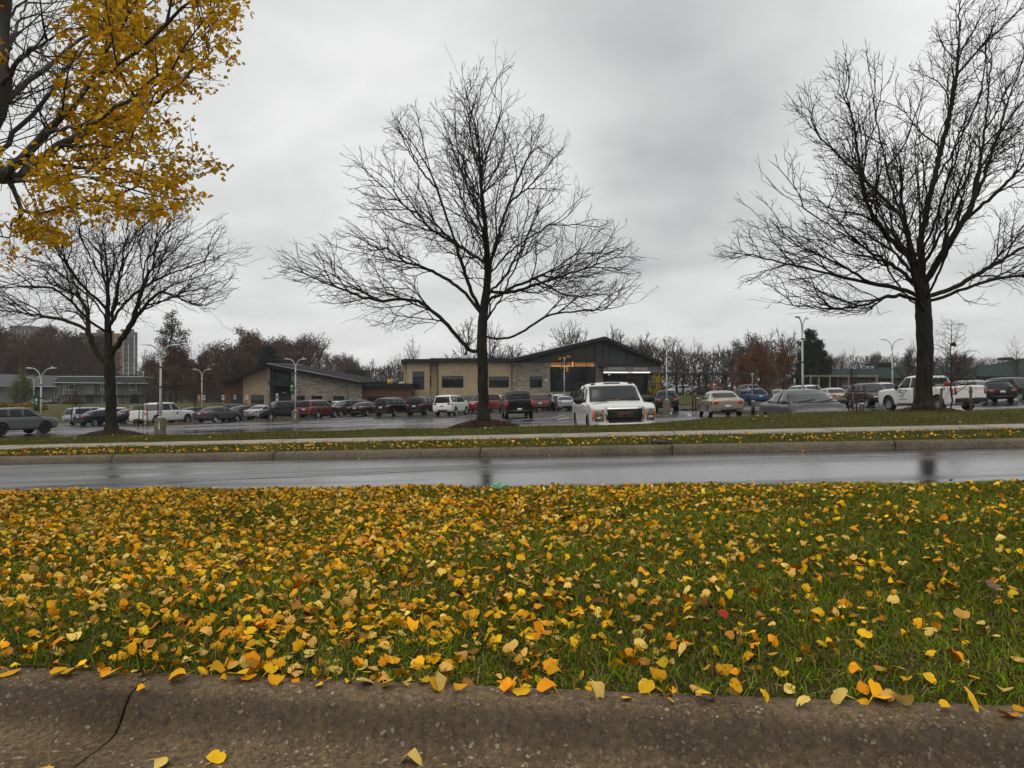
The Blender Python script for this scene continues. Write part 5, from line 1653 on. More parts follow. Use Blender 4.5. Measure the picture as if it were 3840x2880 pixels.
def ginkgo():
    global RNG
    RNG = np.random.default_rng(21)
    Y0 = 5.3
    gx_ = -4.45; gzb = float(median_z(gx_, Y0, *uv_of(gx_, Y0)))
    def W(px, py, dy=0):
        q = P(px, py, Y0 + dy); return np.array([q.x, q.y, q.z])
    sk = Skel(); sk.add((gx_, Y0, gzb - .15), -1)
    trunk = [(gx_ + .02, Y0, 1.0), (gx_ + .12, Y0, 2.0), (gx_ + .35, Y0 + .02, 2.8), W(-45, 520), W(-5, 250), W(12, 0), W(18, -250), W(20, -520), W(30, -800)]
    sk.path(trunk, 0, .12, .004); ntr = len(sk.p)
    limbs = [
        [(-70, 820), (40, 700, .1), (130, 600, .2), (230, 545, .3), (330, 490, .4), (450, 440, .5), (580, 390, .7), (690, 300, .8), (790, 190, .9)],
        [(-60, 780), (50, 640, -.1), (170, 500, -.2), (270, 420, -.3), (350, 300, -.3), (430, 150, -.3), (520, 0, -.3), (600, -120, -.3)],
        [(-50, 640), (60, 480, .3), (150, 400, .4), (260, 260, .6), (360, 120, .8), (470, -60, .9)],
        [(-60, 830), (90, 815, .1), (220, 785, .1), (330, 760, .1), (430, 735, 0), (500, 700, 0), (620, 715, 0), (700, 750, 0)],
        [(-20, 330), (60, 230, -.2), (160, 160, -.4), (270, 100, -.5), (400, 10, -.6), (520, -110, -.6)],
        [(-20, 420), (90, 320, .4), (200, 230, .8), (320, 130, 1.0), (480, 60, 1.2), (640, -30, 1.4)],
        [(-60, 860), (60, 870, .3), (160, 880, .4), (210, 900, .4)],
        [(-60, 850), (20, 900, -.1), (60, 960, -.2), (80, 985, -.2)],
        [(230, 545, .3), (340, 540, .1), (470, 560, 0), (620, 590, 0), (740, 610, 0), (820, 640, 0)],
        [(130, 600, .2), (240, 620, .6), (380, 630, .9), (520, 650, 1.1), (640, 680, 1.2)],
        [(330, 490, .4), (460, 490, .8), (600, 470, 1.1), (700, 430, 1.3)],
        [(450, 440, .5), (570, 350, .2), (680, 210, 0), (770, 110, 0), (850, 40, 0)],
        [(350, 300, -.3), (460, 240, -.5), (580, 130, -.6), (700, 20, -.7), (800, -60, -.7)],
        [(170, 500, -.2), (300, 480, -.7), (430, 420, -1.0), (540, 330, -1.2), (640, 260, -1.3)],
        [(40, 700, .1), (160, 690, -.4), (290, 660, -.7), (410, 660, -.8), (520, 620, -.9)],
        [(20, 100), (100, 0, .2), (220, -100, .4), (360, -220, .5)],
        [(-10, 250), (-150, 100, .2), (-300, 0, .4)], [(-50, 600), (-200, 480, -.2), (-380, 420, -.3)],
        [(0, 300), (40, 160, 1.0), (100, 0, 1.8)], [(-50, 560), (0, 420, 1.0), (60, 300, 1.8)],
    ]
    for lm in limbs:
        pts = [W(*q) for q in lm]
        sk.path(pts[1:], sk.nearest(pts[0]), .11, .008)
    edge_y = [-900, -200, 0, 60, 200, 330, 420, 500, 560, 640, 690, 740, 800, 860, 950, 1000]
    edge_x = [700, 840, 880, 870, 865, 800, 740, 715, 740, 850, 700, 760, 740, 280, 150, 60]
    def inb(q, tol=1.0):
        px = 1920 + F * q[0] / q[1]; py = 1490 - F * (q[2] - CAMZ) / q[1]
        return px < np.interp(py, edge_y, edge_x) * tol and py < 1010
    def ramify(node, d, L_, lvl):
        step = (.10, .085, .07)[lvl]; cur = node; side = 1 if RNG.random() < .5 else -1; nx = 1
        perp = np.cross(d, RNG.normal(0, 1, 3)); perp /= np.linalg.norm(perp) + 1e-9
        n = int(L_ / step)
        for k in range(n):
            d = d + RNG.normal(0, (.06, .09, .14)[lvl], 3) + np.array([.02, 0, .03]); d /= np.linalg.norm(d)
            q = sk.p[cur] + d * step
            if not inb(q, RNG.uniform(.98, 1.04)): break
            cur = sk.add(q, cur); nx -= 1
            if lvl < 2 and nx <= 0 and k < n - 1:
                nx = RNG.integers(2, 5); side = -side
                ax = perp * side + RNG.normal(0, .5, 3); ax -= d * ax.dot(d); ax /= np.linalg.norm(ax)
                a = math.radians(RNG.uniform(30, 60))
                ramify(cur, d * math.cos(a) + ax * math.sin(a), min((L_ - k * step) * RNG.uniform(.4, .8) + .05, (9, .7, .3)[lvl]), lvl + 1)
    n0 = len(sk.p)
    for i in range(1, n0):
        if i < ntr and sk.p[i][2] < 2.4: continue
        if RNG.random() > .46: continue
        d = sk.p[i] - sk.p[sk.par[i]]; d /= np.linalg.norm(d) + 1e-9
        ax = RNG.normal(0, 1, 3); ax -= d * ax.dot(d); ax /= np.linalg.norm(ax)
        a = math.radians(RNG.uniform(30, 60))
        ramify(i, d * math.cos(a) + ax * math.sin(a), RNG.uniform(.4, 1.3), 0)
    rad, kids = radii(sk, .0022, .105, 2.2)
    for i in range(ntr): rad[i] = max(rad[i], .09 if sk.p[i][2] < 3.2 else .055)
    off = np.array([gx_, Y0, gzb])
    root = empty('ginkgo_tree', off.tolist())
    tag(root, 'yellow leaved ginkgo tree whose branches fill the upper left corner', 'tree')
    v, f = skel_mesh(sk, rad, kids, sides=((.05, 14), (.015, 8), (0, 5)), rmin=.02)
    obj_from_np('trunk', v - off, f, M_BARKGK, root, smooth=True)
    v, f = skel_mesh(sk, rad, kids, sides=((.015, 6), (.005, 4), (0, 3)), rmax=.02)
    obj_from_np('branches', v - off, f, M_BARKGK, root, smooth=True)
    # leaves on short spurs, in the part of the crown that still holds them
    A = np.array(sk.p); n = len(A)
    px = 1920 + F * A[:, 0] / A[:, 1]; py = 1490 - F * (A[:, 2] - CAMZ) / A[:, 1]
    leafy = np.where(py < 560, smoothstep(150, 420, px), np.where(py < 860, smoothstep(-40, 330, px) * .8 + .12 + .7 * smoothstep(720, 800, py), 1.0))
    leafy = leafy * (.45 + .75 * (np.sin(px * .021 + 2 * np.sin(py * .013)) * np.sin(py * .024 + px * .006) > -.35))
    leafy = np.where(px < -20, .5, leafy)
    ok = (rad < .013) & (RNG.random(n) < leafy * 1.0) & (A[:, 2] > 1.2)
    idx = np.nonzero(ok)[0]; idx = np.repeat(idx, RNG.integers(3, 9, len(idx)))
    m = len(idx)
    global _np_leaf
    pal = [(.80, .49, .010), (.70, .42, .012), (.92, .60, .018), (.78, .37, .010), (.58, .44, .02), (.62, .33, .03)]
    pts, tri, cc = leaf_arrays(m, .028, .9, pal, [3, 3, 2, 2, 1, 1])
    # hang: turn so the fan points mostly downwards
    drop = pts.copy(); drop[..., 2] = pts[..., 2] - .75 * np.hypot(pts[..., 0], pts[..., 1]) * RNG.uniform(.2, 1.2, (m, 1))
    base = A[idx] + RNG.normal(0, .028, (m, 3))
    vs = (drop + base[:, None, :]).reshape(-1, 3) - off
    k = pts.shape[1]
    o = obj_from_np('foliage', vs, (np.arange(m)[:, None, None] * k + tri[None]).reshape(-1, 3), M_LEAFGK, root, colors=cc.reshape(-1, 3))
ginkgo()
# ------------------------------------------------------------------ trees further off: a few kinds, copied
def wild_tree(seed, H=10.0, spread=.38, trunk=.16, clear=.22, style='spread', lv=3, nlimb=13, tw=.016, r=.16):
    """a free-standing bare tree about H metres tall; returns skeleton, radii, children"""
    rng = np.random.default_rng(seed)
    sk = Skel(); sk.add((0, 0, -.3), -1)
    top = []
    x = y = 0.0
    hh = H * (.92 if style != 'spread' else .62)
    n = 18
    cur = 0
    tr = []
    for i in range(1, n + 1):
        x += rng.normal(0, .012 * H); y += rng.normal(0, .012 * H)
        if style in ('cone', 'column', 'young'): x *= .6; y *= .6
        cur = sk.add((x, y, hh * i / n), cur); tr.append(cur)
    def grow(node, d, L_, lvl, gnarl):
        step = max(.22, L_ / 9) if lvl < 2 else max(.16, L_ / 4)
        nn = max(2, int(L_ / step)); cur = node; nx = 1
        for k in range(nn):
            d = d + rng.normal(0, gnarl * (.5 + .3 * lvl), 3) + np.array([0, 0, {'spread': .05, 'cone': .03, 'column': .16, 'young': .05}[style]])
            d /= np.linalg.norm(d)
            cur = sk.add(sk.p[cur] + d * step, cur); nx -= 1
            if lvl < lv and nx <= 0:
                nx = rng.integers(1, 3)
                ax = rng.normal(0, 1, 3); ax -= d * ax.dot(d); ax /= np.linalg.norm(ax) + 1e-9
                a = math.radians(rng.uniform(25, 55))
                grow(cur, d * math.cos(a) + ax * math.sin(a), (L_ - k * step) * rng.uniform(.45, .75) + .1, lvl + 1, gnarl)
    az = rng.uniform(0, 6.28)
    for j in range(nlimb):
        t = clear + (1 - clear) * (j / (nlimb - 1)) ** .9
        node = tr[min(n - 1, int(t * n))]
        az += 2.4 + rng.normal(0, .3)
        if style == 'spread':
            el = math.radians(rng.uniform(18, 45) + 40 * t); L_ = H * spread * rng.uniform(.75, 1.1) * (1.15 - .35 * t)
        elif style == 'cone':
            el = math.radians(rng.uniform(8, 28)); L_ = H * spread * (1.1 - t) * rng.uniform(.85, 1.1) + .2
        elif style == 'column':
            el = math.radians(rng.uniform(58, 75)); L_ = H * .42 * rng.uniform(.6, 1.1) * (1.15 - .6 * t)
        else:
            el = math.radians(rng.uniform(35, 60)); L_ = H * spread * (1.1 - .9 * t) * rng.uniform(.8, 1.15) + .15
        d = np.array([math.cos(az) * math.cos(el), math.sin(az) * math.cos(el), math.sin(el)])
        grow(node, d, L_, 1, .16)
    rad, kids = radii(sk, tw, r, 2.3)
    return sk, rad, kids

def cards(A, k, size, pal, rng, spread=.25, flat=False):
    """k leaf clumps round points A: small two-triangle faces, many per clump"""
    i = rng.integers(0, len(A), k); c = A[i] + rng.normal(0, spread, (k, 3))
    u = rng.normal(0, 1, (k, 3)); u /= np.linalg.norm(u, axis=1, keepdims=True)
    w = rng.normal(0, 1, (k, 3)); w -= u * (u * w).sum(1, keepdims=True); w /= np.linalg.norm(w, axis=1, keepdims=True)
    s = size * rng.uniform(.5, 1.3, (k, 1))
    vs = np.stack([c - u * s, c + w * s * .6, c + u * s, c - w * s * .5], 1).reshape(-1, 3)
    pal = np.array(pal)
    cc = pal[rng.integers(0, len(pal), k)] * rng.uniform(.6, 1.35, (k, 1))
    return vs, np.arange(k)[:, None] * 4 + np.arange(4)[None], np.repeat(cc, 4, 0)

M_CARD = pmat('far_leaf', (.1, .05, .03), .8, spec=.1, attr=True)
TREES = {}
def tree_proto(key, H, twig=M_TWIGF, bark=None, leaves=None, name='bare_tree', **kw):
    sk, rad, kids = wild_tree(H=H, **kw)
    root = empty(name)
    v, f = skel_mesh(sk, rad, kids, sides=((.06, 7), (0, 4)), rmin=.05 * H / 10)
    obj_from_np('trunk', v, f, bark or twig, root, smooth=True)
    v, f = skel_mesh(sk, rad, kids, sides=((.05, 4), (0, 3)), rmax=.05 * H / 10)
    obj_from_np('crown', v, f, twig, root)
    if leaves:
        k, size, pal, spr, zmin, seed = leaves
        rng = np.random.default_rng(seed)
        A = np.array(sk.p); A = A[(rad < .05 * H / 10) & (A[:, 2] > zmin * H)]
        vs, fs, cc = cards(A, k, size, pal, rng, spr)
        obj_from_np('foliage', vs, fs, M_CARD, root, colors=cc)
    h = max(p[2] for p in sk.p)
    TREES[key] = [root, h, False, float(np.percentile(np.abs(np.array(sk.p)[:, 0]), 97)) * 2]
    return root
RED = [(.115, .056, .044), (.090, .050, .042), (.14, .070, .046), (.078, .050, .042)]
BRN = [(.078, .050, .035), (.10, .056, .036), (.058, .042, .033)]
ORG = [(.17, .058, .016), (.12, .042, .014), (.21, .078, .020), (.085, .035, .016)]
GRN = [(.014, .026, .016), (.020, .036, .020), (.010, .018, .012)]
YEL = [(.42, .27, .02), (.30, .22, .02), (.48, .34, .05)]
for i in range(4):
    tree_proto('bare%d' % i, 15, seed=101 + i, spread=(.42, .36, .34, .46)[i], nlimb=14, clear=(.25, .35, .2, .3)[i], tw=.024, r=.26)
for i in range(3):
    tree_proto('redleaf%d' % i, 14, twig=M_TWIGB, seed=120 + i, spread=.44, nlimb=15, clear=.15, tw=.02, r=.26, leaves=(9000, .17, RED, .35, .12, i), name='oak_tree')
for i in range(2):
    tree_proto('brownleaf%d' % i, 14, twig=M_TWIGB, seed=130 + i, spread=.42, nlimb=15, clear=.2, tw=.022, r=.26, leaves=(4200, .16, BRN + RED[:1], .35, .2, i + 4), name='oak_tree')
tree_proto('orange', 12, twig=M_TWIGB, seed=140, spread=.5, nlimb=16, clear=.08, tw=.02, r=.26, leaves=(13000, .15, ORG, .4, .05, 9), name='oak_tree')
tree_proto('cypress', 16, twig=M_TWIGB, seed=141, style='cone', spread=.34, nlimb=34, clear=.12, tw=.016, r=.24, leaves=(6500, .14, RED[:2] + BRN, .25, .1, 10), name='cypress_tree')
tree_proto('redcone', 12, twig=M_TWIGB, seed=142, style='cone', spread=.42, nlimb=34, clear=.05, tw=.02, r=.24, leaves=(13000, .16, RED, .3, .02, 11), name='cypress_tree')
tree_proto('evergreen', 13, twig=M_TWIGF, seed=143, style='cone', spread=.26, nlimb=44, clear=.03, tw=.02, r=.2, leaves=(22000, .15, GRN, .22, 0, 12), name='evergreen_tree')
for i in range(3):
    tree_proto('young%d' % i, 4.0, twig=M_BARKG, seed=150 + i, style='young', spread=.30, nlimb=15, clear=.25, tw=.006, r=.05, lv=3, name='sapling')
tree_proto('column', 4.0, twig=M_TWIGB, seed=155, style='column', nlimb=16, clear=.1, tw=.006, r=.05, lv=3, leaves=(1600, .035, BRN + [(.10, .055, .03)], .06, .1, 13), name='sapling')
tree_proto('columnbare', 5.0, twig=M_BARKG, seed=156, style='column', nlimb=18, clear=.15, tw=.006, r=.05, lv=3, name='sapling')
tree_proto('yellowyoung', 3.0, twig=M_BARKG, seed=157, style='young', spread=.28, nlimb=14, clear=.05, tw=.006, r=.04, lv=2, leaves=(1500, .06, YEL, .10, .05, 14), name='sapling')
tree_proto('greenyoung', 5.0, twig=M_BARKG, seed=158, style='spread', spread=.42, nlimb=12, clear=.2, tw=.01, r=.08, lv=2, leaves=(3000, .10, [(.12, .13, .035), (.09, .105, .03), (.16, .15, .05)], .25, .2, 15), name='leafy_tree')
tree_proto('nesttree', 4.4, twig=M_BARKG, seed=161, style='cone', spread=.36, nlimb=44, clear=.2, tw=.006, r=.05, lv=3, name='sapling')
tree_proto('paleyellow', 3.4, twig=M_BARKG, seed=159, style='young', spread=.26, nlimb=14, clear=.3, tw=.006, r=.04, lv=3, leaves=(350, .04, [(.20, .14, .05), (.12, .09, .04)], .05, .3, 16), name='sapling')

def far_ground_z(x, y):
    z = float(ground_lot(x, y)); z += 6.0 * float(smoothstep(170, 330, y)) * float(smoothstep(60, -120, x)); return z
def put_tree(key, px, top, Y, label, group=None, wide=1.0, rz=None, base=None, cat='tree'):
    root, h, used, w = TREES[key]
    if used: root = copy_tree(root)
    TREES[key][2] = True
    x = (px - 1920) / F * Y
    zb = far_ground_z(x, Y) if base is None else CAMZ - (base - 1490) / F * Y
    zt = CAMZ - (top - 1490) / F * Y
    s = (zt - zb) / h
    root.location = (x, Y, zb); root.rotation_euler = (0, 0, random.uniform(0, 6.28) if rz is None else rz)
    root.scale = (s * wide, s * wide, s)
    tag(root, label, cat, group)
    return root
SKY_PX = [-300, 0, 100, 200, 300, 385, 425, 505, 540, 790, 830, 860, 950, 1050, 1150, 1210, 1260, 1330, 1400, 1500, 1600, 1700, 1800, 1900, 2000, 2080, 2140, 2220, 2300, 2340, 2400, 2460, 2520, 2600, 2700, 2780, 2830, 2900, 2990, 3040, 3080, 3130, 3180, 3260, 3400, 3600, 3800, 4100]
SKY_PY = [1205, 1195, 1238, 1226, 1236, 1250, 1400, 1400, 1320, 1318, 1320, 1262, 1246, 1246, 1262, 1256, 1312, 1325, 1348, 1328, 1332, 1322, 1300, 1300, 1290, 1262, 1245, 1240, 1245, 1236, 1240, 1245, 1268, 1276, 1276, 1266, 1236, 1228, 1236, 1290, 1325, 1330, 1322, 1325, 1330, 1332, 1336, 1330]
def sky_top(px): return float(np.interp(px, SKY_PX, SKY_PY))
zones = [(-400, 560, ['redleaf0', 'redleaf1', 'bare0', 'redleaf2', 'brownleaf0', 'bare3'], 'dark red oak behind the grey houses', 'red oaks behind the grey houses', 205, 1.15),
         (560, 850, ['bare0', 'brownleaf1', 'bare2', 'redleaf1'], 'tree left of the gabled wing', 'trees behind the grass slope', 215, 1.0),
         (850, 1130, ['brownleaf0', 'brownleaf1', 'redleaf2'], 'brown oak behind the gabled wing', 'brown oaks behind the gabled wing', 175, 1.1),
         (1130, 1720, ['bare0', 'bare1', 'brownleaf1', 'bare3'], 'grey leafless tree behind the flat roofs', 'leafless trees behind the low roofs', 205, 1.0),
         (1720, 2300, ['bare0', 'bare1', 'bare2', 'bare3'], 'grey leafless tree behind the hall', 'leafless trees behind the entrance hall', 180, 1.05),
         (2300, 2780, ['bare1', 'bare2', 'bare3', 'bare0'], 'dark leafless tree right of the hall', 'tall leafless row behind the walkway', 165, .85),
         (2780, 3020, ['bare1', 'brownleaf0', 'bare2'], 'leafless tree behind the orange one', 'trees behind the orange leaved tree', 185, .9),
         (3020, 4150, ['bare0', 'bare3', 'brownleaf1', 'bare2'], 'distant leafless tree beyond the green roofs', 'distant trees behind the green roofs', 260, 1.1)]
random.seed(5)
ORD = 'first second third fourth fifth sixth seventh eighth ninth tenth eleventh twelfth thirteenth fourteenth fifteenth sixteenth seventeenth eighteenth nineteenth twentieth'.split()
def nth(i): return ORD[i] if i < 20 else '%s %s' % (('twenty', 'thirty', 'forty')[(i + 1) // 10 - 2], ORD[(i + 1) % 10 - 1]) if (i + 1) % 10 else ('thirtieth', 'fortieth')[(i + 1) // 10 - 3]
for a, b, kinds, lab, grp, Yc, wd in zones:
    px = a; cnt = 0
    while px < b:
        Yt = Yc + random.uniform(-8, 25)
        put_tree(random.choice(kinds), px, sky_top(px) + random.uniform(-14, 30), Yt, '%s, %s from its left end' % (lab, nth(cnt)), grp, wd * random.uniform(.8, 1.5)); cnt += 1
        px += random.uniform(30, 46) * (1.35 if a < 0 else 1)
    px = a + 20; cnt = 0
    while px < b:
        t = sky_top(px)
        put_tree(random.choice(kinds), px, t + (1470 - t) * random.uniform(.18, .36), Yc - random.uniform(8, 18), '%s, lower front row, %s from left' % (lab, nth(cnt)), grp, wd * random.uniform(.9, 1.4)); cnt += 1
        px += random.uniform(85, 130)
# trees one can single out
put_tree('cypress', 640, 1165, 150, 'tall reddish brown conical tree rising behind the lamp with the tall concrete base', wide=1.15)
put_tree('redcone', 660, 1300, 142, 'broad dark red tree in front of the tall conical one', wide=1.3)
put_tree('redcone', 760, 1318, 150, 'dark red bushy tree left of the gabled brick wing', wide=.9)
put_tree('evergreen', 1010, 1300, 140, 'dark evergreen behind the peak of the gabled brick wing', wide=1.5)
put_tree('evergreen', 3040, 1236, 130, 'tall dark evergreen behind the lamp post on the right', wide=1.15)
put_tree('evergreen', 3068, 1275, 128, 'shorter dark evergreen leaning out right of the tall one', wide=1.3)
put_tree('orange', 2860, 1292, 140, 'broad orange leaved tree behind the right hand saplings', wide=1.2)
put_tree('orange', 2945, 1305, 143, 'orange brown tree next to the dark evergreen', wide=1.0)
put_tree('orange', 2790, 1330, 138, 'lower orange brown tree at the end of the walkway', wide=.9)
put_tree('bare3', 2150, 1190, 150, 'large fan shaped bare tree above the left roof slope of the hall', wide=1.2)
put_tree('bare0', 2320, 1215, 150, 'bare tree standing just right of the roof ridge', wide=1.0)
put_tree('bare2', 2415, 1235, 148, 'bare tree above the right roof slope', wide=1.1)
put_tree('bare1', 1750, 1185, 118, 'thin bare tree standing just behind the middle trunk on its left', wide=.9)
put_tree('bare3', 1865, 1195, 122, 'bare tree just behind the middle trunk on its right', wide=.8)
put_tree('bare2', 1545, 1258, 125, 'slim bare tree above the flat roof corner', wide=.7)
put_tree('bare0', 3150, 1308, 190, 'round bare tree between the evergreen and the green roof')
put_tree('bare3', 3290, 1318, 190, 'pale bare tree just left of the twin arm lamp')
put_tree('brownleaf0', 3410, 1302, 140, 'brown leaved tree just left of the right tree trunk', wide=.8)
put_tree('brownleaf1', 3600, 1315, 150, 'dark brown tree right of the right trunk above the green roof', wide=.9)
put_tree('greenyoung', 88, 1392, 118, 'pale green leafy tree in front of the grey bungalow')
put_tree('column', 62, 1424, 108, 'narrow rust brown tree at the left edge by the yellow hedge', wide=1.5)
put_tree('column', 284, 1432, 96, 'reddish narrow sapling in front of the grey two storey house', wide=1.2)
put_tree('young1', 460, 1440, 118, 'bare many stemmed tree before the right end of the grey house', wide=1.7)
put_tree('young0', 535, 1455, 112, 'small bare tree at the corner of the grey house', wide=1.8)
put_tree('columnbare', 733, 1430, 84, 'bare reddish sapling left of the yellow banner', wide=1.4)
put_tree('young2', 882, 1440, 90, 'thin bare sapling before the brown wall', wide=.9)
put_tree('young0', 1012, 1462, 67, 'staked bare sapling on the island in front of the gabled wing', wide=.8)
put_tree('young1', 1125, 1435, 90, 'bare sapling right of the green banner lamp', wide=1.0)
put_tree('young2', 1305, 1440, 90, 'bare sapling in front of the stone wall of the gabled wing', wide=1.0)
put_tree('columnbare', 1345, 1450, 89, 'thin sapling at the joint of stone wall and brown link', wide=.8)
put_tree('young0', 1518, 1455, 92, 'bare sapling at the right end of the brown link', wide=.8)
put_tree('column', 2364, 1358, 92, 'rust brown columnar tree hiding part of the sign on the hall', wide=1.1)
put_tree('yellowyoung', 2465, 1405, 92, 'small bright yellow leaved tree at the right corner of the hall', wide=1.0)
put_tree('columnbare', 2600, 1378, 80, 'slim bare sapling left of the brown sign, first of a pair', wide=1.1)
put_tree('young1', 2622, 1400, 78, 'slim bare sapling left of the brown sign, second of a pair', wide=.8)
put_tree('young2', 2695, 1385, 86, 'bare sapling standing in front of the brown sign', wide=1.1)
put_tree('paleyellow', 2826, 1345, 68, 'sapling with a few yellow leaves beside the blue crossover', wide=.9)
put_tree('young0', 2884, 1325, 72, 'bare sapling just right of the blue crossover', wide=1.1)
put_tree('young1', 2938, 1362, 74, 'small bare sapling left of the evergreen', wide=1.1)
put_tree('young2', 3064, 1312, 66, 'bare sapling in front of the tall evergreen', wide=1.1)
put_tree('columnbare', 3196, 1298, 58, 'tall thin sapling behind the champagne sedan', wide=.9)
put_tree('columnbare', 3815, 1255, 88, 'bare columnar tree near the right edge of the picture', wide=1.3)
put_tree('nesttree', 3571, 1172, 27, 'staked bare tree just right of the right trunk, holding a small nest', wide=.92, base=1558)
put_tree('columnbare', 3420, 1265, 95, 'thin bare tree partly hidden by the right trunk', wide=1.0)
x = P(3575, 1295, 27)
crumpled('bird_nest', x, (.09, .09, .10), M_TWIGB, 'small dark nest in the staked bare tree on the right', 'nest', 5.0)

# undergrowth below the far trees, one mass of brown brush
def brush():
    rng = np.random.default_rng(3); k = 75000
    px = rng.uniform(-500, 4200, k); Yb = np.interp(px, [-500, 560, 850, 1130, 1720, 2300, 2780, 3020, 4200], [185, 200, 160, 188, 168, 150, 165, 235, 235]) + rng.uniform(-4, 18, k)
    x = (px - 1920) / F * Yb
    gzv = ground_lot(x, Yb) + 6.0 * smoothstep(170, 330, Yb) * smoothstep(60, -120, x)
    top = np.interp(px, SKY_PX, SKY_PY); hmax = (1490 - top) / F * Yb * .72
    z = gzv + hmax * rng.random(k) ** 1.3
    c = np.stack([x, Yb, z], 1)
    ang = rng.normal(0, .5, k); ln = rng.uniform(.4, 1.5, k); w = rng.uniform(.03, .10, k)
    u = np.stack([np.sin(ang), rng.normal(0, .3, k), np.cos(ang)], 1) * ln[:, None]
    s = np.stack([np.cos(ang), rng.normal(0, .3, k), -np.sin(ang)], 1) * w[:, None]
    vs = np.stack([c - s, c + s, c + u], 1).reshape(-1, 3)
    pal = np.array([(.062, .048, .040), (.046, .036, .031), (.080, .058, .046), (.040, .033, .030)])
    red = np.array([(.075, .030, .022), (.050, .024, .019)])
    cc = pal[rng.integers(0, 4, k)]
    r_ = (px < 560) | ((px > 2780) & (px < 3000)); cc[r_] = red[rng.integers(0, 2, r_.sum())]
    cc = cc * rng.uniform(.6, 1.3, (k, 1))
    o = obj_from_np('undergrowth', vs, np.arange(k)[:, None] * 3 + np.arange(3)[None], M_CARD, colors=np.repeat(cc, 3, 0))
    tagstuff(o, 'brown undergrowth filling the foot of the distant woods', 'undergrowth')
brush()

# unseen trees added behind the viewpoint to darken reflections in glass and paint
random.seed(9)
for i in range(13):
    key = ('brownleaf0', 'evergreen', 'redleaf1')[i % 3]
    root, h, used, w = TREES[key]
    o = copy_tree(root) if used else root
    TREES[key][2] = True
    sc = random.uniform(.8, 1.05); o.scale = (sc * 1.25, sc * 1.25, sc * .9)
    o.location = (-66 + i * 11 + random.uniform(-2, 2), -30 - random.uniform(0, 12), -.2 + SLOPE * (-66 + i * 11)); o.rotation_euler = (0, 0, i)
    tag(o, 'unseen tree added behind the viewer to darken reflections in glass and paint', 'tree', 'unseen trees added behind the viewer')
# ------------------------------------------------------------------ buildings
def stone_mat(name, cols, bw=.55, bh=.11, mortar=(.05, .045, .04), bump=.6, streak=.5):
    m = pmat(name, cols[0], .85, spec=.2)
    nt, N, L, b = nodes_of(m)
    tc = N('ShaderNodeTexCoord'); sp = N('ShaderNodeSeparateXYZ'); L(tc.outputs['Object'], sp.inputs[0])
    ad = N('ShaderNodeMath'); ad.operation = 'ADD'; L(sp.outputs[0], ad.inputs[0]); L(sp.outputs[1], ad.inputs[1])
    cb = N('ShaderNodeCombineXYZ'); L(ad.outputs[0], cb.inputs[0]); L(sp.outputs[2], cb.inputs[1])
    br = N('ShaderNodeTexBrick'); L(cb.outputs[0], br.inputs['Vector'])
    br.inputs['Scale'].default_value = 1.0; br.inputs['Brick Width'].default_value = bw; br.inputs['Row Height'].default_value = bh
    br.inputs['Mortar Size'].default_value = .006; br.inputs['Color1'].default_value = (*cols[0], 1); br.inputs['Color2'].default_value = (*cols[1], 1)
    br.inputs['Mortar'].default_value = (*mortar, 1); br.offset = .37; br.squash = 1.6; br.squash_frequency = 3
    mp = N('ShaderNodeMapping'); mp.inputs['Scale'].default_value = (1.3, 7, 1); L(cb.outputs[0], mp.inputs[0])
    n = tex_noise(N, L, mp.outputs[0], 1.3, 5, .7)
    st = ramp(N, L, n, [(.32, g3(1 - streak)), (.5, g3(1.0)), (.7, g3(1 + streak * .8))])
    n2 = tex_noise(N, L, cb.outputs[0], .35, 3, .6)
    st2 = ramp(N, L, n2, [(.3, g3(.88)), (.7, g3(1.12))])
    L(mixc(N, L, 1.0, mixc(N, L, 1.0, br.outputs['Color'], st, 'MULTIPLY'), st2, 'MULTIPLY'), b.inputs['Base Color'])
    bp = N('ShaderNodeBump'); bp.inputs['Strength'].default_value = bump; bp.inputs['Distance'].default_value = .04
    L(n, bp.inputs['Height']); L(bp.outputs[0], b.inputs['Normal'])
    return m
M_BUFF = stone_mat('buff_brick', ((.46, .36, .24), (.37, .29, .19)), .42, .10, (.17, .14, .10), .3, .28)
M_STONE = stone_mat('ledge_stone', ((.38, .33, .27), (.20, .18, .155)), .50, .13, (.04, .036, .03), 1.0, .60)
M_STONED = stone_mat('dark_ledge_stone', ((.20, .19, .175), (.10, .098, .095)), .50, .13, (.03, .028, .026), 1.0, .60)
M_WOODP = pmat('brown_panel', (.135, .068, .038), .7, spec=.2, var=.18, vscale=1.5, stretch=(.3, .3, 6))
M_DKMETAL = pmat('dark_metal', (.018, .020, .022), .6, spec=.18, var=.2, vscale=.8)
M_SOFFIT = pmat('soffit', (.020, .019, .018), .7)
M_PANELG = pmat('grey_spandrel', (.048, .054, .057), .35, spec=.4, var=.12, vscale=.3)
M_GLASSB = pmat('building_glass', (.009, .010, .012), .06, spec=.35, var=.3, vscale=.4)
M_WARM = pmat('warm_pane', (.022, .015, .010), .15, spec=.25, emit=(.45, .25, .10), estr=.022, var=.3, vscale=.7)
M_COVE = pmat('cove_light', (.6, .3, .06), .5, emit=(1, .50, .10), estr=.55)
M_COVES = pmat('cove_wash', (.3, .14, .03), .5, emit=(1, .42, .08), estr=.13)
M_LEDW = pmat('led_strip', (.8, .8, .8), .5, emit=(1, .98, .94), estr=1.1)
M_FLATROOF = pmat('flat_roof', (.05, .05, .05), .8, var=.2, vscale=.6)
M_ROOFDK = pmat('dark_roof', (.016, .015, .015), .8, spec=.1, var=.25, vscale=.5)
M_SILV = pmat('flashing', (.40, .41, .42), .3, metal=.6)
M_WHITEP = pmat('white_paint', (.62, .62, .60), .5, var=.08, vscale=2)
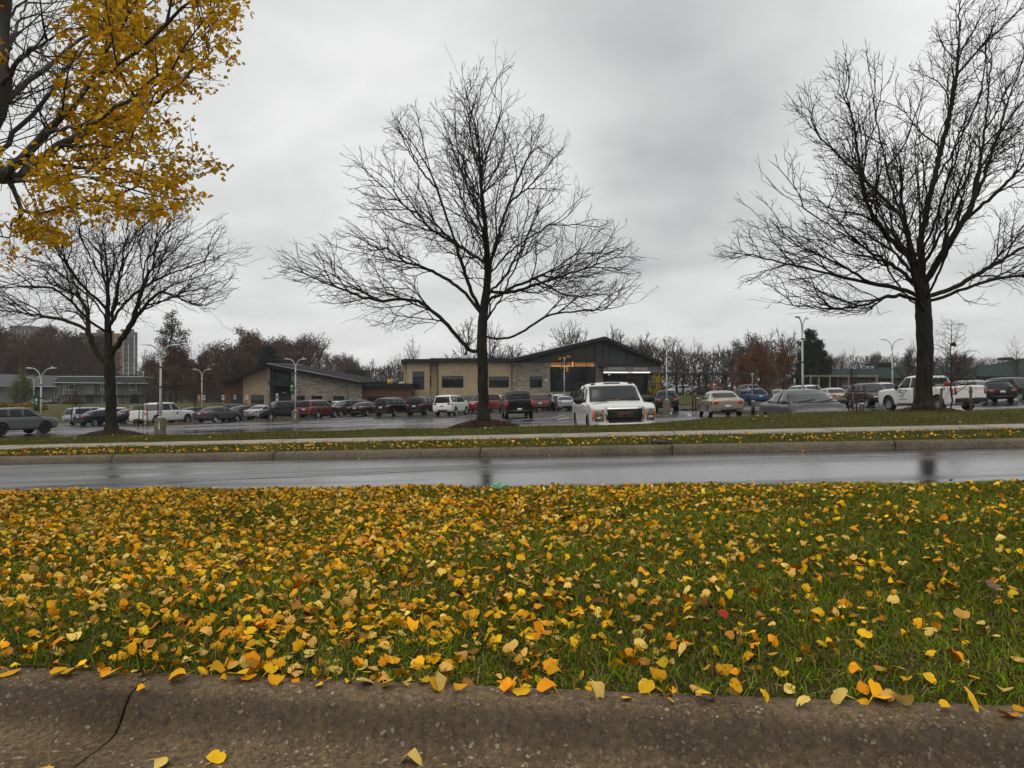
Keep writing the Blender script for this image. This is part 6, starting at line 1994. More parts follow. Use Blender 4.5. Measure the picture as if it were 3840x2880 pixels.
M_YEL = pmat('yellow_paint', (.62, .42, .06), .5)
M_SIDING = pmat('grey_siding', (.135, .145, .140), .7, spec=.25, var=.06, vscale=.8, bump=.25, bscale=3, stretch=(.02, .02, 5))
M_SHINGLE = pmat('grey_shingle', (.085, .092, .096), .9, spec=.2, var=.16, vscale=2.5, stretch=(1, 1, 4))
M_SHINGLED = pmat('green_grey_shingle', (.034, .043, .043), .9, spec=.05, var=.16, vscale=2.5, stretch=(1, 1, 4))
def seam_mat(name, col, pitch=.5):
    m = pmat(name, col, .8, spec=.06, metal=.0)
    nt, N, L, b = nodes_of(m)
    tc = N('ShaderNodeTexCoord'); sp = N('ShaderNodeSeparateXYZ'); L(tc.outputs['Object'], sp.inputs[0])
    n = tex_noise(N, L, tc.outputs['Object'], .6, 4, .6)
    L(mixc(N, L, n, tuple(c * .7 for c in col), tuple(c * 1.3 for c in col)), b.inputs['Base Color'])
    return m
M_GREENROOF = seam_mat('green_metal_roof', (.030, .050, .045))
M_TAN = pmat('tan_wall', (.22, .19, .15), .8, var=.08, vscale=1)

def finish(root):
    """give the children the root's frame: they were built in world coordinates"""
    o = root.location.copy()
    for ch in root.children:
        ch.location = ch.location - o
    return root
def fac(name, poly, Y, d, mat, parent, mi=None):
    """a slab whose outline is measured on the photograph, standing at distance Y, d metres deep"""
    pts = [P(px, py, Y) for px, py in poly]
    return prism(name, [(p.x, p.z) for p in pts], d, mat, parent, Matrix.Translation((0, Y, 0)))
def rect(x0, y0, x1, y1): return [(x0, y0), (x1, y0), (x1, y1), (x0, y1)]
def window(x0, y0, x1, y1, Y, parent, mull=(), rails=(), proud=.05, frame=M_DKMETAL, glass=M_GLASSB, fw=1.2, name='window', sill=None):
    """frame standing proud of the wall at Y, pane inside it"""
    fr = bmesh.new()
    def seg(a, b, c, d_):
        pts = [P(*q, Y - proud) for q in rect(a, b, c, d_)]
        add_prism(fr, [(p.x, p.z) for p in pts], proud + .06, Matrix.Translation((0, Y - proud, 0)))
    seg(x0, y0, x1, y0 + fw); seg(x0, y1 - fw, x1, y1); seg(x0, y0 + fw, x0 + fw, y1 - fw); seg(x1 - fw, y0 + fw, x1, y1 - fw)
    for m in mull: seg(m - fw * .4, y0 + fw, m + fw * .4, y1 - fw)
    bmesh.ops.recalc_face_normals(fr, faces=fr.faces[:])
    root = fac(name, rect(x0 + fw * .5, y0 + fw * .5, x1 - fw * .5, y1 - fw * .5), Y - proud * .55, .03, glass, parent)
    fo = obj_from_bm('frame', fr, frame, root)
    for k, r_ in enumerate(rails):
        fac('blind', rect(x0 + fw, y0 + fw, x1 - fw, r_), Y - proud * .55 - .006, .004, M_BLIND, root)
    return root
M_BLIND = pmat('blind', (.055, .060, .062), .6)

def admin():
    Y = 100.0
    b = P(2000, 1484, Y); root = empty('community_hall', (b.x, Y, b.z))
    tag(root, 'stone and glass hall with dark gable, warm lit windows and a flat tan wing', 'building')
    # flat roofed wing
    fac('brick_wall', rect(1505, 1352, 1526, 1500), Y + 1.2, 10, M_BUFF, root)
    fac('brick_wall', rect(1526, 1352, 1611, 1500), Y + .4, 12, M_BUFF, root)
    fac('brick_wall', rect(1611.5, 1352, 1641, 1500), Y + 1.0, 11, M_BUFF, root)
    fac('brick_wall', rect(1641.5, 1352, 1921, 1500), Y + .2, 12, M_BUFF, root)
    fac('roof_edge', [(1503, 1353), (1503, 1348), (1521, 1346), (1612, 1346), (1612, 1360), (1526, 1360), (1503, 1362)], Y - .1, 13, M_DKMETAL, root)
    fac('roof_edge', rect(1612.4, 1343, 1926, 1358), Y - .35, 13, M_DKMETAL, root)
    fac('downpipe', rect(1639.5, 1357, 1642.5, 1498), Y - .02, .12, M_DKMETAL, root)
    fac('downpipe', rect(1918, 1357, 1921, 1482), Y - .05, .12, M_DKMETAL, root)
    window(1547, 1393, 1590.5, 1460, Y + .4, root, rails=(1412,))
    window(1507, 1395, 1511, 1434, Y + 1.2, root, fw=.5)
    window(1611.8, 1411, 1616, 1452, Y + 1.0, root, fw=.5)
    window(1657, 1410, 1737.5, 1453, Y + .2, root, mull=(1717,), rails=(1422,))
    window(1833, 1412, 1908, 1453, Y + .2, root, mull=(1846,), rails=(1426,))
    # gable: solid walls, from left to right
    gy = Y
    fac('stone_wall', [(1921, 1359), (2063, 1359), (2063, 1484), (1921, 1484)], gy, 14, M_STONE, root)
    window(1987, 1412, 2033, 1453, gy, root, mull=(2013,), rails=(1424,))
    fac('utility_box', rect(2044, 1422, 2053, 1429), gy - .12, .10, M_WHITEP, root)
    # roof profile of the gable, lower edge of the fascia
    def soff(px): return float(np.interp(px, [1911, 2270, 2488], [1357, 1278, 1366]))
    fac('upper_panel', [(1935, 1358.6), (1935, soff(1935) + 1), (2063, soff(2063) + 3), (2063, 1358.6)], gy + .25, 1, M_PANELG, root)
    for px in (1986, 2031): fac('mullion', rect(px - .8, soff(px) + 2, px + .8, 1358.4), gy + .12, .12, M_DKMETAL, root)
    fac('sloping_rail', [(1975, 1353), (2063, 1330), (2063, 1332.4), (1975, 1355)], gy + .12, .12, M_DKMETAL, root)
    fac('wall_cap', rect(1921, 1357.2, 2063, 1359.6), gy - .06, .3, M_DKMETAL, root)
    # tall glazed bay, panes one by one
    g = gy + .35
    xs_ = [2064, 2106, 2142, 2152, 2199, 2231]
    for a, c in zip(xs_[:-1], xs_[1:]):
        fac('warm_pane', [(a + .8, 1358.2), (a + .8, max(soff(a) + 12, 1290)), (c - .8, max(soff(c) + 12, 1290)), (c - .8, 1358.2)], g, .05, M_WARM, root)
        fac('upper_pane', [(a + .8, max(soff(a) + 10.6, 1288)), (a + .8, soff(a) + 2), (c - .8, soff(c) + 2), (c - .8, max(soff(c) + 10.6, 1288))], g, .05, M_PANELG, root)
        fac('cove_pane', rect(a + .8, 1360, c - .8, 1371), g, .05, M_COVES, root)
        fac('cove_light', rect(a + .8, 1371.2, c - .8, 1374.6 - (2 if a > 2150 else 0)), g, .05, M_COVE, root)
        fac('window_pane', rect(a + .8, 1375.2, c - .8, 1403), g, .05, M_GLASSB, root)
        fac('window_pane', rect(a + .8, 1404.4, c - .8, 1468), g, .05, M_GLASSB, root)
    mb = bmesh.new()
    for px, w in ((2063.5, 1.0), (2106, .7), (2142, 1.2), (2153, 1.2), (2199, .8), (2232, 1.6)):
        pts = [P(*q, g - .1) for q in rect(px - w, soff(px) + 2, px + w, 1470)]
        add_prism(mb, [(p.x, p.z) for p in pts], .14, Matrix.Translation((0, g - .1, 0)))
    for py in (1359.2, 1403.7):
        pts = [P(*q, g - .06) for q in rect(2064, py - .5, 2232, py + .5)]
        add_prism(mb, [(p.x, p.z) for p in pts], .08, Matrix.Translation((0, g - .06, 0)))
    bmesh.ops.recalc_face_normals(mb, faces=mb.faces[:])
    obj_from_bm('curtain_wall_frame', mb, M_DKMETAL, root)
    fac('hanging_lamp', rect(2144.5, 1357, 2150, 1375), g - .16, .05, M_COVE, root)
    fac('stone_plinth', rect(2063, 1470, 2233, 1490), gy - .1, 1, M_STONE, root)
    for (a_, y_, c_, z_), m_ in (((2094, 1340, 2105, 1349), M_COVES), ((2124, 1333, 2141, 1340), M_COVES), ((2122, 1376.5, 2131, 1393), M_COVES), ((2111, 1360.5, 2128, 1370), M_TEAL), ((2103, 1375, 2105, 1385), M_COVES)):
        fac('bay_panel', rect(a_, y_, c_, z_), g - .02, .012, m_, root)  # small coloured panels laid just in front of the panes
    # right hand part: spandrel panels, beam, stone portal with the name
    fac('upper_panel', [(2233, 1361), (2233, soff(2233) + 2), (2270, 1281), (2462, 1357), (2462, 1361)], gy + .25, 1, M_PANELG, root)
    for px in (2260, 2286, 2349, 2387, 2424): fac('mullion', rect(px - .8, soff(px) + 2, px + .8, 1360.6), gy + .12, .12, M_DKMETAL, root)
    fac('sloping_rail', [(2260, 1291), (2286, 1300), (2462, 1361), (2462, 1358.5), (2286, 1297.6), (2260, 1288.6)], gy + .12, .12, M_DKMETAL, root)
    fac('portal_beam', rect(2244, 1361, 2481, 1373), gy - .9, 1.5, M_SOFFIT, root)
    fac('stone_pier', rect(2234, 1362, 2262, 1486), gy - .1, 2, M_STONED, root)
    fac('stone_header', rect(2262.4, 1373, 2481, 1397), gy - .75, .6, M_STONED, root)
    fac('led_strip', rect(2264, 1394.5, 2438, 1398.6), gy - .98, .15, M_LEDW, root)
    fac('canopy_edge', rect(2262.5, 1398.8, 2481, 1404), gy - 1.0, 1.2, M_DKMETAL, root)
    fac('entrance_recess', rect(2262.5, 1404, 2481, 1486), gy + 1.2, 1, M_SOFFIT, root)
    for a, c in ((2290, 2332), (2334, 2378), (2382, 2408), (2410, 2430)):
        fac('door_pane', rect(a, 1408, c, 1482), gy + 1.1, .05, M_GLASSB, root)
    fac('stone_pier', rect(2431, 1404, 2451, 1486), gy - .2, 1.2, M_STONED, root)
    fac('dark_wall', rect(2451.4, 1404, 2481, 1486), gy + .4, 4, M_DKMETAL, root)
    fac('spot_lamp', [(2281, 1406), (2288, 1406), (2287, 1402.6), (2283, 1402)], gy - .6, .2, M_LEDW, root)
    # name on the header, raised metal letters
    p0 = P(2280, 1383, gy - .76)
    w = (2426 - 2280) / F * gy
    cu = text_curve('ADMINISTRATION BUILDING', .48, .03, .004, 'LEFT')
    M = Matrix.Translation(p0 - Vector((0, .05, 0))) @ Matrix(((1, 0, 0, 0), (0, 0, -1, 0), (0, 1, 0, 0), (0, 0, 0, 1)))
    o = text_mesh(cu, M_SILVL, 'lettering', root, M)
    k = w / (max(v.co.x for v in o.data.vertices)); o.scale = (k, 1, 1)
    # roof: two planes with dark fascia, standing past the wall
    rb = bmesh.new()
    y0, y1 = Y - 1.6, Y + 16
    def pl(a, c):
        pa, pc = P(*a, y0), P(*c, y0); th = .42
        q = [Vector((pa.x, y0, pa.z)), Vector((pc.x, y0, pc.z)), Vector((pc.x, y0, pc.z - th)), Vector((pa.x, y0, pa.z - th))]
        q2 = [v + Vector((0, y1 - y0, 0)) for v in q]
        A = [rb.verts.new(v) for v in q]; B = [rb.verts.new(v) for v in q2]
        rb.faces.new(A); rb.faces.new(B[::-1])
        for i in range(4): rb.faces.new((A[(i + 1) % 4], A[i], B[i], B[(i + 1) % 4]))
    pl((1911, 1347), (2270, 1262)); pl((2270.3, 1262), (2484, 1354))
    bmesh.ops.recalc_face_normals(rb, faces=rb.faces[:])
    obj_from_bm('roof', rb, M_DKMETAL, root)
    tube('roof_flashing', [P(1911, 1345.5, y0 - .03), P(2268, 1261, y0 - .03)], .035, M_SILV, root, 5)
    for px, py in ((1937, 1338), (1958, 1334), (2040, 1313), (2060, 1308), (2155, 1286)):
        q = P(px, py + 2, Y + 6); tube('roof_vent', [q - Vector((0, 0, .6)), q + Vector((0, 0, .2))], .05, M_SILV, root, 6)
    # rooftop unit with yellow rail on the flat wing
    fac('rooftop_unit', rect(1728, 1331, 1752, 1344), Y + 5, 1.4, M_WHITEP, root)
    for px in (1718, 1724, 1755, 1761): tube('yellow_rail', [P(px, 1345, Y + 4.5), P(px, 1337, Y + 4.5)], .035, M_YEL, root, 5)
    tube('yellow_rail', [P(1717, 1338, Y + 4.5), P(1727, 1338, Y + 4.5)], .035, M_YEL, root, 5)
    tube('yellow_rail', [P(1753, 1338, Y + 4.5), P(1762, 1338, Y + 4.5)], .035, M_YEL, root, 5)
    return finish(root)
M_TEAL = pmat('teal_panel', (.05, .12, .14), .4)
M_SILVL = pmat('sign_letters', (.50, .50, .50), .35, metal=.3)
admin()

def wing():
    Y = 95.0
    b = P(1000, 1512, Y); root = empty('gabled_wing', (b.x, Y, b.z))
    tag(root, 'low gabled wing of tan brick and stone with a dark lopsided roof, left of centre', 'building')
    fac('brown_wall', [(843, 1438), (911, 1418), (911, 1518), (843, 1518)], Y + .6, 9, M_WOODP, root)
    fac('brick_wall', [(911.3, 1417), (1002, 1380), (1002, 1518), (911.3, 1518)], Y + .3, 9, M_BUFF, root)
    fac('stone_pier', [(1002.3, 1380), (1011, 1378), (1011, 1518), (1002.3, 1518)], Y - .3, 2, M_STONE, root)
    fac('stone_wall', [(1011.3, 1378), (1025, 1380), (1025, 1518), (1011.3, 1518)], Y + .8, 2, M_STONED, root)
    fac('gable_panel', [(1025.3, 1381), (1091, 1396), (1091, 1432), (1025.3, 1432)], Y + 1.1, 2, M_DKMETAL, root)
    for q in ([(1027, 1395), (1041, 1398), (1041, 1427), (1027, 1427)], [(1043, 1398.6), (1083, 1407), (1083, 1427), (1043, 1427)]):
        fac('gable_window', q, Y + 1.0, .05, M_PANELG, root)
    fac('canopy', [(1006, 1430), (1091, 1430), (1090, 1448), (1010, 1448), (1010, 1441), (1006, 1441)], Y - .6, 1.7, M_DKMETAL, root)
    fac('entrance_panel', rect(1025.3, 1448, 1091, 1518), Y + 1.2, 1, M_DKMETAL, root)
    for a, c in ((1030, 1045), (1047, 1066), (1068, 1087)): fac('door', rect(a, 1480, c, 1510), Y + 1.12, .05, M_GLASSB, root)
    p0 = P(1058, 1473, Y + 1.15)
    o = text_mesh(text_curve('3701', .30, .02, .006, 'LEFT'), M_WHITEP, 'house_number', root, Matrix.Translation(p0 - Vector((0, .05, 0))) @ Matrix(((1, 0, 0, 0), (0, 0, -1, 0), (0, 1, 0, 0), (0, 0, 0, 1))))
    fac('stone_wall', [(1091.4, 1396), (1353, 1440), (1353, 1518), (1091.4, 1518)], Y, 10, M_STONE, root)
    window(868, 1480, 910, 1514, Y + .6, root, mull=(889,))
    window(941, 1481, 989, 1514, Y + .3, root, mull=(975,), rails=(1500,))
    window(1112, 1484, 1143, 1520, Y, root, mull=(1127,))
    window(1168, 1484, 1208.5, 1500, Y, root, mull=(1188,))
    window(1250, 1485, 1291, 1500, Y, root, mull=(1270,))
    fac('stone_link_wall', rect(1353.3, 1452, 1353.9, 1518), Y + .5, 1, M_STONE, root)
    # roof slabs
    rb = bmesh.new()
    def slab(front, back, th=.35):
        A = [P(*q) for q in front]; B = [P(*q) for q in back]
        v = [rb.verts.new(p) for p in (A[0], A[1], B[1], B[0])]; w = [rb.verts.new(p - Vector((0, 0, th))) for p in (A[0], A[1], B[1], B[0])]
        rb.faces.new(v); rb.faces.new(w[::-1])
        for i in range(4): rb.faces.new((v[i], w[i], w[(i + 1) % 4], v[(i + 1) % 4]))
    y0 = Y - 1.0
    slab([(829, 1430, y0), (901, 1409, y0)], [(842, 1428, Y + 12), (905, 1408, Y + 12)])
    slab([(901.4, 1408.6, y0), (1000, 1364, y0)], [(905.4, 1408, Y + 12), (1010, 1366, Y + 12)])
    slab([(1000.5, 1364, y0), (1353, 1433, y0)], [(1136, 1368, Y + 15), (1460, 1430, Y + 15)])
    bmesh.ops.recalc_face_normals(rb, faces=rb.faces[:])
    obj_from_bm('roof', rb, M_ROOFDK, root)
    tube('roof_flashing', [P(1000, 1363.2, y0 - .03), P(1353, 1432, y0 - .03)], .035, M_SILV, root, 5)
    tube('roof_flashing', [P(1000, 1363, y0), P(1136, 1367.4, Y + 14.9)], .03, M_SILV, root, 5)
    fac('roof_penthouse', rect(1295, 1388, 1369, 1430), Y + 22, 4, M_DKMETAL, root)
    # flat link
    fac('link_roof', rect(1335, 1438, 1542, 1451.6), Y + .6, 10, M_DKMETAL, root)
    fac('link_wall', rect(1354, 1451.6, 1540, 1518), Y + 1.2, 8, M_WOODP, root)
    window(1378, 1486, 1447, 1510, Y + 1.2, root, mull=(1412,))
    for px, t in ((1454, 1421), (1458.5, 1424), (1463, 1425), (1469.5, 1419)): tube('yellow_vent', [P(px, 1442, Y + 5), P(px, t, Y + 5)], .07, M_YEL, root, 6)
    tube('yellow_vent', [P(1457, 1438, Y + 5), P(1462, 1421, Y + 5)], .06, M_YEL, root, 6)
    fac('rooftop_unit', rect(1496, 1431, 1514, 1440), Y + 6, 1, M_WHITEP, root)
    return finish(root)
wing()

def grey_house():
    Y = 150.0
    b = P(380, 1515, Y); root = empty('two_storey_house', (b.x, Y, b.z))
    tag(root, 'grey two storey house with white trimmed windows behind the left tree', 'house')
    fac('upper_wall', rect(218, 1434, 545, 1481), Y, 10, M_SIDING, root)
    fac('bay', rect(317, 1434, 355, 1480), Y - .5, .49, M_SIDING, root)
    fac('lower_wall', rect(224, 1481.4, 545, 1520), Y + 1.0, 9, M_SIDING, root)
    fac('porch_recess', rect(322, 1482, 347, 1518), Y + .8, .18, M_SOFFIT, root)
    rb = bmesh.new()
    a = [P(203, 1434, Y - 1.2), P(553, 1438, Y - 1.2), P(553, 1438, Y + 11), P(203, 1434, Y + 11)]
    t = [P(218, 1412, Y + 1.8), P(538, 1414, Y + 1.8), P(538, 1414, Y + 8), P(218, 1412, Y + 8)]
    va = [rb.verts.new(p) for p in a]; vt = [rb.verts.new(p) for p in t]
    rb.faces.new(va[::-1]); rb.faces.new(vt)
    for i in range(4): rb.faces.new((va[i], va[(i + 1) % 4], vt[(i + 1) % 4], vt[i]))
    bmesh.ops.recalc_face_normals(rb, faces=rb.faces[:])
    obj_from_bm('roof', rb, M_SHINGLED, root)
    fac('roof_cap', [(217, 1412.4), (217, 1410), (539, 1411.4), (539, 1413.8)], Y + 1.7, 6.4, M_WHITEP, root)
    fac('gutter', [(203, 1435.6), (203, 1433.4), (553, 1436.4), (553, 1438.6)], Y - 1.4, .2, M_WHITEP, root)
    for px in (239, 437.5): fac('downpipe', rect(px - .9, 1436, px + .9, 1481), Y - .12, .1, M_WHITEP, root)
    for px in (244, 441): fac('downpipe', rect(px - .7, 1482, px + .7, 1514), Y + .88, .1, M_WHITEP, root)
    for a_, c, m in ((245, 293, (257, 280)), (378, 402, (387,)), (483, 512.5, (491, 505))):
        window(a_, 1439.5, c, 1463.5, Y, root, mull=m, frame=M_WHITEP, fw=2.2, proud=.10)
    for a_, c in ((253, 268), (383, 398)):
        window(a_, 1486, c, 1511, Y + 1.0, root, frame=M_WHITEP, fw=1.6, proud=.10)
    return finish(root)
grey_house()
def bungalow():
    Y = 158.0
    b = P(110, 1495, Y); root = empty('bungalow', (b.x, Y, b.z))
    tag(root, 'low grey bungalow with a wide shingled roof left of the two storey house', 'house')
    fac('wall', rect(4, 1447, 218, 1505), Y, 10, M_SIDING, root)
    fac('wall', rect(-80, 1452, 50, 1510), Y - 4, 3.9, M_SIDING, root)
    rb = bmesh.new()
    def hip(e, t):
        va = [rb.verts.new(P(*q)) for q in e]; vt = [rb.verts.new(P(*q)) for q in t]
        rb.faces.new(va[::-1]); rb.faces.new(vt)
        for i in range(4): rb.faces.new((va[i], va[(i + 1) % 4], vt[(i + 1) % 4], vt[i]))
    hip([(60, 1448, Y - 1.2), (224, 1449, Y - 1.2), (224, 1449, Y + 12), (60, 1448, Y + 12)], [(60, 1404, Y + 6), (216, 1409, Y + 6), (216, 1409, Y + 6.2), (60, 1404, Y + 6.2)])
    hip([(-90, 1450, Y - 5.2), (62, 1450, Y - 5.2), (62, 1450, Y + 8), (-90, 1450, Y + 8)], [(-60, 1426, Y - .5), (40, 1424, Y - .5), (60, 1404, Y + 6), (-70, 1404, Y + 6)])
    bmesh.ops.recalc_face_normals(rb, faces=rb.faces[:])
    obj_from_bm('roof', rb, M_SHINGLE, root)
    fac('gutter', rect(60, 1448, 224, 1450), Y - 1.4, .18, M_WHITEP, root)
    for a_, c in ((13, 28), (30, 45)): window(a_, 1448.6 + 1, c, 1459, Y - 4, root, frame=M_WHITEP, fw=1.6, proud=.1)
    window(204, 1452, 219, 1491, Y, root, mull=(212,), frame=M_WHITEP, fw=1.5, proud=.12, name='glazed_door')
    fac('awning', [(86, 1458), (90, 1450), (122, 1450), (126, 1458)], Y - 2, 2, pmat('awning_blue', (.018, .028, .05), .7), root)
    fac('chimney', rect(127, 1396, 135, 1412), Y + 5, 1, M_SOFFIT, root)
    return finish(root)
bungalow()

def towers():
    Y = 400.0
    M_TB = pmat('tower_brick', (.23, .125, .065), .85, var=.12, vscale=.12)
    M_TG = pmat('tower_concrete', (.135, .122, .105), .85, var=.15, vscale=.1)
    b = P(430, 1470, Y); root = empty('apartment_tower', (b.x, Y, b.z))
    tag(root, 'brown brick apartment tower with a glazed stair column rising behind the left tree', 'tower')
    fac('wall', rect(300, 1248, 395, 1480), Y + 6, 20, M_TG, root)
    fac('wall', rect(340, 1254, 419, 1480), Y + 2, 3.9, M_TG, root)
    fac('brick_wall', rect(419.5, 1250, 457, 1480), Y, 16, M_TB, root)
    fac('stair_wall', rect(457.3, 1245, 507, 1480), Y + 1, 2.5, M_TG, root)
    fac('roof_block', rect(362, 1236, 400, 1248), Y + 8, 8, M_TG, root)
    fac('roof_block', rect(452, 1234, 498, 1245), Y + 1.5, 1.5, M_TG, root)
    for k in range(10):
        y = 1262 + k * 19.6
        window(440, y, 450, y + 9, Y, root, fw=.7, proud=.3)
        for a_, c in ((464, 480), (483, 500)):
            window(a_, y + 2, c, y + 19, Y + 1, root, frame=M_WHITEP if k > 4 else M_TAN, fw=.7, proud=.4, glass=M_PANELG)
        if k < 7:
            for a_ in (352, 372, 392): window(a_, y, a_ + 9, y + 8, Y + 2, root, fw=.6, proud=.3)
    fac('white_rib', rect(481, 1290, 482.6, 1480), Y + .3, .4, M_WHITEP, root)
    fac('white_rib', rect(460, 1250, 462, 1480), Y + .3, .4, M_WHITEP, root)
    fac('white_rib', rect(502.5, 1256, 504.5, 1480), Y + .3, .4, M_WHITEP, root)
    finish(root)
    Y = 430.0
    b = P(80, 1470, Y); root = empty('apartment_tower', (b.x, Y, b.z))
    tag(root, 'pale concrete apartment block whose top shows above the red oaks at far left', 'tower')
    fac('wall', rect(36, 1221, 116, 1480), Y, 20, M_TG, root)
    fac('wall', rect(-60, 1250, 35.6, 1480), Y + 4, 16, M_TG, root)
    fac('wall', rect(116.4, 1262, 310, 1480), Y + 6, 14, M_TG, root)
    for r_ in range(3):
        for k in range(7): window(44 + k * 10, 1240 + r_ * 18, 51 + k * 10, 1252 + r_ * 18, Y, root, fw=.6, proud=.3, frame=M_WHITEP)
    finish(root)
towers()

def seams(bm, a, b, c, d, n, r=.05):
    """standing seams between bottom edge a-b and top edge d-c"""
    for i in range(n + 1):
        t = i / n
        add_tube(bm, [a.lerp(b, t), d.lerp(c, t)], r, 4, cap=False)
def green_building():
    Y = 150.0
    b = P(3400, 1440, Y); root = empty('clubhouse', (b.x, Y, b.z))
    tag(root, 'long low building with a green standing seam mansard roof on the right', 'building')
    fac('wall', rect(3000, 1418, 3680, 1462), Y + 3, 20, M_TAN, root)
    fac('wall', rect(3660, 1410, 4100, 1462), Y + .5, 22, M_TAN, root)
    for k in range(9):
        px = 3060 + k * 62; window(px, 1424, px + 34, 1448, Y + 3, root, mull=(px + 17,), fw=1)
    for k in range(6):
        px = 3690 + k * 60; window(px, 1416, px + 34, 1445, Y + .5, root, mull=(px + 17,), fw=1)
    rb = bmesh.new(); sb = bmesh.new()
    def plane(x0, x1, yb, yt, Yb, Yt, n, slant=0):
        A, B, C_, D = P(x0, yb, Yb), P(x1, yb, Yb), P(x1 - slant * 0, yt, Yt), P(x0 + slant, yt, Yt)
        v = [rb.verts.new(p) for p in (A, B, C_, D)]; w = [rb.verts.new(p + Vector((0, .4, -.3))) for p in (A, B, C_, D)]
        rb.faces.new(v); rb.faces.new(w[::-1])
        for i in range(4): rb.faces.new((v[i], w[i], w[(i + 1) % 4], v[(i + 1) % 4]))
        seams(sb, A, B, C_, D, n)
    plane(2990, 3294, 1416, 1383, Y + 1, Y + 5, 34)
    plane(3294.5, 3660, 1418, 1378, Y + 1, Y + 6, 42)
    plane(3660.5, 4100, 1412, 1370, Y - 1, Y + 5, 44)
    fac('roof_screen', rect(3294, 1360, 3351, 1395), Y + 7, 6, M_GREENROOF, root)
    sc = bmesh.new()
    for k in range(9):
        p0, p1 = P(3294, 1362 + k * 3.8, Y + 6.95), P(3351, 1362 + k * 3.8, Y + 6.95)
        add_tube(sc, [p0, p1], .06, 4)
    obj_from_bm('screen_rib', sc, M_ROOFDK, root)
    fac('rooftop_unit', rect(3352, 1360, 3361, 1386), Y + 7.5, 3, M_WHITEP, root)
    fac('rooftop_unit', rect(3361.5, 1359, 3388, 1385), Y + 8, 4, M_SIDING, root)
    for px in (3249, 3268): fac('roof_vent', [(px, 1372), (px + 10, 1372), (px + 8, 1382), (px + 2, 1382)], Y + 6, 1, M_SILV, root)
    # hipped roof at the right edge
    A = [P(3700, 1372, Y + 12), P(4200, 1372, Y + 12), P(4200, 1372, Y + 34), P(3700, 1372, Y + 34)]
    T = [P(3830, 1345, Y + 20), P(4080, 1345, Y + 20), P(4080, 1345, Y + 26), P(3830, 1345, Y + 26)]
    va = [rb.verts.new(p) for p in A]; vt = [rb.verts.new(p) for p in T]
    rb.faces.new(va[::-1]); rb.faces.new(vt)
    for i in range(4): rb.faces.new((va[i], va[(i + 1) % 4], vt[(i + 1) % 4], vt[i]))
    seams(sb, A[0], A[1], T[1], T[0], 40, .06)
    bmesh.ops.recalc_face_normals(rb, faces=rb.faces[:])
    obj_from_bm('roof', rb, M_GREENROOF, root); o_ = obj_from_bm('roof_seams', sb, M_SILV2, root); o_['kind'] = 'stuff'
    fac('chimney', rect(3765, 1340, 3800, 1350), Y + 22, 2, M_SOFFIT, root)
    return finish(root)
M_SILV2 = pmat('seam_metal', (.010, .018, .016), .7, spec=.1)
green_building()

def walkways():
    Y = 101.0
    M_WK = pmat('walkway_steel', (.020, .018, .017), .5)
    b = P(2660, 1485, Y); root = empty('covered_walkway', (b.x, Y, b.z))
    tag(root, 'dark flat roofed walkway on square posts running right from the hall', 'walkway')
    fac('roof', rect(2440, 1398, 2770, 1405), Y - 1.5, 3.6, M_WK, root)
    fac('roof', rect(2770.5, 1397, 2830, 1402), Y, 3, M_WK, root)
    for px, w in ((2538, 8), (2562, 7), (2622, 8), (2648, 8), (2723, 10), (2777, 8)):
        fac('post', rect(px - w / 2, 1402, px + w / 2, 1487), Y + random.uniform(-.6, .6), .3, M_WK, root)
    finish(root)
    Y = 120.0
    b = P(3160, 1460, Y); root = empty('covered_walkway', (b.x, Y, b.z))
    tag(root, 'pale beamed walkway on thin posts in front of the green roof', 'walkway')
    fac('beam', rect(3036, 1406.5, 3295, 1412.5), Y, 2.5, M_TAN, root)
    for px in (3041, 3071, 3113, 3144, 3183, 3216, 3262, 3289):
        fac('post', rect(px - 2.6, 1412, px + 2.6, 1470), Y + (0 if px % 2 else 2), .25, M_TAN, root)
    finish(root)
walkways()
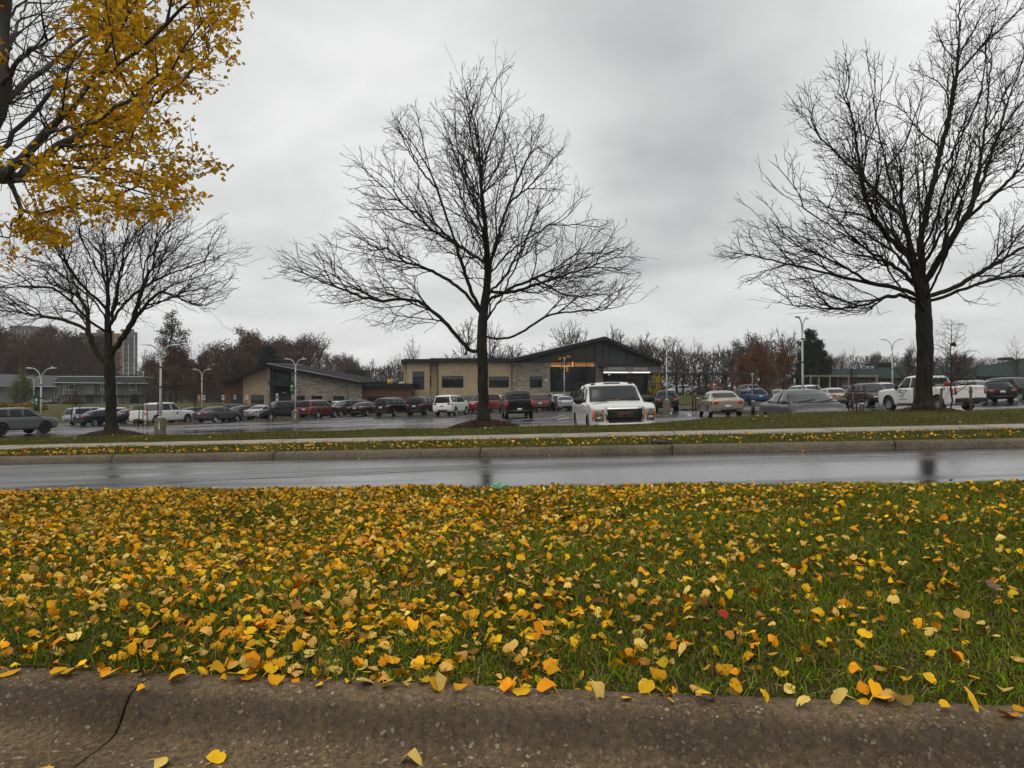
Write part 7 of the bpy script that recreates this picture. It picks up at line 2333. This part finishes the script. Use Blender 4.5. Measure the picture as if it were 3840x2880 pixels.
# ------------------------------------------------------------------ lamps, signs, bollards, stakes, small things
M_POLE = pmat('lamp_paint', (.42, .43, .43), .45, var=.10, vscale=3)
M_POLEB = pmat('black_pole', (.012, .012, .012), .5)
M_BASE = pmat('lamp_base_concrete', (.15, .125, .09), .85, var=.3, vscale=4, bump=.4, bscale=20)
M_HEADL = pmat('lamp_head', (.50, .52, .53), .35, var=.1, vscale=5)
M_BAND = pmat('pole_band', (.02, .02, .02), .5)
M_BGREEN = pmat('banner_green', (.045, .24, .06), .6, var=.12, vscale=2)
M_BYEL = pmat('banner_yellow', (.58, .34, .02), .6, var=.12, vscale=2)
M_BTAN = pmat('banner_tan', (.45, .33, .16), .6, var=.12, vscale=2)
M_BWHITE = pmat('banner_white', (.72, .73, .70), .6)
def lamp(px, base_py, top_py, Y, span_px, label, concrete=True, rz=0.0, banner=None, thin=False, sensor=True):
    x = (px - 1920) / F * Y
    zt = CAMZ - (top_py - 1490) / F * Y
    zb = far_ground_z(x, Y)
    h = zt - zb
    root = empty('street_lamp', (x, Y, zb), rz)
    tag(root, label, 'street lamp', 'twin arm lamps in the parking lot')
    hb = .0
    if concrete:
        hb = .92; bm = bmesh.new()
        bmesh.ops.create_cone(bm, cap_ends=True, segments=24, radius1=.30, radius2=.29, depth=hb + .3)
        for v in bm.verts: v.co.z += (hb - .3) / 2
        bmesh.ops.bevel(bm, geom=[e for e in bm.edges if e.verts[0].co.z > .5 and e.verts[1].co.z > .5], offset=.02, segments=2, affect='EDGES')
        b_ = obj_from_bm('concrete_base', bm, M_BASE, root)
        ch = bmesh.new()
        v = [ch.verts.new(q) for q in ((.02, -.301, .28), (.11, -.288, .30), (.10, -.290, .62), (.06, -.300, .78), (.03, -.302, .52))]
        ch.faces.new(v); obj_from_bm('chipped_patch', ch, M_WHITEP, b_)
    s = span_px / 2 / F * Y
    zj = h - .50 * s * 1.6
    bm = bmesh.new()
    bmesh.ops.create_cone(bm, cap_ends=True, segments=12, radius1=.14, radius2=.12, depth=.10)
    for v in bm.verts: v.co.z += hb + .05
    add_tube(bm, [(0, 0, hb), (0, 0, hb + 1), (0, 0, zj)], [.068, .062, .050], 10)
    pole = obj_from_bm('pole', bm, M_POLE, root)
    bb = bmesh.new()
    for z in (hb + (zj - hb) * .52, hb + (zj - hb) * .86): add_tube(bb, [(0, 0, z), (0, 0, z + .08)], .075, 10)
    obj_from_bm('pole_band', bb, M_BAND, pole)
    for sg in (-1, 1):
        pts = [(sg * .02, 0, zj - .05)]
        for t in np.linspace(0, 1, 9):
            a = t * math.pi / 2
            pts.append((sg * (.03 + (s * .62) * (1 - math.cos(a))), 0, zj + (h - zj - .03) * math.sin(a)))
        arm = tube('lamp_arm', pts, [.042] * 4 + [.036] * (len(pts) - 4), M_POLE, root, 8)
        hbm = bmesh.new()
        add_box(hbm, (0, 0, 0), (s * .42, .26, .085))
        for v in hbm.verts:
            if v.co.x * sg > 0: v.co.y *= .75; v.co.z *= .5
            if v.co.z > 0: v.co.y *= .7; v.co.x *= .95
        bmesh.ops.bevel(hbm, geom=hbm.edges[:], offset=.015, segments=2, affect='EDGES')
        hd = obj_from_bm('lamp_head', hbm, M_HEADL, arm); hd.location = (sg * s * .80, 0, h - .02)
        hd.rotation_euler = (0, -.06 * sg, 0)
        if sg > 0 and sensor:
            tube('light_sensor', [(s * .70, 0, h + .02), (s * .70, 0, h + .12)], .03, M_WHITEP, hd, 8).location = (-s * .80, 0, -h + .02)
    if banner:
        mat, zc, side, wb, hb2 = banner
        bn = bmesh.new()
        n = 8
        for i in range(n):
            pass
        g = [[None] * (n + 1) for _ in range(3)]
        for i in range(3):
            for j in range(n + 1):
                xx = side * (.09 + wb * i / 2); zz = zc + hb2 / 2 - hb2 * j / n
                yy = -.02 + .03 * math.sin(i * 1.5 + j * .6)
                g[i][j] = bn.verts.new((xx, yy, zz))
        fs = []
        for i in range(2):
            for j in range(n): fs.append(bn.faces.new((g[i][j], g[i + 1][j], g[i + 1][j + 1], g[i][j + 1])))
        bmesh.ops.solidify(bn, geom=fs, thickness=.008)
        for f in bn.faces: f.smooth = True
        bo = obj_from_bm('banner', bn, mat, root)
        bo['label'] = {'banner_green': 'green banner with a white round emblem', 'banner_yellow': 'yellow banner with a white emblem', 'banner_tan': 'tan banner seen edge on'}[mat.name]
        em = bmesh.new(); cx = side * (.09 + wb / 2)
        for k in range(1):
            ring = []
            for q in range(20):
                a = 2 * math.pi * q / 20; ring.append(em.verts.new((cx + wb * .25 * math.cos(a), -.065, zc + hb2 * .17 + wb * .25 * math.sin(a))))
            em.faces.new(ring[::-1])
        obj_from_bm('emblem', em, M_BWHITE, bo)
        sw = bmesh.new()
        pts = [(cx + wb * .15 * math.cos(a), -.069, zc + hb2 * .17 + wb * .15 * math.sin(a)) for a in np.linspace(.6, 5.2, 9)] + [(cx + wb * .02, -.069, zc + hb2 * .17 - .01)]
        add_tube(sw, pts, wb * .028, 4); obj_from_bm('emblem_swirl', sw, mat, bo)
        tx = bmesh.new()
        for r_, (w1, hh) in enumerate(((.68, .035), (.5, .03))):
            z = zc - hb2 * .10 - r_ * .07
            k = 7 - r_ * 2
            for q in range(k):
                add_box(tx, (cx + wb * w1 * ((q + .5) / k - .5), -.064, z), (wb * w1 / k * .62, .004, hh))
        obj_from_bm('small_lettering', tx, M_BWHITE, bo)
        for z in (zc + hb2 / 2 + .01, zc - hb2 / 2 - .01):
            tube('banner_bracket', [(0, -.02, z), (side * (.09 + wb), -.02, z)], .014, M_BAND, bo, 6)
    return root
lamp(602, 1628, 1291, 43.0, 146, 'twin arm lamp on a tall chipped concrete base, nearest on the left')
lamp(154, 1560, 1379, 54, 115, 'twin arm lamp with a green banner above the matt grey SUV', banner=(M_BGREEN, 2.15, -1, .42, .78))
lamp(127, 1540, 1414, 112, 56, 'small far lamp just left of the one with the green banner')
lamp(757, 1572, 1384, 84, 70, 'far twin arm lamp with a yellow banner behind the mid grey sedan', banner=(M_BYEL, 2.35, -1, .40, .95))
lamp(1108, 1582, 1345, 63.5, 83, 'twin arm lamp with a green banner beside the dark red boxy SUV', banner=(M_BGREEN, 2.75, -1, .38, .95))
lamp(2116, 1490, 1342, 86, 64, 'lamp seen end on in front of the lit glass of the hall', rz=R(80), banner=(M_BTAN, 2.6, -1, .36, .95))
lamp(2500, 1546, 1275, 58.5, 84, 'lamp seen nearly end on beside the black crossover', rz=R(62))
lamp(3010, 1560, 1190, 43.5, 118, 'tall twin arm lamp rising behind the roof of the grey compact sedan', rz=R(48))
lamp(3347, 1508, 1272, 70, 90, 'twin arm lamp against the sky left of the right tree trunk')
# two thin black poles
for px, top, base, Y, lab in ((593, 1382, 1500, 60, 'thin black pole beside the nearest concrete based lamp'), (2883, 1279, 1500, 78, 'thin black pole in front of the orange leaved tree'),
                              (802, 1480, 1530, 90, 'thin black post on the grass slope left of the gabled wing')):
    x = (px - 1920) / F * Y; zb = far_ground_z(x, Y); zt = CAMZ - (top - 1490) / F * Y
    root = tube('black_pole', [(0, 0, 0), (0, 0, zt - zb)], [.05, .04], M_POLEB); root.location = (x, Y, zb)
    tag(root, lab, 'pole')
    if px > 2000: tube('side_arm', [(0, 0, zt - zb - .15), (.55, 0, zt - zb - .1)], .03, M_POLEB, root, 6)

# accessible parking signs
M_SIGNW = pmat('sign_white', (.62, .64, .64), .5); M_SIGNB = pmat('sign_blue', (.02, .05, .13), .5); M_POST = pmat('galvanised', (.22, .22, .22), .5, metal=.4)
M_SIGNR = pmat('sign_red', (.45, .03, .02), .5)
def small_sign(px, top, bot, Y, label, w=.30, blue=True, ground=None, post=M_POST):
    x = (px - 1920) / F * Y; zb = far_ground_z(x, Y); zt = CAMZ - (top - 1490) / F * Y; zl = CAMZ - (bot - 1490) / F * Y
    root = empty('sign_post', (x, Y, zb)); tag(root, label, 'sign', 'small signs along the parking rows')
    tube('post', [(0, .03, 0), (0, .03, zt - zb)], .03, post, root, 6)
    pl = box('sign_plate', (0, 0, (zt + zl) / 2 - zb), (w, .012, zt - zl), M_SIGNW, root)
    h = zt - zl; zc = (zt + zl) / 2 - zb
    if blue:
        # wheelchair figure: head, body, wheel
        sb = bmesh.new()
        zf = zc + h * .05
        add_box(sb, (0, -.009, zf), (w * .66, .004, h * .50))
        pn = obj_from_bm('symbol_panel', sb, M_SIGNB, pl)
        fb = bmesh.new(); s = w * .2
        add_tube(fb, [(-s * .2, -.013, zf + s * .75), (-s * .1, -.013, zf + s * .1), (s * .55, -.013, zf + s * .05), (s * .8, -.013, zf - s * .6)], s * .13, 4)
        add_tube(fb, [(s * .55 * math.cos(a), -.013, zf - s * .35 + s * .55 * math.sin(a)) for a in np.linspace(2.0, 6.2, 9)], s * .10, 4)
        add_box(fb, (-s * .2, -.013, zf + s * 1.0), (s * .32, .004, s * .32))
        obj_from_bm('wheelchair_symbol', fb, M_SIGNW, pn)
    else:
        tb = bmesh.new()
        for k in range(4): add_box(tb, (0, -.009, zc + h * (.32 - .2 * k)), (w * (.62 if k % 2 else .72), .004, h * .07))
        obj_from_bm('small_lettering', tb, M_SIGNR if px < 1000 else M_BAND, pl)
    return root
small_sign(765, 1482, 1499, 92, 'accessible parking sign just right of the yellow banner lamp')
small_sign(836.6, 1482, 1499, 92, 'accessible parking sign at the left corner of the brown wall')
small_sign(880.7, 1481, 1498, 92, 'accessible parking sign in front of the brown wall window')
small_sign(926.6, 1482, 1498, 92, 'white sign with red lettering in front of the tan brick wall', blue=False, post=M_BAND)
small_sign(1039, 1476, 1504, 92, 'taller accessible parking sign in front of the wing entrance')
small_sign(2755, 1449, 1459, 98, 'small white sign on a thin post left of the blue crossover', blue=False)
small_sign(2822, 1400, 1406, 60, 'tiny white sign on a post above the blue crossover', w=.2, blue=False)
small_sign(2980, 1419, 1434, 90, 'pair of narrow white plates left of the white SUV', w=.18, blue=False)

# brown directory sign with round emblem
def directory_sign():
    Y = 94.0
    a, b = P(2663, 1434, Y), P(2703, 1474, Y); zg = far_ground_z((a.x + b.x) / 2, Y)
    cx = (a.x + b.x) / 2; root = empty('directory_sign', (cx, Y, zg))
    tag(root, 'brown directory sign with a white round emblem and lines of lettering', 'sign')
    M_SB = pmat('sign_brown', (.15, .040, .022), .6)
    w = b.x - a.x; zt = a.z - zg; zb = b.z - zg
    bd = box('board', (0, 0, (zt + zb) / 2), (w, .10, zt - zb), M_SB, root)
    box('frame', (0, .09, zb / 2 + .05), (w * .9, .06, zb + .1), M_SB, root)
    bm = bmesh.new(); ring = [bm.verts.new((-w * .14 + .15 * math.cos(q), -.056, zt - .28 + .15 * math.sin(q))) for q in np.linspace(0, 2 * math.pi, 19)[:-1]]
    bm.faces.new(ring[::-1]); obj_from_bm('emblem', bm, M_WHITEP, bd)
    for s_, x_, z_, sz in (('H', .06, zt - .28, .22), ('ADMINISTRATION', -.50, zt - .62, .125), ('OFFICES', -.32, zt - .84, .11), ('PARKING', -.32, zt - 1.02, .11), ('LIBRARY', -.32, zt - 1.18, .11)):
        text_mesh(text_curve(s_, sz, .004, .002, 'LEFT'), M_WHITEP, 'lettering', bd, Matrix.Translation((x_, -.06, z_)) @ Matrix(((1, 0, 0, 0), (0, 0, -1, 0), (0, 1, 0, 0), (0, 0, 0, 1))))
directory_sign()

# bollards
def bollard(px, top, base, Y, label):
    x = (px - 1920) / F * Y; zb = CAMZ - (base - 1490) / F * Y; zt = CAMZ - (top - 1490) / F * Y
    root = empty('bollard', (x, Y, zb)); tag(root, label, 'bollard', 'black bollards with a light band')
    r = .10
    tube('post', [(0, 0, -.4), (0, 0, zt - zb - .22)], r, M_POLEB, root, 14)
    tube('light_band', [(0, 0, zt - zb - .22), (0, 0, zt - zb - .12)], r * .85, M_WHITEP, root, 14)
    tube('cap', [(0, 0, zt - zb - .12), (0, 0, zt - zb)], r, M_POLEB, root, 14)
bollard(2824, 1493, 1531, 42, 'black bollard with light band between beige sedan and grey compact')
bollard(3231, 1497, 1552, 30, 'black bollard with light band left of the right tree mound')
# wooden stakes round young trees
M_STAKE = pmat('stake_wood', (.085, .068, .048), .85, var=.3, vscale=9)
def stake(px, top, base, Y, label, r=.03, mat=None, grp='stakes beside the young trees', lean=0.0):
    x = (px - 1920) / F * Y; zb = CAMZ - (base - 1490) / F * Y; zt = CAMZ - (top - 1490) / F * Y
    o = tube('tree_stake', [(0, 0, -.5), (lean * .5, 0, (zt - zb) * .5), (lean, 0, zt - zb)], r, mat or M_STAKE); o.location = (x, Y, zb)
    tag(o, label, 'stake', grp)
stake(3524, 1456, 1545, 27, 'wooden stake leaning left of the nest tree', .045, lean=.07)
stake(3640, 1450, 1556, 27, 'wooden stake right of the nest tree, in front of the tailgate', .045)
stake(3428, 1452, 1540, 26, 'thin stake just left of the right tree trunk', .035)
stake(3211, 1456, 1540, 32, 'thin dark stake left of the black bollard', .03, M_POLEB)
stake(3181, 1455, 1532, 45, 'dark stake beside the champagne sedan tail lamp', .035, M_POLEB)
stake(3199, 1470, 1536, 44, 'thick dark stake behind the champagne sedan', .06)
stake(2597, 1472, 1527, 60, 'left dark post in front of the sapling pair', .05, M_POLEB)
stake(2609, 1478, 1524, 60, 'right dark post in front of the sapling pair', .05, M_POLEB)
stake(2894, 1465, 1485, 60, 'short dark post right of the blue crossover', .05, M_POLEB)
stake(268, 1520, 1560, 70, 'leaning dark stake left of the reddish sapling', .04, M_POLEB, lean=.1)
stake(300, 1520, 1552, 72, 'dark stake right of the reddish sapling', .04, M_POLEB)
for i, (px, ln) in enumerate(((1003, .22), (1024, -.22), (520, .1), (537, 0), (553, 0))):
    stake(px, 1508 if px > 900 else 1525, 1560 if px > 900 else 1585, 60 if px > 900 else 62,
          ('left leaning stake of the sapling on the island', 'right leaning stake of the sapling on the island', 'left stake in front of the ladder rack pickup', 'middle stake in front of the ladder rack pickup', 'right stake in front of the ladder rack pickup')[i], .04, M_POLEB, lean=ln)

# yellow hedge, shrubs and golf carts by the bungalow
def shrub(px0, px1, top, base, Y, pal, label, n=900, size=.10, cat='shrub'):
    rng = np.random.default_rng(int(px0) + 900)
    x0, x1 = (px0 - 1920) / F * Y, (px1 - 1920) / F * Y
    zb = CAMZ - (base - 1490) / F * Y; zt = CAMZ - (top - 1490) / F * Y
    w = (x1 - x0) / 2; A = rng.normal(0, 1, (n, 3)); A /= np.linalg.norm(A, axis=1, keepdims=True); A *= rng.random((n, 1)) ** .25
    A[:, 2] = np.abs(A[:, 2])
    A *= (1 + .18 * np.sin(A[:, :1] * 9) * np.cos(A[:, 1:2] * 7))
    A = A * np.array([w, w * .7 if w < 2 else 1.2, zt - zb])
    vs, fs, cc = cards(A, n * 3, size, pal, rng, .05)
    o = obj_from_np('shrub', vs, fs, M_CARD, colors=cc); o.location = ((x0 + x1) / 2, Y, zb)
    return tag(o, label, cat)
YH = [(.32, .20, .02), (.24, .15, .02), (.38, .26, .03), (.14, .11, .02)]
shrub(-60, 60, 1511, 1526, 100, YH, 'yellow hedge at the left edge above the grey SUV')
shrub(68, 128, 1511, 1528, 100, YH, 'yellow hedge left of the green banner lamp')
shrub(130, 176, 1514, 1531, 98, YH, 'short yellow hedge right of the green banner lamp')
shrub(232, 318, 1497, 1520, 135, [(.09, .055, .022), (.06, .045, .02), (.11, .07, .03)], 'brown shrub bed in front of the grey two storey house')
shrub(490, 520, 1480, 1510, 140, GRN, 'round dark shrub at the right end of the grey house')
shrub(2432, 2455, 1452, 1482, 93, [(.03, .045, .015), (.05, .06, .02)], 'low green shrub at the foot of the small yellow tree')
shrub(1890, 1960, 1466, 1490, 96, [(.035, .028, .022), (.05, .04, .03)], 'dark twiggy shrub at the foot of the stone wall')
def golf_cart(px, base, Y, label, rz):
    x = (px - 1920) / F * Y; zb = far_ground_z(x, Y)
    root = empty('golf_cart', (x, Y, zb), rz); tag(root, label, 'golf cart')
    b = bmesh.new(); add_box(b, (0, 0, .45), (2.3, 1.1, .28)); add_box(b, (.95, 0, .70), (.4, 1.05, .30)); add_box(b, (-.55, 0, .72), (.8, 1.05, .30))
    bmesh.ops.bevel(b, geom=b.edges[:], offset=.05, segments=2, affect='EDGES'); obj_from_bm('body', b, PAINT['silver'], root)
    b = bmesh.new(); add_box(b, (-.35, 0, .92), (.5, 1.0, .10)); add_box(b, (-.62, 0, 1.12), (.10, 1.0, .35)); obj_from_bm('seat', b, M_SOFFIT, root)
    b = bmesh.new(); add_box(b, (-.05, 0, 1.85), (1.7, 1.1, .06)); bmesh.ops.bevel(b, geom=b.edges[:], offset=.02, segments=1, affect='EDGES'); obj_from_bm('canopy', b, PAINT['darkgrey'], root)
    b = bmesh.new()
    for s in (1, -1):
        add_tube(b, [(.95, s * .5, .8), (.72, s * .5, 1.83)], .022, 5); add_tube(b, [(-.85, s * .5, .8), (-.80, s * .5, 1.83)], .022, 5)
    obj_from_bm('canopy_frame', b, M_POLEB, root)
    for xw in (.8, -.8):
        for s in (1, -1):
            w = bmesh.new(); lathe(w, [(.02, -.09), (.22, -.09), (.24, -.06), (.24, .06), (.22, .09), (.02, .09)], 16); o = obj_from_bm('wheel', w, M_TYRE, root); o.location = (xw, s * .5, .24)
golf_cart(173, 1499, 146, 'light golf cart parked by the bungalow door', .2)
golf_cart(141, 1499, 147, 'golf cart half hidden behind the green banner lamp', .1)
# kerbed islands in the lot with thin grass
def island(px0, px1, py, Y, d, label):
    x0, x1 = (px0 - 1920) / F * Y, (px1 - 1920) / F * Y
    xs = np.linspace(x0, x1, 14); n = len(xs)
    bm = bmesh.new(); top = []
    pts = [(x, Y - d / 2 + .25 * abs(i / (n - 1) * 2 - 1) ** 4) for i, x in enumerate(xs)] + [(x, Y + d / 2) for x in xs[::-1]]
    t = [bm.verts.new((x, y, float(ground_lot(x, y)) + .14)) for x, y in pts]; b = [bm.verts.new((x, y, float(ground_lot(x, y)) - .1)) for x, y in pts]
    bm.faces.new(t)
    for i in range(len(pts)): bm.faces.new((t[i], b[i], b[(i + 1) % len(pts)], t[(i + 1) % len(pts)]))
    bmesh.ops.recalc_face_normals(bm, faces=bm.faces[:])
    o = obj_from_bm('lot_island', bm, M_CURB_FAR); o['kind'] = 'structure'
    bm = bmesh.new(); c = Vector((sum(p[0] for p in pts) / len(pts), sum(p[1] for p in pts) / len(pts), 0))
    t = []
    for x, y in pts:
        q = c + (Vector((x, y, 0)) - c) * .965; t.append(bm.verts.new((q.x, c.y + (y - c.y) * .90, float(ground_lot(x, y)) + .17)))
    bm.faces.new(t); o = obj_from_bm('island_grass', bm, M_FIELD); o['kind'] = 'structure'
island(940, 1140, 1559, 69, 2.6, ''); island(430, 740, 1583, 66, 1.6, ''); island(2560, 2640, 1530, 62, 3.0, ''); island(2690, 2850, 1541, 50, 4.0, '')
island(2560, 2720, 1500, 88, 5.0, ''); island(3140, 3260, 1545, 36, 3.0, '')
# ------------------------------------------------------------------ damp air over the lot and the woods
def haze():
    bm = bmesh.new(); add_box(bm, (0, 430, 27), (2400, 1000, 70))
    m = bpy.data.materials.new('haze'); m.use_nodes = True
    nt = m.node_tree; nt.nodes.clear()
    o = nt.nodes.new('ShaderNodeOutputMaterial'); v = nt.nodes.new('ShaderNodeVolumePrincipled')
    v.inputs['Color'].default_value = (.86, .88, .90, 1); v.inputs['Density'].default_value = .00032; v.inputs['Anisotropy'].default_value = .2
    nt.links.new(v.outputs[0], o.inputs['Volume'])
    ob = obj_from_bm('haze', bm, m); ob['kind'] = 'stuff'
haze()
